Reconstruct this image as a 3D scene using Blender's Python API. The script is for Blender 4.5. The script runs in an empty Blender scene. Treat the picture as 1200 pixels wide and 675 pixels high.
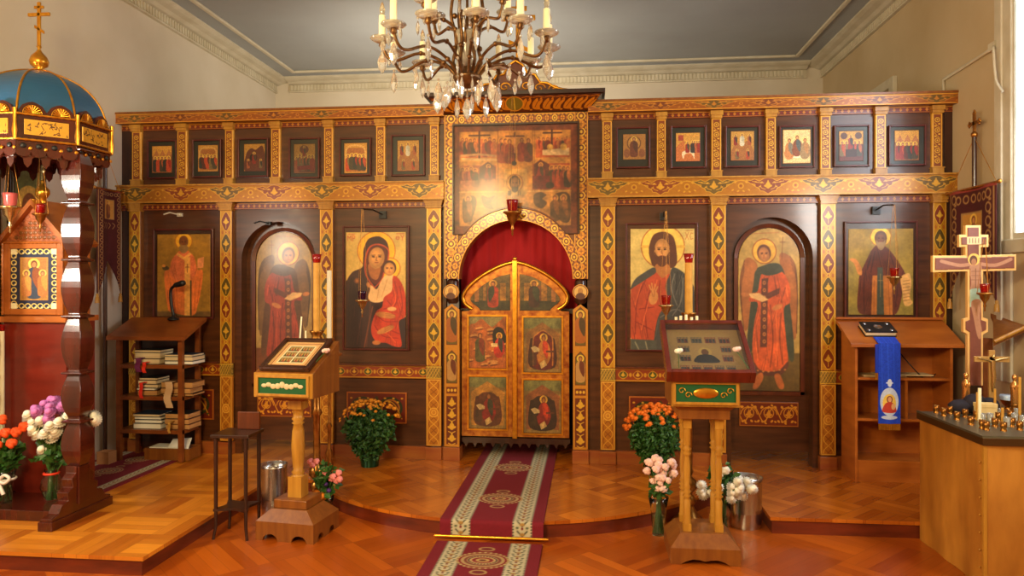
import bpy, math, random
import numpy as np
from mathutils import Vector, Matrix
random.seed(7)
S=bpy.context.scene
COL=S.collection
# ---------------------------------------------------------------- camera, world, lights, exposure
FPX=850.0; TH=math.radians(6.04); CZ=1.56; HY=332.0
cd=bpy.data.cameras.new('camera'); cam=bpy.data.objects.new('camera',cd); COL.objects.link(cam)
cam.location=(0,0,CZ); cam.rotation_euler=(math.pi/2,0,TH)
cd.sensor_width=36; cd.lens=FPX/1200*36; cd.shift_y=(HY-337.5)/1200; cd.clip_start=.02; cd.clip_end=200
S.camera=cam
S.view_settings.view_transform='Standard'; S.view_settings.look='None'; S.view_settings.gamma=1
S.view_settings.use_curve_mapping=False
S.view_settings.exposure=0.36
w=bpy.data.worlds.new('sky'); S.world=w; w.use_nodes=True
w.node_tree.nodes['Background'].inputs[0].default_value=(.80,.90,1,1)
w.node_tree.nodes['Background'].inputs[1].default_value=3.2
def area(name,loc,target,sx,sy,power,col):
    l=bpy.data.lights.new(name,'AREA'); l.shape='RECTANGLE'; l.size=sx; l.size_y=sy; l.energy=power; l.color=col
    o=bpy.data.objects.new(name,l); COL.objects.link(o); o.location=loc
    o.rotation_euler=(Vector(target)-Vector(loc)).to_track_quat('-Z','Y').to_euler(); return o
pl_=bpy.data.lights.new('room_fill_light','POINT'); pl_.energy=300; pl_.color=(1,.76,.37); pl_.shadow_soft_size=.28  # added point light without a fixture, brightens ceiling and walls
plo=bpy.data.objects.new('room_fill_light',pl_); COL.objects.link(plo); plo.location=(-1.5,.7,2.75)
area('rear_lamp_light',(-1.7,-1.8,3.35),(-.8,5.9,1.9),.6,.4,60,(1,.80,.46))
area('left_window_light',(-3.96,2.98,2.0),(0,5.2,1.5),.3,.42,34,(1,.90,.74))
area('right_window_light',(2.72,2.9,2.3),(-.6,5.4,1.5),.5,.7,36,(1,.93,.84))
area('right_window_daylight',(2.70,4.45,2.75),(-1.2,4.9,1.6),1.0,1.6,30,(.82,.91,1))
area('sanctuary_fill_light',(-1.4,7.0,2.7),(-1.4,8.6,4.0),1.6,.8,46,(1,.86,.66))  # added area light with no fixture, lifts the back wall behind the screen
# ---------------------------------------------------------------- helpers
CT,ST=math.cos(TH),math.sin(TH)
def at(px,py,Y):
    t=(px-600)/FPX; X=Y*(t*CT-ST)/(CT+t*ST); c=-X*ST+Y*CT
    return Vector((X,Y,CZ+(HY-py)/FPX*c))
def atX(px,py,X):
    t=(px-600)/FPX; Y=X*(CT+t*ST)/(t*CT-ST); c=-X*ST+Y*CT
    return Vector((X,Y,CZ+(HY-py)/FPX*c))
def ax(px,Y): return at(px,0,Y).x
def lin(c):
    a=np.asarray(c,dtype=float)/255.0
    return np.where(a<=.04045,a/12.92,((a+.055)/1.055)**2.4)
UNLIT=np.array([1.0,1.0,1.0])
def C4(c): 
    l=lin(c); return (float(l[0]),float(l[1]),float(l[2]),1)
def mat(name,col,rough=.5,metal=0,coat=0,noise=0,nscale=(8,8,8),bump=0,col2=None,trans=0,ior=1.45,emit=None,spec=None):
    m=bpy.data.materials.new(name); m.use_nodes=True; nt=m.node_tree; b=nt.nodes['Principled BSDF']
    b.inputs['Base Color'].default_value=C4(col); b.inputs['Roughness'].default_value=rough
    b.inputs['Metallic'].default_value=metal; b.inputs['Coat Weight'].default_value=coat; b.inputs['Coat Roughness'].default_value=.12
    b.inputs['Transmission Weight'].default_value=trans; b.inputs['IOR'].default_value=ior
    if spec is not None: b.inputs['Specular IOR Level'].default_value=spec
    if emit: b.inputs['Emission Color'].default_value=C4(emit[0]); b.inputs['Emission Strength'].default_value=emit[1]
    if noise or col2:
        tc=nt.nodes.new('ShaderNodeTexCoord'); mp=nt.nodes.new('ShaderNodeMapping'); mp.inputs['Scale'].default_value=nscale
        nz=nt.nodes.new('ShaderNodeTexNoise'); nz.inputs['Scale'].default_value=1; nz.inputs['Detail'].default_value=5
        nt.links.new(tc.outputs['Object'],mp.inputs[0]); nt.links.new(mp.outputs[0],nz.inputs[0])
        cr=nt.nodes.new('ShaderNodeValToRGB'); cr.color_ramp.elements[0].position=.3; cr.color_ramp.elements[1].position=.7
        c1=np.array(C4(col)); c2=np.array(C4(col2)) if col2 else c1*(1-noise)
        c2[3]=1
        cr.color_ramp.elements[0].color=c2; cr.color_ramp.elements[1].color=c1
        nt.links.new(nz.outputs[0],cr.inputs[0]); nt.links.new(cr.outputs[0],b.inputs['Base Color'])
        if bump:
            bp=nt.nodes.new('ShaderNodeBump'); bp.inputs['Strength'].default_value=bump; bp.inputs['Distance'].default_value=.01
            nt.links.new(nz.outputs[0],bp.inputs['Height']); nt.links.new(bp.outputs[0],b.inputs['Normal'])
    return m
M={}
def paintmat(name,rough,coat,metal=1.0,bump=.15):
    m=bpy.data.materials.new(name); m.use_nodes=True; nt=m.node_tree; b=nt.nodes['Principled BSDF']
    a=nt.nodes.new('ShaderNodeAttribute'); a.attribute_name='Col'
    nz=nt.nodes.new('ShaderNodeTexNoise'); nz.inputs['Scale'].default_value=60; nz.inputs['Detail'].default_value=4
    tc=nt.nodes.new('ShaderNodeTexCoord'); nt.links.new(tc.outputs['Object'],nz.inputs[0])
    mr=nt.nodes.new('ShaderNodeMapRange'); mr.inputs[3].default_value=.80; mr.inputs[4].default_value=1.15
    nt.links.new(nz.outputs[0],mr.inputs[0])
    vm=nt.nodes.new('ShaderNodeVectorMath'); vm.operation='SCALE'
    nt.links.new(a.outputs['Color'],vm.inputs[0]); nt.links.new(mr.outputs[0],vm.inputs['Scale'])
    nt.links.new(vm.outputs[0],b.inputs['Base Color'])
    mm=nt.nodes.new('ShaderNodeMath'); mm.operation='MULTIPLY'; mm.inputs[1].default_value=metal
    nt.links.new(a.outputs['Alpha'],mm.inputs[0]); nt.links.new(mm.outputs[0],b.inputs['Metallic'])
    b.inputs['Roughness'].default_value=rough; b.inputs['Coat Weight'].default_value=coat; b.inputs['Coat Roughness'].default_value=.18
    bp=nt.nodes.new('ShaderNodeBump'); bp.inputs['Strength'].default_value=bump; bp.inputs['Distance'].default_value=.004
    n2=nt.nodes.new('ShaderNodeTexNoise'); n2.inputs['Scale'].default_value=4; n2.inputs['Detail'].default_value=2
    nt.links.new(tc.outputs['Object'],n2.inputs[0]); nt.links.new(n2.outputs[0],bp.inputs['Height']); nt.links.new(bp.outputs[0],b.inputs['Normal'])
    return m
M['ornament']=paintmat('gilded_marquetry',.36,.35,.55,.3)
M['icon']=paintmat('icon_paint',.5,.3,.5,.6)
M['weave']=paintmat('woven_wool',.9,0,0,.1)
M['mahog']=mat('mahogany_panel',(92,50,22),.34,coat=.45,col2=(62,31,13),nscale=(3,3,26),bump=.02)
M['mahog2']=mat('mahogany_red',(104,46,18),.34,coat=.5,col2=(74,28,10),nscale=(20,3,3))
M['mahogdark']=mat('mahogany_dark',(64,30,16),.3,coat=.6,col2=(42,18,9),nscale=(18,18,2))
M['redframe']=mat('oxblood_moulding',(92,24,16),.35,coat=.3,col2=(66,16,12))
M['darkframe']=mat('dark_green_frame',(46,46,34),.4,coat=.3,col2=(30,32,26))
M['basewood']=mat('red_oak_base',(164,96,34),.4,coat=.2,col2=(146,66,28),nscale=(3,3,20))
M['oakgold']=mat('golden_oak',(192,140,50),.4,coat=.3,col2=(162,108,32),nscale=(30,30,3))
M['oakbrown']=mat('brown_oak',(140,84,28),.4,coat=.3,col2=(116,62,22),nscale=(30,30,3))
M['cherry']=mat('cherry_wood',(184,104,36),.38,coat=.3,col2=(152,78,24),nscale=(3,3,14))
M['shelfwood']=mat('walnut_shelf_wood',(142,76,28),.42,coat=.2,col2=(112,54,18),nscale=(3,3,16))
M['darkwood']=mat('ebony_stained_wood',(52,24,16),.35,coat=.4,col2=(36,16,12),nscale=(20,20,3))
M['goldleaf']=mat('gold_leaf',(232,170,60),.28,metal=.9,col2=(205,135,40),nscale=(30,30,30))
M['brass']=mat('aged_brass',(190,132,60),.3,metal=.9,col2=(140,90,40),nscale=(30,30,30))
M['silver']=mat('brushed_steel',(190,190,190),.25,metal=1)
M['silverlamp']=mat('silver_gilt',(205,175,120),.25,metal=.95)
M['redglass']=mat('ruby_glass',(190,14,18),.12,trans=.6,coat=.4)
M['purpleglass']=mat('purple_glass',(60,14,60),.12,trans=.5,coat=.4)
M['pinkglass']=mat('rose_glass',(230,110,110),.2,trans=.3,coat=.3)
M['glass']=mat('clear_glass',(245,250,245),.03,trans=1,ior=1.45)
M['crystal']=mat('cut_crystal',(255,252,245),.04,trans=.82,ior=1.5,coat=1)
M['dish']=mat('moulded_glass',(250,246,235),.08,trans=.72,ior=1.3,coat=1)
M['worn']=mat('worn_gilding',(206,134,44),.38,metal=.45,col2=(140,62,18),nscale=(26,26,26),coat=.3)
M['vaseglass']=mat('thin_vase_glass',(240,248,238),.02,trans=1,ior=1.12,coat=.6)
M['water']=mat('vase_water',(215,235,205),.05,trans=1,ior=1.33)
M['wax']=mat('ivory_wax',(255,246,210),.5)
M['waxy']=mat('yellow_beeswax',(214,160,66),.5,col2=(190,136,50),nscale=(20,20,20))
M['black']=mat('black_metal',(20,20,22),.4)
M['plaster']=mat('beige_plaster',(216,206,190),.9,col2=(204,192,172),nscale=(1.5,1.5,1.5))
M['plasterR']=mat('tan_plaster',(200,180,146),.9,col2=(186,164,128),nscale=(1.5,1.5,1.5))
M['ceilingm']=mat('grey_blue_ceiling_paint',(164,168,170),.85,col2=(152,154,156),nscale=(1,1,1))
M['trim']=mat('cream_trim_paint',(212,204,184),.6,col2=(194,184,160),nscale=(6,6,6))
M['velvet']=mat('crimson_curtain',(176,16,26),.8,col2=(158,12,24),nscale=(26,26,1))
M['leaf']=mat('green_leaf',(62,108,40),.5,col2=(32,70,26),nscale=(20,20,20))
M['stem']=mat('green_stem',(70,110,50),.5)
M['sanct']=mat('sanctuary_shade_black',(30,12,10),.9)  # near-black colour standing in for the shade inside the sanctuary
def tag(o,label=None,cat=None,group=None,kind=None):
    if label: o['label']=label
    if cat: o['category']=cat
    if group: o['group']=group
    if kind: o['kind']=kind
    return o
WL={}
def wloc(o): return WL.get(o.name,Vector((0,0,0)))
def thing(name,loc,label,cat,group=None,rz=0):
    o=bpy.data.objects.new(name,None); COL.objects.link(o); o.location=loc; o.rotation_euler=(0,0,rz); o.empty_display_size=.1
    WL[o.name]=Vector((0,0,0)) if rz or loc is None else Vector(loc)
    return tag(o,label,cat,group)
class MB:
    def __init__(s): s.v=[]; s.f=[]; s.sm=[]
    def add(s,vs,fs,smooth=False,T=None):
        b=len(s.v)
        for p in vs:
            p=Vector(p)
            s.v.append(T@p if T is not None else p)
        for f in fs: s.f.append([b+i for i in f]); s.sm.append(smooth)
        return s
    def box(s,x0,x1,y0,y1,z0,z1,T=None):
        return s.add([(x0,y0,z0),(x1,y0,z0),(x1,y1,z0),(x0,y1,z0),(x0,y0,z1),(x1,y0,z1),(x1,y1,z1),(x0,y1,z1)],
          [(0,3,2,1),(4,5,6,7),(0,1,5,4),(1,2,6,5),(2,3,7,6),(3,0,4,7)],False,T)
    def frus(s,b,t,z0,z1,T=None):   # b,t = (x0,x1,y0,y1)
        return s.add([(b[0],b[2],z0),(b[1],b[2],z0),(b[1],b[3],z0),(b[0],b[3],z0),(t[0],t[2],z1),(t[1],t[2],z1),(t[1],t[3],z1),(t[0],t[3],z1)],
          [(0,3,2,1),(4,5,6,7),(0,1,5,4),(1,2,6,5),(2,3,7,6),(3,0,4,7)],False,T)
    def prism(s,pts,d0,d1,axis='y',T=None):
        n=len(pts)
        if axis=='y': a=[(p[0],d0,p[1]) for p in pts]; b=[(p[0],d1,p[1]) for p in pts]
        elif axis=='x': a=[(d0,p[0],p[1]) for p in pts]; b=[(d1,p[0],p[1]) for p in pts]
        else: a=[(p[0],p[1],d0) for p in pts]; b=[(p[0],p[1],d1) for p in pts]
        fs=[list(range(n)),list(range(2*n-1,n-1,-1))]+[(i,n+i,n+(i+1)%n,(i+1)%n) for i in range(n)]
        return s.add(a+b,fs,False,T)
    def lathe(s,prof,seg=24,c=(0,0,0),T=None,smooth=True,ph=0,sx=1,sy=1,caps=True):
        vs=[];fs=[];n=len(prof)
        for r,z in prof:
            for k in range(seg):
                a=ph+2*math.pi*k/seg; vs.append((c[0]+r*sx*math.cos(a),c[1]+r*sy*math.sin(a),c[2]+z))
        for i in range(n-1):
            for k in range(seg):
                k2=(k+1)%seg; fs.append((i*seg+k,i*seg+k2,(i+1)*seg+k2,(i+1)*seg+k))
        s.add(vs,fs,smooth,T)
        if caps:
            if prof[0][0]>1e-4: s.add(vs[:seg],[list(range(seg-1,-1,-1))],False,T)
            if prof[-1][0]>1e-4: s.add(vs[-seg:],[list(range(seg))],False,T)
        return s
    def ball(s,c,rx,ry=None,rz=None,seg=14,ring=8,T=None):
        ry=ry or rx; rz=rz or rx
        prof=[(max(1e-5,math.sin(math.pi*i/ring)),-math.cos(math.pi*i/ring)*rz) for i in range(ring+1)]
        return s.lathe(prof,seg,c,T,True,0,rx,ry,False)
    def tube(s,pts,r,seg=8,T=None,caps=True):
        pts=[Vector(p) for p in pts]; n=len(pts); rs=r if isinstance(r,(list,tuple)) else [r]*n
        vs=[];fs=[]; prev=None
        for i,p in enumerate(pts):
            d=(pts[min(i+1,n-1)]-pts[max(i-1,0)]).normalized()
            if prev is None:
                u=d.orthogonal().normalized()
            else:
                u=(prev-d*prev.dot(d)).normalized()
            prev=u; v=d.cross(u)
            for k in range(seg):
                a=2*math.pi*k/seg; vs.append(p+(u*math.cos(a)+v*math.sin(a))*rs[i])
        for i in range(n-1):
            for k in range(seg):
                k2=(k+1)%seg; fs.append((i*seg+k,i*seg+k2,(i+1)*seg+k2,(i+1)*seg+k))
        s.add(vs,fs,True,T)
        if caps: s.add(vs[:seg],[list(range(seg-1,-1,-1))],False,T); s.add(vs[-seg:],[list(range(seg))],False,T)
        return s
    def build(s,name,m,parent=None,local=False,bevel=0,sub=0):
        me=bpy.data.meshes.new(name); 
        o=bpy.data.objects.new(name,me); COL.objects.link(o)
        off=Vector((0,0,0))
        if parent is not None:
            o.parent=parent
            if not local: off=wloc(parent)
            WL[o.name]=wloc(parent)
        elif s.v and not local:
            xs=[p.x for p in s.v]; ys=[p.y for p in s.v]; zs=[p.z for p in s.v]
            off=Vector(((min(xs)+max(xs))/2,(min(ys)+max(ys))/2,min(zs))); o.location=off; WL[o.name]=off
        me.from_pydata([tuple(p-off) for p in s.v],[],s.f)
        for p,sm in zip(me.polygons,s.sm): p.use_smooth=sm
        me.materials.append(m if not isinstance(m,str) else M[m]); me.update()
        if bevel:
            b=o.modifiers.new('bevel','BEVEL'); b.width=bevel; b.segments=2; b.limit_method='ANGLE'
        return o
def struct(o): o['kind']='structure'; return o
def dup(root,loc=None,label=None,group=None,rz=None):
    r=root.copy(); COL.objects.link(r)
    if loc is not None: r.location=loc
    if rz is not None: r.rotation_euler=(0,0,rz)
    if label: r['label']=label
    if group: r['group']=group
    for ch in list(root.children):
        c=ch.copy(); COL.objects.link(c); c.parent=r
        for g in ch.children:
            d=g.copy(); COL.objects.link(d); d.parent=c
    return r
def mesh_dup(o,parent=None,loc=None,rot=None,scale=None):
    c=o.copy(); COL.objects.link(c)
    if parent is not None: c.parent=parent
    if loc is not None: c.location=loc
    if rot is not None: c.rotation_euler=rot
    if scale is not None: c.scale=scale
    return c
def arcpts(cx,cz,r,a0,a1,n,rz=None):
    rz=rz or r
    return [(cx+r*math.cos(math.radians(a0+(a1-a0)*i/n)),cz+rz*math.sin(math.radians(a0+(a1-a0)*i/n))) for i in range(n+1)]
def smooth_pts(pts,closed=True,k=5):
    n=len(pts); out=[]
    rng=range(n) if closed else range(n-1)
    for i in rng:
        if closed: p=[pts[(i+j-1)%n] for j in range(4)]
        else: p=[pts[max(0,min(n-1,i+j-1))] for j in range(4)]
        for q in range(k):
            t=q/k; t2=t*t; t3=t2*t
            out.append(tuple(.5*((2*p[1][d])+(-p[0][d]+p[2][d])*t+(2*p[0][d]-5*p[1][d]+4*p[2][d]-p[3][d])*t2+(-p[0][d]+3*p[1][d]-3*p[2][d]+p[3][d])*t3) for d in range(len(p[0]))))
    if not closed: out.append(tuple(pts[-1]))
    return out
# ---------------------------------------------------------------- painting of flat surfaces, as vertex colours
class Cv:
    def __init__(s,x0,y0,x1,y1,res,bg=(128,128,128)):
        s.x0,s.y0,s.x1,s.y1=x0,y0,x1,y1
        s.nx=max(2,int(round((x1-x0)*res))+1); s.ny=max(2,int(round((y1-y0)*res))+1)
        s.xs=np.linspace(x0,x1,s.nx); s.ys=np.linspace(y0,y1,s.ny); s.res=res
        s.c=np.zeros((s.ny,s.nx,3)); s.c[:]=np.array(bg,float); s.m=np.zeros((s.ny,s.nx)); s.keep=None
    def win(s,a,b,c,d):
        i0=np.searchsorted(s.xs,a-1/s.res); i1=np.searchsorted(s.xs,b+1/s.res); j0=np.searchsorted(s.ys,c-1/s.res); j1=np.searchsorted(s.ys,d+1/s.res)
        return slice(j0,j1),slice(i0,i1)
    def put(s,w,cov,col,metal,op=1):
        if cov.size==0: return
        cov=(cov*op)[...,None]
        s.c[w]=s.c[w]*(1-cov)+np.array(col,float)*cov
        s.m[w]=s.m[w]*(1-cov[...,0])+metal*cov[...,0]
    def poly(s,pts,col,sm=False,metal=0,op=1):
        if sm: pts=smooth_pts(pts)
        P=np.array(pts,float); w=s.win(P[:,0].min(),P[:,0].max(),P[:,1].min(),P[:,1].max())
        xs=s.xs[w[1]]; ys=s.ys[w[0]]
        if len(xs)==0 or len(ys)==0: return
        X,Y=np.meshgrid(xs,ys); cov=np.zeros(X.shape); d=.25/s.res
        for ox,oy in ((-d,-d),(d,-d),(-d,d),(d,d)):
            ins=np.zeros(X.shape,bool); x=X+ox; y=Y+oy
            x1,y1=P[:,0],P[:,1]; x2,y2=np.roll(x1,-1),np.roll(y1,-1)
            for a,b,c,e in zip(x1,y1,x2,y2):
                if b==e: continue
                ins^=((b>y)!=(e>y))&(x<(c-a)*(y-b)/(e-b)+a)
            cov+=ins/4
        s.put(w,cov,col,metal,op)
    def rect(s,a,b,c,d,col,metal=0,op=1):
        s.poly([(a,b),(c,b),(c,d),(a,d)],col,False,metal,op)
    def ell(s,cx,cy,rx,ry,col,rot=0,metal=0,op=1,soft=None):
        R=max(rx,ry); w=s.win(cx-R,cx+R,cy-R,cy+R); xs=s.xs[w[1]]; ys=s.ys[w[0]]
        if len(xs)==0 or len(ys)==0: return
        X,Y=np.meshgrid(xs-cx,ys-cy); a=math.radians(rot); u=X*math.cos(a)+Y*math.sin(a); v=-X*math.sin(a)+Y*math.cos(a)
        q=np.sqrt((u/rx)**2+(v/ry)**2); sd=(1-q)*min(rx,ry)
        cov=np.clip(sd*s.res+.5,0,1) if soft is None else np.clip(sd/soft,0,1)
        s.put(w,cov,col,metal,op)
    def ring(s,cx,cy,r,t,col,metal=0,op=1,ry=None):
        ry=ry or r
        n=20; s.line([(cx+r*math.cos(2*math.pi*i/n),cy+ry*math.sin(2*math.pi*i/n)) for i in range(n+1)],t,col,metal,op)
    def line(s,pts,wd,col,metal=0,op=1,sm=False):
        if sm: pts=smooth_pts(pts,False,4)
        P=np.array(pts,float); h=wd/2; w=s.win(P[:,0].min()-h,P[:,0].max()+h,P[:,1].min()-h,P[:,1].max()+h)
        xs=s.xs[w[1]]; ys=s.ys[w[0]]
        if len(xs)==0 or len(ys)==0: return
        X,Y=np.meshgrid(xs,ys); D=np.full(X.shape,1e9)
        for (a,b),(c,e) in zip(pts[:-1],pts[1:]):
            dx,dy=c-a,e-b; L=dx*dx+dy*dy+1e-9; t=np.clip(((X-a)*dx+(Y-b)*dy)/L,0,1)
            D=np.minimum(D,np.hypot(X-a-t*dx,Y-b-t*dy))
        s.put(w,np.clip((h-D)*s.res+.5,0,1),col,metal,op)
    def fade(s,col,a0,a1,horizontal=False,lo=0,hi=1):
        t=np.linspace(0,1,s.nx if horizontal else s.ny); t=a0+(a1-a0)*np.clip((t-lo)/(hi-lo),0,1)
        t=t[None,:,None] if horizontal else t[:,None,None]
        s.c[:]=s.c*(1-t)+np.array(col,float)*t
    def shade(s,pts,n,dark,light,seed=0,sm=True,wd=4):
        rr=random.Random(seed); P=smooth_pts(pts) if sm else pts
        t=Cv(s.x0,s.y0,s.x1,s.y1,s.res,(0,0,0)); t.nx,t.ny,t.xs,t.ys=s.nx,s.ny,s.xs,s.ys; t.c=np.zeros((s.ny,s.nx,3)); t.m=np.zeros((s.ny,s.nx)); t.poly(P,(1,1,1))
        old=s.c.copy(); X=[p[0] for p in P]; Y=[p[1] for p in P]; x0,x1,y0,y1=min(X),max(X),min(Y),max(Y)
        for k in range(n):
            x=rr.uniform(x0,x1); y=rr.uniform(y0,y1); L=(y1-y0)*rr.uniform(.12,.35); b=rr.uniform(-.35,.35)*L
            q=[(x,y),(x+b*.5+rr.uniform(-3,3),y+L*.5),(x+b,y+L)]; w=wd*rr.uniform(.4,1.1)
            s.line(q,w,dark,op=.55,sm=True); s.line([(a+w*.9,c) for a,c in q],w*.6,light,op=.5,sm=True)
        s.c=old+(s.c-old)*t.c[...,:1]
    def speck(s,amt,seed=0,cell=3):
        rng=np.random.RandomState(seed)
        n=rng.rand(s.ny//cell+2,s.nx//cell+2); n=np.kron(n,np.ones((cell,cell)))[:s.ny,:s.nx]
        s.c*=(1+amt*(n-.5))[...,None]
    def soft(s,n=1,patina=.10,seed=1,tint=(250,226,180)):
        for _ in range(n):
            p=np.pad(s.c,((1,1),(1,1),(0,0)),'edge'); s.c=(p[1:-1,1:-1]*2+p[:-2,1:-1]+p[2:,1:-1]+p[1:-1,:-2]+p[1:-1,2:])/6
        rng=np.random.RandomState(seed); acc=np.zeros((s.ny,s.nx))
        for cell,a in ((24,1),(9,.7),(4,.5)):
            g=rng.rand(s.ny//cell+3,s.nx//cell+3); yy=np.arange(s.ny)/cell; xx=np.arange(s.nx)/cell
            i=yy.astype(int)[:,None]; j=xx.astype(int)[None,:]; fy=(yy-yy.astype(int))[:,None]; fx=(xx-xx.astype(int))[None,:]
            acc+=a*((g[i,j]*(1-fx)+g[i,j+1]*fx)*(1-fy)+(g[i+1,j]*(1-fx)+g[i+1,j+1]*fx)*fy-.5)
        s.c*=(1+patina*2*acc)[...,None]; s.c*=np.array(tint)/255.0
        return s
    def mesh(s,name,fmap,m,parent=None,ext=(0,.012,0),local=False):
        U,V=np.meshgrid((s.xs-s.x0)/(s.x1-s.x0),(s.y1-s.ys)/(s.y1-s.y0))
        x,y,z=fmap(U,V); x=x+0*U;y=y+0*U;z=z+0*U
        P=np.stack([x.ravel(),y.ravel(),z.ravel()],1)
        idx=np.arange(s.ny*s.nx).reshape(s.ny,s.nx)
        F=np.stack([idx[1:,:-1],idx[1:,1:],idx[:-1,1:],idx[:-1,:-1]],-1).reshape(-1,4)
        if s.keep is not None:
            k=s.keep; kk=(k[1:,:-1]&k[1:,1:]&k[:-1,1:]&k[:-1,:-1]).ravel(); F=F[kk]
        E=np.concatenate([F[:,[0,1]],F[:,[1,2]],F[:,[2,3]],F[:,[3,0]]]); key=np.sort(E,1); key=key[:,0]*len(P)+key[:,1]
        _,inv,cnt=np.unique(key,return_inverse=True,return_counts=True); B=E[cnt[inv]==1]
        used=np.unique(F); mp=-np.ones(len(P),int); mp[used]=np.arange(len(used))
        bv=np.unique(B); mp2=-np.ones(len(P),int); mp2[bv]=len(used)+np.arange(len(bv))
        P2=np.concatenate([P[used],P[bv]+np.array(ext)])
        Q=np.concatenate([mp[F],np.stack([mp[B[:,1]],mp[B[:,0]],mp2[B[:,0]],mp2[B[:,1]]],1)])
        col=lin(np.clip(s.c,0,255)).reshape(-1,3)*(np.array([.84,.78,.50]) if m=='ornament' else UNLIT); A=np.concatenate([col,s.m.reshape(-1,1)],1)
        A2=np.concatenate([A[used],A[bv]])
        off=Vector((0,0,0))
        me=bpy.data.meshes.new(name); o=bpy.data.objects.new(name,me); COL.objects.link(o)
        if parent is not None:
            o.parent=parent; WL[o.name]=wloc(parent)
            if not local: off=wloc(parent)
        elif not local:
            off=Vector(((P2[:,0].min()+P2[:,0].max())/2,(P2[:,1].min()+P2[:,1].max())/2,P2[:,2].min())); o.location=off; WL[o.name]=off
        P2=P2-np.array(off)
        me.vertices.add(len(P2)); me.vertices.foreach_set('co',P2.astype(np.float32).ravel())
        me.loops.add(len(Q)*4); me.loops.foreach_set('vertex_index',Q.astype(np.int32).ravel())
        me.polygons.add(len(Q)); me.polygons.foreach_set('loop_start',np.arange(0,len(Q)*4,4,dtype=np.int32))
        me.update(calc_edges=True)
        ca=me.color_attributes.new('Col','FLOAT_COLOR','POINT'); ca.data.foreach_set('color',A2.astype(np.float32).ravel())
        me.materials.append(M[m] if isinstance(m,str) else m)
        return o
def flat(x0,x1,z0,z1,y): return lambda U,V:(x0+(x1-x0)*U,y+0*U,z0+(z1-z0)*V)
# ---------------------------------------------------------------- the room
D=5.9; XL,XR=-4.04,2.79; YB=9.03; YF=-3.0; ZC=4.18; PZ=.105; CX=-.6
def parquet(name,T,n,rot,c1,c2,rough=.28):
    m=bpy.data.materials.new(name); m.use_nodes=True; nt=m.node_tree; b=nt.nodes['Principled BSDF']; N=nt.nodes.new; L=nt.links.new
    g=N('ShaderNodeNewGeometry'); mp=N('ShaderNodeMapping'); mp.inputs['Rotation'].default_value=(0,0,math.radians(rot)); mp.inputs['Scale'].default_value=(1/T,1/T,1)
    L(g.outputs['Position'],mp.inputs[0]); sp=N('ShaderNodeSeparateXYZ'); L(mp.outputs[0],sp.inputs[0])
    def ma(op,a,b2=None,v=None):
        q=N('ShaderNodeMath'); q.operation=op; L(a,q.inputs[0])
        if b2 is not None: L(b2,q.inputs[1])
        elif v is not None: q.inputs[1].default_value=v
        return q.outputs[0]
    x,y=sp.outputs[0],sp.outputs[1]; iu,iv=ma('FLOOR',x),ma('FLOOR',y); fu,fv=ma('FRACT',x),ma('FRACT',y)
    chk=ma('FLOORED_MODULO',ma('ADD',iu,iv),v=2)
    def mix(a,b2):
        q=N('ShaderNodeMix'); L(chk,q.inputs[0]); L(a,q.inputs[2]); L(b2,q.inputs[3]); return q.outputs[0]
    s=mix(fu,fv); o=mix(y,x); sn=ma('MULTIPLY',s,v=n); st=ma('FLOOR',sn)
    cb=N('ShaderNodeCombineXYZ'); L(iu,cb.inputs[0]); L(iv,cb.inputs[1]); L(st,cb.inputs[2])
    wn=N('ShaderNodeTexWhiteNoise'); L(cb.outputs[0],wn.inputs[0])
    gv=N('ShaderNodeCombineXYZ'); L(ma('MULTIPLY',sn,v=6),gv.inputs[0]); L(ma('MULTIPLY',o,v=1.5),gv.inputs[1]); L(wn.outputs[0],gv.inputs[2])
    gn=N('ShaderNodeTexNoise'); gn.inputs['Scale'].default_value=1; gn.inputs['Detail'].default_value=3; L(gv.outputs[0],gn.inputs[0])
    t=ma('ADD',ma('ADD',ma('MULTIPLY',wn.outputs[0],v=.5),ma('MULTIPLY',gn.outputs[0],v=.35)),ma('MULTIPLY',chk,v=.22))
    cr=N('ShaderNodeValToRGB'); cr.color_ramp.elements[0].position=.15; cr.color_ramp.elements[1].position=.9
    cr.color_ramp.elements[0].color=C4(c2); cr.color_ramp.elements[1].color=C4(c1); L(t,cr.inputs[0])
    fr=ma('FRACT',sn); e=ma('MINIMUM',fr,ma('SUBTRACT',ma('MULTIPLY',fr,v=0),fr)); 
    gap=ma('LESS_THAN',fr,v=.035)
    g2=ma('LESS_THAN',mix(fv,fu),v=.008); gp=ma('MULTIPLY',ma('MAXIMUM',gap,g2),v=.45)
    mx=N('ShaderNodeMix'); mx.data_type='RGBA'; L(gp,mx.inputs[0]); L(cr.outputs[0],mx.inputs[6]); mx.inputs[7].default_value=C4((70,28,8))
    L(mx.outputs[2],b.inputs['Base Color']); b.inputs['Roughness'].default_value=rough; b.inputs['Coat Weight'].default_value=.3; b.inputs['Coat Roughness'].default_value=.2
    return m
M['parquet_low']=parquet('herringbone_parquet',.50,7,45,(192,96,20),(142,58,8))
M['parquet_amb']=parquet('ambo_parquet',.28,4,45,(202,114,30),(154,74,14),.24)
M['parquet_left']=parquet('basketweave_parquet',.36,5,0,(230,148,44),(160,78,14),.3)
struct(MB().box(XL-.1,XR+.1,YF-.1,YB+.1,-.1,0).build('floor',M['parquet_low'])); 
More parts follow.
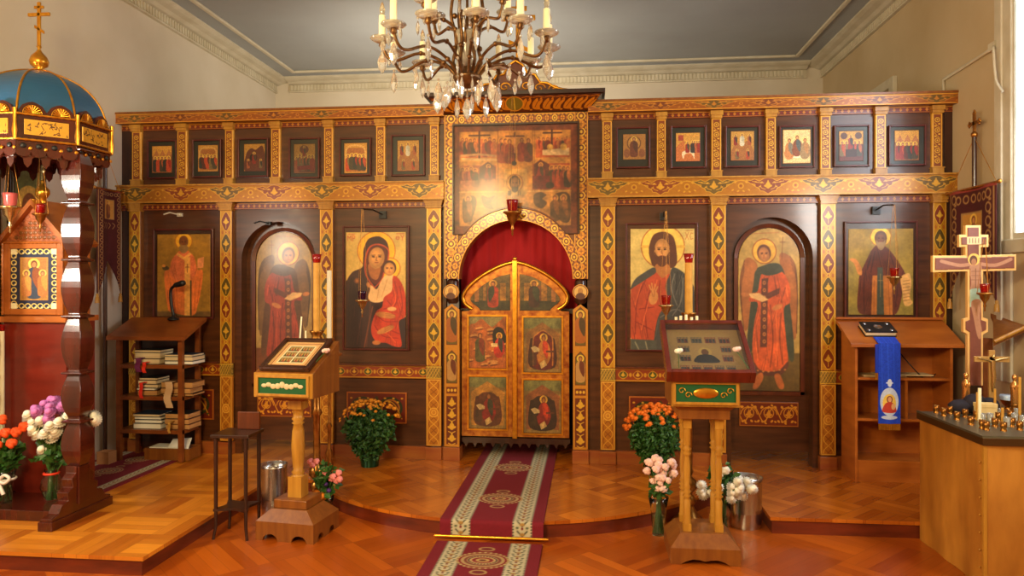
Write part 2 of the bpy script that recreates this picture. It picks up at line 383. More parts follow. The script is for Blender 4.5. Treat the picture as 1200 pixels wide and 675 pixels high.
# platform: side wings, connecting strip and the round ambo
def arc_y(x): return 6.1-math.sqrt(max(0,1.7**2-(x-CX)**2))
pl=[(XL+.002,3.625),(-2.355,3.625),(-2.355,5.3)]
xs=[CX-1.58+3.16*i/40 for i in range(41)]
pl+=[(x,arc_y(x)) for x in xs if arc_y(x)<5.3]
pl+=[(1.125,5.3),(1.125,4.66),(XR-.002,4.66),(XR-.002,YB-.002),(XL+.002,YB-.002)]
left=[(XL+.002,3.625),(-2.355,3.625),(-2.355,YB-.002),(XL+.002,YB-.002)]
rest=[(-2.355,5.3)]+pl[3:-1]+[(-2.355,YB-.002)]
top=.022
struct(MB().prism(left,PZ-top,PZ,'z').build('floor_platform_left',M['parquet_left']))
struct(MB().prism(rest,PZ-top,PZ,'z').build('floor_platform_ambo',M['parquet_amb']))
M['riser']=mat('step_riser_wood',(120,46,20),.4,coat=.3,col2=(84,30,14),nscale=(4,4,20))
def inset(p,d=.012): 
    return [(x+(0 if x<-4 or x>2.7 else 0),y+(d if y<5.9 else 0)) for x,y in p]
struct(MB().prism([(XL+.003,3.64),(-2.37,3.64),(-2.37,YB-.003),(XL+.003,YB-.003)],0,PZ-top,'z').build('trim_1',M['riser']))
struct(MB().prism(inset([(-2.37,5.3)]+[(x,y) if x<1.1 or x>1.2 else (x+.012,y) for x,y in pl[3:-1]]+[(-2.37,YB-.003)]),0,PZ-top,'z').build('trim_2',M['riser']))
struct(MB().box(XL-.1,XL,YF,YB,0,ZC).build('wall_left',M['plaster']))
struct(MB().box(XL-.1,XR+.1,YB,YB+.1,0,ZC).build('wall_back',M['plaster']))
struct(MB().box(XL-.1,XR+.1,YF-.1,YF,0,ZC).build('wall_front',M['plaster']))
struct(MB().box(XL-.1,XR+.1,YF-.1,YB+.1,ZC,ZC+.1).build('ceiling',M['ceilingm']))
WY0,WY1,WZ0,WZ1=3.95,5.11,1.85,3.75
struct(MB().box(XR,XR+.1,YF,WY0,0,ZC).prism([(XR,WY1),(XR+.1,WY1+.27),(XR+.1,YB),(XR,YB)],0,ZC,'z').prism([(XR,WY0),(XR+.1,WY0),(XR+.1,WY1+.27),(XR,WY1)],0,WZ0,'z').prism([(XR,WY0),(XR+.1,WY0),(XR+.1,WY1+.27),(XR,WY1)],WZ1,ZC,'z').build('wall_right',M['plasterR']))
wf=MB().box(XR-.004,XR+.02,WY0,WY0+.05,WZ0,WZ1).box(XR-.004,XR+.012,WY1-.012,WY1,WZ0,WZ1).box(XR-.004,XR+.02,WY0+.05,WY1-.012,WZ0,WZ0+.04).box(XR-.004,XR+.02,WY0+.05,WY1-.012,WZ1-.05,WZ1)
wo=struct(wf.build('window_1',M['trim']))
MB().box(XR+.004,XR+.008,WY0+.05,WY1-.012,WZ0+.04,WZ1-.05).build('window_pane',M['glass'],wo)
# window casing (moulded, full height), right wall
cs=MB().box(XR-.02,XR,5.11,5.20,.9,3.85).box(XR-.032,XR,5.20,5.26,.9,3.85).box(XR-.02,XR,5.26,5.31,.9,3.85)
struct(cs.build('trim_3',M['trim'],bevel=.006))
struct(MB().box(XR-.03,XR,3.8,5.2,1.76,1.85).build('trim_4',M['trim'],bevel=.006))
p=atX(1049,80,XR); struct(MB().box(XR-.04,XR,p.y-.05,p.y+.05,PZ,3.45).box(XR-.04,XR,p.y+.05,p.y+1.3,3.36,3.45).build('trim_5',M['trim'],bevel=.006))
# cable raceway
a=atX(1106,112,XR-.012); b=atX(1106,93,XR-.012); c=atX(1163,57,XR-.012)
rc=MB().tube([(a.x,a.y,3.035),b,c],.012,6); rc.box(c.x-.02,c.x+.008,c.y-.06,c.y+.02,c.z-.02,c.z+.035)
rc.tube(smooth_pts([(c.x-.02,c.y-.05,c.z),(c.x-.05,c.y-.11,c.z-.05),(c.x-.05,c.y-.14,c.z-.25),(c.x-.04,c.y-.2,c.z-.35)],False),.009,6)
tag(rc.build('cable_raceway',M['trim']),'slim cream cable raceway with a small junction box running up the right wall','cable')
# cornices: profile pts (offset from wall, z), extruded; flutes as ribs
prof=[(0,4.02),(.035,4.02),(.035,4.035),(.02,4.04),(.02,4.115),(.06,4.12),(.10,4.14),(.16,4.15),(.20,4.165),(.20,4.18),(0,4.18)]
def cornice(name,kind,ribs=True):
    m=MB()
    if kind=='L': m.prism([(XL+o,z) for o,z in prof],YF,YB,'y')
    if kind=='R': m.prism([(XR-o,z) for o,z in prof],YF,YB,'y')
    if kind=='B': m.prism([(YB-o,z) for o,z in prof],XL+.2,XR-.2,'x')
    n=int((12 if kind!='B' else 6.4)/.045)
    for i in range(n):
        if kind=='L': y=YF+.05+i*.045; m.box(XL+.02,XL+.034,y,y+.026,4.042,4.112)
        if kind=='R': y=YF+.05+i*.045; m.box(XR-.034,XR-.02,y,y+.026,4.042,4.112)
        if kind=='B': x=XL+.22+i*.045; m.box(x,x+.026,YB-.034,YB-.02,4.042,4.112)
    struct(m.build(name,M['trim']))
cornice('trim_6','L'); cornice('trim_7','R'); cornice('trim_8','B')
mm=MB(); q=.39; mm.box(XL+q,XL+q+.045,YF,YB-q,4.155,4.18).box(XR-q-.045,XR-q,YF,YB-q,4.155,4.18).box(XL+q+.045,XR-q-.045,YB-q-.045,YB-q,4.155,4.18)
struct(mm.build('trim_9',M['trim'],bevel=.008))
# ---------------------------------------------------------------- ornament painters
G1=(208,150,42); G2=(238,190,72); RB=(134,54,22); OL=(98,80,34); DB=(70,26,12)
def leafsprig(cv,x,y,s,col,metal=.4):
    cv.ell(x,y,.30*s,.42*s,col,0,metal); cv.ell(x-.32*s,y+.1*s,.2*s,.13*s,col,25,metal); cv.ell(x+.32*s,y+.1*s,.2*s,.13*s,col,-25,metal)
    cv.ell(x,y-.45*s,.1*s,.2*s,col,0,metal)
def lozenge(cv,x,y,w,h,col):
    pts=[(x,y-h),(x+w*.75,y-h*.45),(x+w,y),(x+w*.75,y+h*.45),(x,y+h),(x-w*.75,y+h*.45),(x-w,y),(x-w*.75,y-h*.45)]
    cv.poly(pts,col,True); 
def cv_pilaster():
    cv=Cv(0,0,17,186,3,G1); cv.m[:]=.45
    for i in range(7):
        y=13.5+26.6*i; col=RB if i%2==0 else OL
        lozenge(cv,8.5,y,7.0,12.2,G2); lozenge(cv,8.5,y,6.3,11.2,col)
        leafsprig(cv,8.5,y,8.0,G2); cv.line([(8.5,y+4),(8.5,y+8)],.8,G2)
        cv.poly([(8.5,y+10),(10.8,y+13.3),(8.5,y+16.6),(6.2,y+13.3)],G2); cv.poly([(8.5,y+11.2),(9.8,y+13.3),(8.5,y+15.4),(7.2,y+13.3)],(190,110,36))
        for sx in (-1,1): cv.ell(8.5+sx*5,y+13.3,1.2,2.2,(186,104,34))
    cv.line([(1,0),(1,186)],.8,(255,205,100),.4); cv.line([(16,0),(16,186)],.8,(255,205,100),.4)
    cv.line([(0,0),(0,186)],.8,(120,56,20)); cv.line([(17,0),(17,186)],.8,(120,56,20)); return cv
def cv_upper():
    cv=Cv(0,0,11,66,3,(236,176,74)); cv.m[:]=.4
    cv.rect(1.5,1.5,9.5,64.5,(136,66,26))
    for i in range(5):
        y=8+12.5*i; cv.ring(5.5,y,2.6,1.0,G2,.4); cv.ell(5.5,y,1.0,1.0,G2)
        if i<4: cv.line([(2.5,y+3),(4.5,y+6.2),(8,y+9.5)],1.0,G1,sm=True); cv.ell(7.6,y+5,1.3,1.0,G2); cv.ell(3.4,y+7.6,1.3,1.0,G2)
    return cv
def cv_knot(w,h):
    cv=Cv(0,0,w,h,3,(200,128,40)); cv.m[:]=.4
    for k in range(2):
        for sgn in (-1,1):
            pts=[(w/2+sgn*(w*.32)*math.sin(math.pi*(y/w*1.15)+k*math.pi/2),y) for y in np.arange(1.5,h-1.5,1.2)]
            cv.line(pts,1.0,(238,178,74) if k else (160,92,26),.3)
    cv.ell(w/2,h/2,w*.3,w*.3,(214,140,46)); cv.ring(w/2,h/2,w*.3,1,(246,190,84)); cv.ring(w/2,h/2,w*.14,.8,(246,190,84))
    cv.line([(1,1),(w-1,1),(w-1,h-1),(1,h-1),(1,1)],.8,(248,196,90)); return cv
def cv_band(L,h,period,phase,rb=RB,base=(184,122,32),hi=(224,170,58)):
    cv=Cv(0,0,L,h,2.4,base); cv.m[:]=.4
    n=int(L/period)+3
    for i in range(-1,n):
        x=phase+i*period
        # wavy gold scrolls
        pts=[(x+t*period,h*.5+h*.30*math.sin(2*math.pi*t+1.57)) for t in np.linspace(0,1,13)]
        cv.line(pts,.9,hi,.4); pts=[(x+t*period,h*.62-h*.25*math.sin(2*math.pi*t+1.57)) for t in np.linspace(0,1,13)]
        cv.line(pts,.8,(176,100,30))
        xm=x+period/2; cv.ring(xm,h*.5,h*.13,1.1,hi,.4); cv.ell(xm,h*.5,1,1,(150,70,24))
        for sx in (-1,1):
            for q,(dx,dy) in enumerate(((6,.3),(9,.72),(3,.78))): cv.ell(xm+sx*dx,h*dy,1.5,.9,hi,sx*30,.4)
    for i in range(-1,n):
        x=phase+i*period; col=rb if i%2 else OL; a=h*.46; w=period*.40
        hp=[(.2,.80),(.36,.78),(.42,.62),(.58,.56),(.60,.42),(.82,.38),(1.0,.2),(.8,.22),(.62,.14),(.4,.26),(.2,.12)]; pts=[(x,h*.95)]+[(x-w*a_,h*b_) for a_,b_ in hp]+[(x,h*.08)]+[(x+w*a_,h*b_) for a_,b_ in hp[::-1]]
        cv.poly(pts,col,True,0,.85); cv.line(pts+[pts[0]],.7,hi,.3)
        for sx in (-1,1):
            cv.ell(x+sx*w*.3,h*.33,1.6,1,hi,20*sx); cv.ell(x+sx*w*.56,h*.3,1.5,.8,hi,-20*sx); cv.line([(x+sx*w*.12,h*.7),(x+sx*w*.3,h*.62),(x+sx*w*.34,h*.48)],.7,hi,sm=True)
        leafsprig(cv,x,h*.48,h*.42,hi)
        for sx in (-1,1):
            cv.line([(x+sx*w*.2,h*.36),(x+sx*w*.5,h*.32),(x+sx*w*.72,h*.26)],.8,hi,sm=True); cv.ell(x+sx*w*.38,h*.55,1.2,.8,hi)
    cv.line([(0,.6),(L,.6)],1.2,(250,190,84),.4); cv.line([(0,h-.6),(L,h-.6)],1.0,(250,180,74),.4); return cv
def cv_dentil(L,h,per=7.0):
    cv=Cv(0,0,L,h,2.6,(104,40,18)); n=int(L/per)+1
    cv.rect(0,0,L,h*.18,(210,140,50)); 
    for i in range(n+1):
        x=i*per; cv.poly([(x,h*.18),(x+per*.28,h*.5),(x,h*.8),(x-per*.28,h*.5)],(206,134,48)); cv.poly([(x+per/2,h*.25),(x+per*.75,h*.5),(x+per/2,h*.75),(x+per*.25,h*.5)],(134,28,16))
    cv.line([(0,h*.88),(L,h*.88)],.8,(190,110,40)); return cv
def cv_rings(L,h,per=11):
    cv=Cv(0,0,L,h,3,(120,56,20)); cv.m[:]=.2; n=max(1,int(round(L/per))); per=L/n
    for i in range(n):
        x=(i+.5)*per
        if i%2==0:
            cv.ring(x,h/2,h*.27,1.4,G2,.5); cv.ell(x,h/2,h*.11,h*.11,G2,0,.5)
        else:
            cv.ell(x,h/2,h*.26,h*.26,(226,152,50),0,.5); cv.line([(x-2.4,h/2),(x+2.4,h/2)],.7,(120,56,20)); cv.line([(x,h/2-2.4),(x,h/2+2.4)],.7,(120,56,20))
        for sy in (.16,.84):
            cv.ell(x+per/2,h*sy,1.5,1.0,G1,0,.5); cv.ell(x,h*sy,1.0,.7,G1)
        cv.ell(x+per/2,h/2,.9,1.8,(200,110,36))
    cv.line([(0,.6),(L,.6)],1.3,(232,166,62),.5); cv.line([(0,h-.6),(L,h-.6)],1.3,(232,166,62),.5); return cv
def cv_scroll(w,h,bg,fg):
    cv=Cv(0,0,w,h,2.6,bg)
    n=3; per=w/n
    for x in np.arange(3,w,4.2): cv.ell(x,h*(.22+.56*((int(x/4.2))%2)),2.0,1.3,fg,40 if int(x)%2 else -40)
    cv.line([(x,h/2+h*.3*math.sin(x/w*6*math.pi)) for x in np.arange(1,w,1.5)],1.3,fg,.3)
    cv.line([(1,1),(w-1,1),(w-1,h-1),(1,h-1),(1,1)],1,(190,120,40))
    for i in range(n):
        x=(i+.5)*per
        for sgn in (-1,1):
            pts=[(x+sgn*(per*.42)*(1-t)*math.cos(4.5*t*1.6),h*.5-(h*.36)*(1-t)*math.sin(4.5*t*1.6)*1.0) for t in np.linspace(0,.85,16)]
            cv.line(pts,1.1,fg,.3)
        leafsprig(cv,x,h*.5,h*.3,fg)
        for dx,dy in ((-.33,.2),(.33,.2),(-.33,.8),(.33,.8),(-.16,.86),(.16,.14)): cv.ell(x+dx*per,dy*h,1.7,1.1,fg,30)
    return cv
def cv_peacock(w,h,pal):
    cv=Cv(0,0,w,h,2.4,(112,34,18))
    for sx in (0,1):
        X=(lambda x:x) if sx==0 else (lambda x:w-x)
        for k,(r,c) in enumerate(((14,(50,54,30)),(11,(170,100,32)),(9,(92,34,18)))):
            cv.ell(X(w*.27),h*.5,r*w/70,r*h/40,c)
        cv.line([(X(w*.08),h*.85),(X(w*.2),h*.4),(X(w*.35),h*.3),(X(w*.45),h*.7)],1.2,G1,sm=True)
        for q in range(6): cv.ell(X(w*(.08+.07*q)),h*(.2+.12*(q%2)),1.5,1.2,G1)
        for q in range(5): cv.ell(X(w*(.1+.08*q)),h*(.8-.1*(q%2)),1.6,1.1,(70,76,40))
    cv.poly([(w*.5,h*.12),(w*.57,h*.5),(w*.5,h*.88),(w*.43,h*.5)],(70,66,34),True); leafsprig(cv,w/2,h/2,9,G2)
    cv.line([(1,1),(w-1,1),(w-1,h-1),(1,h-1),(1,1)],1.4,(196,116,40),.3); return cv
# ---------------------------------------------------------------- figure painters
def face(cv,x,y,rx,ry,skin=(214,152,92),hair=None,tilt=0,beard=None,sc=1):
    if hair: cv.ell(x,y-ry*.22,rx*1.28,ry*1.12,hair,tilt)
    cv.ell(x,y,rx,ry,tuple(int(c*.82) for c in skin),tilt); cv.ell(x-rx*.08,y-ry*.05,rx*.8,ry*.84,skin,tilt,soft=rx*.4)
    if beard: cv.poly([(x-rx*.95,y+ry*.1),(x-rx*.55,y+ry*.45),(x,y+ry*.38),(x+rx*.55,y+ry*.45),(x+rx*.95,y+ry*.1),(x+rx*.75,y+ry*.95),(x,y+ry*1.35),(x-rx*.75,y+ry*.95)],beard,True)
    d=(60,30,18)
    if rx>8:
        for sx in (-1,1):
            cv.ell(x+sx*rx*.40,y-ry*.12,rx*.2,ry*.07,d,tilt); cv.line([(x+sx*rx*.18,y-ry*.27),(x+sx*rx*.62,y-ry*.26)],max(1,rx*.07),d)
        cv.line([(x,y-ry*.12),(x-rx*.05,y+ry*.22),(x+rx*.1,y+ry*.24)],max(1,rx*.07),(120,66,34)); cv.line([(x-rx*.2,y+ry*.42),(x+rx*.2,y+ry*.42)],max(1.2,rx*.09),(140,50,34))
def fig(cv,x,y,h,robe,mantle,halo=(240,196,80),lean=0,sit=False):
    r=h*.105
    if halo: cv.ell(x+lean,y+r*1.1,r*1.35,r*1.35,halo)
    w=h*.17
    if sit: cv.poly([(x+lean,y+r*1.8),(x-w+lean,y+h*.35),(x-w*1.2,y+h*.62),(x-w*1.5,y+h*.7),(x-w*.9,y+h*.98),(x+w*.5,y+h),(x+w*1.5,y+h*.72),(x+w*1.1+lean,y+h*.35)],robe,True)
    else: cv.poly([(x+lean,y+r*1.8),(x-w,y+h*.32),(x-w*1.05,y+h*.6),(x-w*.9,y+h*.98),(x+w*.9,y+h*.98),(x+w*1.05,y+h*.6),(x+w,y+h*.32)],robe,True)
    cv.poly([(x+lean,y+r*2),(x+w*.9,y+h*.33),(x+w*.8,y+h*.8),(x,y+h*.62),(x-w*.3,y+h*.4)],mantle,True)
    cv.ell(x+lean,y+r*1.15,r*.75,r*.95,(120,66,36)); cv.ell(x+lean,y+r*1.3,r*.5,r*.65,(196,136,84))
def p_madonna():
    cv=Cv(42,72,328,628,.5,(228,206,130)); cv.fade((206,176,96),0,.6)
    cv.ell(188,160,92,94,(190,110,30)); cv.ell(188,160,88,90,(246,200,56),0,.35)
    cv.ell(252,246,52,53,(190,110,30)); cv.ell(252,246,48,49,(246,200,60),0,.35)
    mph=(58,26,26)
    cv.poly([(190,92),(150,105),(128,150),(124,200),(120,240),(75,262),(48,300),(40,340),(38,635),(190,635),(195,560),(215,480),(222,400),(222,330),(225,265),(243,210),(249,170),(240,122),(215,98)],mph,True)
    cv.poly([(60,320),(90,300),(120,420),(110,620),(50,620)],(44,20,22),True); cv.line([(150,300),(160,420),(140,620)],5,(92,44,30)); cv.line([(100,290),(125,420),(95,610)],3,(84,40,34)); cv.line([(170,430),(150,520),(130,625)],6,(120,60,30))
    cv.shade([(75,262),(48,300),(40,340),(38,635),(190,635),(195,560),(215,480),(222,400),(140,250)],26,(34,14,16),(96,48,40),4,False)
    cv.ell(95,305,13,13,(120,70,36)); cv.ell(95,305,6,6,(170,110,50))
    cv.poly([(190,132),(160,142),(143,180),(140,250),(175,320),(215,300),(222,240),(238,200),(238,165),(222,142)],(100,36,24),True)
    cv.line([(242,208),(247,165),(230,142),(195,130),(160,140),(141,175),(134,225),(140,280),(178,340)],7,(196,76,34),sm=True)
    cv.line([(226,256),(214,300),(178,340)],6,(196,76,34),sm=True)
    cv.poly([(150,225),(205,235),(205,270),(190,300),(160,285)],(176,112,62),True)
    face(cv,189,196,38,52,(236,178,112),None,8); cv.line([(158,150),(190,140),(224,156)],4,(74,40,30),sm=True)
    cv.poly([(215,400),(300,470),(330,480),(330,630),(180,630)],(48,24,26))
    # child
    cv.poly([(230,282),(268,280),(278,330),(258,370),(215,405),(170,408),(148,385),(158,345),(150,320),(168,330),(190,345),(208,310)],(248,214,176),True)
    cv.line([(200,345),(190,400)],3,(215,160,110)); cv.line([(240,300),(215,380)],3,(220,165,120))
    cv.ell(150,325,9,14,(206,140,84),-20)
    cv.poly([(268,283),(300,302),(326,370),(328,470),(296,500),(302,560),(308,618),(270,618),(235,603),(190,598),(165,560),(166,510),(188,452),(215,430),(225,385),(262,352)],(200,58,26),True)
    cv.shade([(268,283),(300,302),(326,370),(328,470),(296,500),(302,560),(308,618),(270,618),(235,603),(190,598),(165,560),(166,510),(188,452),(215,430),(225,385),(262,352)],26,(140,34,14),(240,110,60),3)
    for l in ([(275,310),(290,380),(270,440)],[(300,330),(312,420),(300,480)],[(190,470),(230,500),(290,500)],[(180,520),(220,570),(290,580)],[(240,400),(262,430),(225,440)],[(200,560),(240,540),(300,560)]): cv.line(l,4,(150,34,18),sm=True)
    for l in ([(268,330),(280,400),(250,440)],[(185,545),(240,560),(280,600)]): cv.line(l,3,(244,110,60),sm=True)
    face(cv,250,250,26,32,(240,178,112),(76,40,22))
    cv.ell(232,470,48,15,(208,142,80),8); cv.ell(232,540,44,14,(208,142,80),-22)
    for k in range(4): cv.line([(232,462+k*7),(280,468+k*8)],2,(140,76,36)); cv.line([(228,550-k*7),(270,528-k*6)],2,(140,76,36))
    cv.ell(262,440,22,10,(236,190,140)); cv.ell(188,602,20,11,(190,120,64))
    rd=(206,96,62)
    cv.line([(50,112),(50,88),(58,100),(66,88),(66,112)],3,rd); cv.line([(74,114),(74,86),(84,90),(84,100),(74,102)],3,rd); cv.line([(52,80),(84,80)],3,rd)
    cv.ring(290,100,8,3,rd); cv.line([(282,100),(298,100)],2.5,rd); cv.line([(304,86),(312,98),(312,112)],3,rd); cv.line([(320,86),(312,98)],3,rd); cv.line([(284,80),(320,80)],3,rd)
    cv.soft(1,.07,1); return cv
def p_christ():
    cv=Cv(38,52,343,640,.5,(226,214,146)); cv.fade((196,176,110),0,.5)
    cv.ell(193,138,105,105,(180,90,40)); cv.ell(193,138,101,101,(250,226,120),0,.3)
    cv.line([(193,38),(193,75)],14,(236,196,90)); cv.line([(96,138),(128,138)],14,(236,196,90)); cv.line([(258,138),(292,138)],14,(236,196,90))
    cv.poly([(190,66),(150,80),(130,125),(126,165),(134,200),(152,236),(225,243),(258,222),(258,155),(245,95),(218,72)],(92,50,26),True)
    cv.poly([(160,225),(220,225),(232,300),(150,300)],(176,116,64),True)
    cv.poly([(155,258),(120,275),(70,300),(45,330),(38,380),(38,580),(165,600),(230,600),(215,330),(225,270),(190,290)],(184,72,36),True)
    cv.shade([(155,258),(120,275),(70,300),(45,330),(38,380),(38,580),(165,600),(200,600),(215,330),(190,290)],34,(120,34,18),(226,120,70),5)
    for l in ([(110,300),(70,400),(60,560)],[(140,330),(110,440),(120,580)],[(80,440),(150,430)],[(60,500),(140,540)],[(180,300),(175,380),(200,460)]): cv.line(l,5,(136,38,20),sm=True)
    for l in ([(90,320),(60,420)],[(120,420),(90,540)],[(165,300),(160,330)]): cv.line(l,4,(228,110,60),sm=True)
    cv.poly([(150,238),(105,262),(60,296),(36,345),(60,330),(130,285),(160,262)],(70,74,82),True)
    cv.poly([(242,238),(290,262),(330,310),(345,380),(345,640),(160,640),(150,600),(170,480),(215,400),(205,330),(225,275)],(62,66,74),True)
    cv.shade([(242,238),(290,262),(330,310),(345,380),(345,640),(160,640),(150,600),(170,480),(215,400),(205,330),(225,275)],40,(34,36,42),(140,144,146),6)
    for l in ([(250,270),(235,340),(260,420)],[(290,290),(280,400),(240,470)],[(320,330),(325,480)],[(180,480),(260,440),(330,500)]): cv.line(l,5,(112,118,124),sm=True)
    for l in ([(262,262),(255,350)],[(300,300),(305,440),(270,560)]): cv.line(l,4,(34,36,44),sm=True)
    cv.poly([(38,585),(160,590),(165,645),(38,645)],(74,82,84)); cv.line([(60,600),(80,640)],5,(150,154,140)); cv.line([(110,598),(120,640)],5,(150,154,140))
    face(cv,189,158,37,58,(230,172,110),None,0,(92,50,26)); cv.line([(152,150),(150,110),(190,85),(230,110),(228,150)],9,(92,50,26),sm=True)
    cv.ell(148,385,22,34,(208,146,86),10)
    for (x,y) in ((128,325),(140,316),(156,320),(168,332)): cv.line([(148,375),(x,y)],7,(208,146,86)); 
    cv.line([(138,350),(146,380)],2,(130,70,36)); cv.line([(152,348),(152,380)],2,(130,70,36))
    rd=(190,120,70); cv.line([(300,70),(316,105)],3,rd); cv.line([(316,70),(300,105)],3,rd); cv.line([(336,76),(326,72),(322,88),(326,104),(336,100)],3,rd); cv.line([(302,62),(334,62)],3,rd)
    cv.soft(1,.08,2,(244,222,180)); return cv
def p_angel(pal,mir=False):
    bg,gr,robe,man,wing=pal
    cv=Cv(32,58,258,635,.55,bg); cv.rect(32,500,258,640,gr); cv.ell(145,520,120,50,gr,0,0,.7,soft=25)
    cv.ell(128,140,45,45,(160,84,34)); cv.ell(128,140,42,42,(246,204,92),0,.35)
    for pts in ([(80,165),(55,172),(38,240),(42,330),(52,415),(68,408),(84,300),(104,200)],[(185,150),(222,158),(244,200),(250,300),(246,430),(234,445),(215,330),(192,220)]):
        cv.poly(pts,wing,True); 
        for k in range(4):
            q=[(x*(1-.12*k)+.12*k*pts[4][0],y*(1-.05*k)+.05*k*pts[4][1]) for x,y in pts[1:5]]; cv.line(q,2,tuple(int(c*.6) for c in wing),sm=True)
    cv.poly([(100,205),(160,182),(198,205),(222,330),(238,500),(222,525),(190,420),(120,320),(98,420),(82,495),(64,480),(75,350),(88,255)],man,True)
    cv.poly([(122,215),(188,210),(220,258),(222,320),(200,345),(208,450),(214,535),(182,568),(112,565),(92,540),(84,480),(90,400),(104,325),(72,318),(82,290),(104,280)],robe,True)
    dk=tuple(int(c*.62) for c in robe); lt=tuple(min(255,int(c*1.25+10)) for c in robe)
    for l in ([(150,330),(160,450),(150,550)],[(190,360),(185,450),(196,540)],[(100,420),(105,500)],[(205,270),(190,320)],[(165,230),(175,300)]): cv.line(l,4,dk,sm=True)
    for l in ([(170,340),(176,460),(170,545)],[(98,460),(104,530)],[(208,262),(214,300)]): cv.line(l,3,lt,sm=True)
    cv.shade([(122,215),(188,210),(220,258),(222,320),(200,345),(208,450),(214,535),(182,568),(112,565),(92,540),(84,480),(90,400),(104,325),(72,318),(82,290),(104,280)],44,dk,lt,7,wd=3.2)
    cv.shade([(100,205),(160,182),(198,205),(222,330),(238,500),(222,525),(190,420)],10,(30,34,30),(120,130,110),8,wd=3)
    cv.poly([(100,203),(128,190),(160,184),(196,206),(170,222),(130,225)],man,True)
    st=(104,58,40); cv.poly([(118,238),(142,234),(138,480),(112,480)],st)
    for k in range(9): cv.ell(128,252+k*26,6,7,(206,140,80)); cv.ell(128,252+k*26,3,3,st)
    cv.poly([(136,290),(184,270),(184,290),(136,312)],st,False)
    cv.poly([(92,535),(112,560),(150,566),(184,560),(214,530),(214,552),(182,580),(112,578),(92,556)],(100,60,50),True)
    for k in range(6): cv.ell(104+k*20,563+4*math.sin(k),4,3,(210,150,90))
    cv.poly([(70,290),(110,288),(144,312),(120,320),(78,304)],(240,206,160)); cv.ell(56,294,14,8,(200,132,80),10); cv.ell(176,338,20,9,(200,132,80),-20)
    cv.line([(196,90),(192,170)],2,(120,70,30)); cv.line([(186,108),(204,108)],2,(120,70,30))
    cv.poly([(96,585),(118,570),(124,590),(104,625),(86,625)],(200,120,66),True); cv.poly([(165,580),(184,575),(200,610),(196,628),(178,620)],(200,120,66),True)
    face(cv,127,152,20,27,(226,158,98),(104,58,28),-12)
    cv.line([(70,78),(180,74)],3,(176,90,50),op=.5)
    if mir: cv.c=cv.c[:,::-1].copy(); cv.m=cv.m[:,::-1].copy()
    X,Y=np.meshgrid(cv.xs,cv.ys); r=113.; cv.keep=((Y>58+r)|((X-145)**2+(Y-58-r)**2<=(r+.3)**2)); cv.soft(1,.12,3,(244,218,170)); return cv
def p_nicholas():
    cv=Cv(45,90,395,630,.4,(168,136,46)); cv.fade((146,120,44),0,.6); cv.rect(45,596,395,632,(112,90,56))
    cv.ell(220,135,57,57,(180,110,30)); cv.ell(220,135,53,53,(248,208,60),0,.35)
    cv.poly([(222,190),(182,206),(140,260),(124,320),(92,338),(96,440),(112,560),(136,602),(280,622),(312,560),(338,440),(346,330),(312,322),(292,245),(258,205)],(230,134,72),True)
    cv.poly([(222,200),(180,215),(142,270),(130,330),(150,380),(220,400),(290,370),(300,320),(290,250),(258,212)],(226,130,96),True)
    for k in range(5):
        for j in range(4): cv.ring(160+30*k,250+36*j,9,2.5,(190,90,60),op=.7)
    for l in ([(130,380),(140,590)],[(170,410),(180,600)],[(300,400),(290,590)],[(330,380),(310,540)]): cv.line(l,5,(196,100,44))
    cv.shade([(182,206),(140,260),(124,320),(92,338),(96,440),(112,560),(136,602),(280,622),(312,560),(338,440),(346,330),(292,245),(258,205)],40,(176,84,40),(250,180,120),9,wd=5)
    cv.rect(226,240,262,622,(244,196,118)); cv.poly([(180,210),(222,240),(262,208),(270,222),(226,262),(172,226)],(244,196,118))
    cv.line([(244,285),(244,340)],4,(110,60,40)); cv.line([(232,305),(256,305)],4,(110,60,40)); cv.rect(262,392,272,622,(70,66,46))
    cv.poly([(312,250),(354,238),(350,310),(310,312)],(240,170,130)); cv.ell(100,312,22,14,(80,70,50)); cv.ell(88,296,12,10,(240,170,80))
    cv.poly([(190,170),(250,170),(240,205),(220,215),(200,205)],(150,128,96),True)
    face(cv,220,145,24,34,(150,92,44),(120,78,40),0,(160,136,100)); cv.soft(1,.12,4,(240,210,160)); return cv
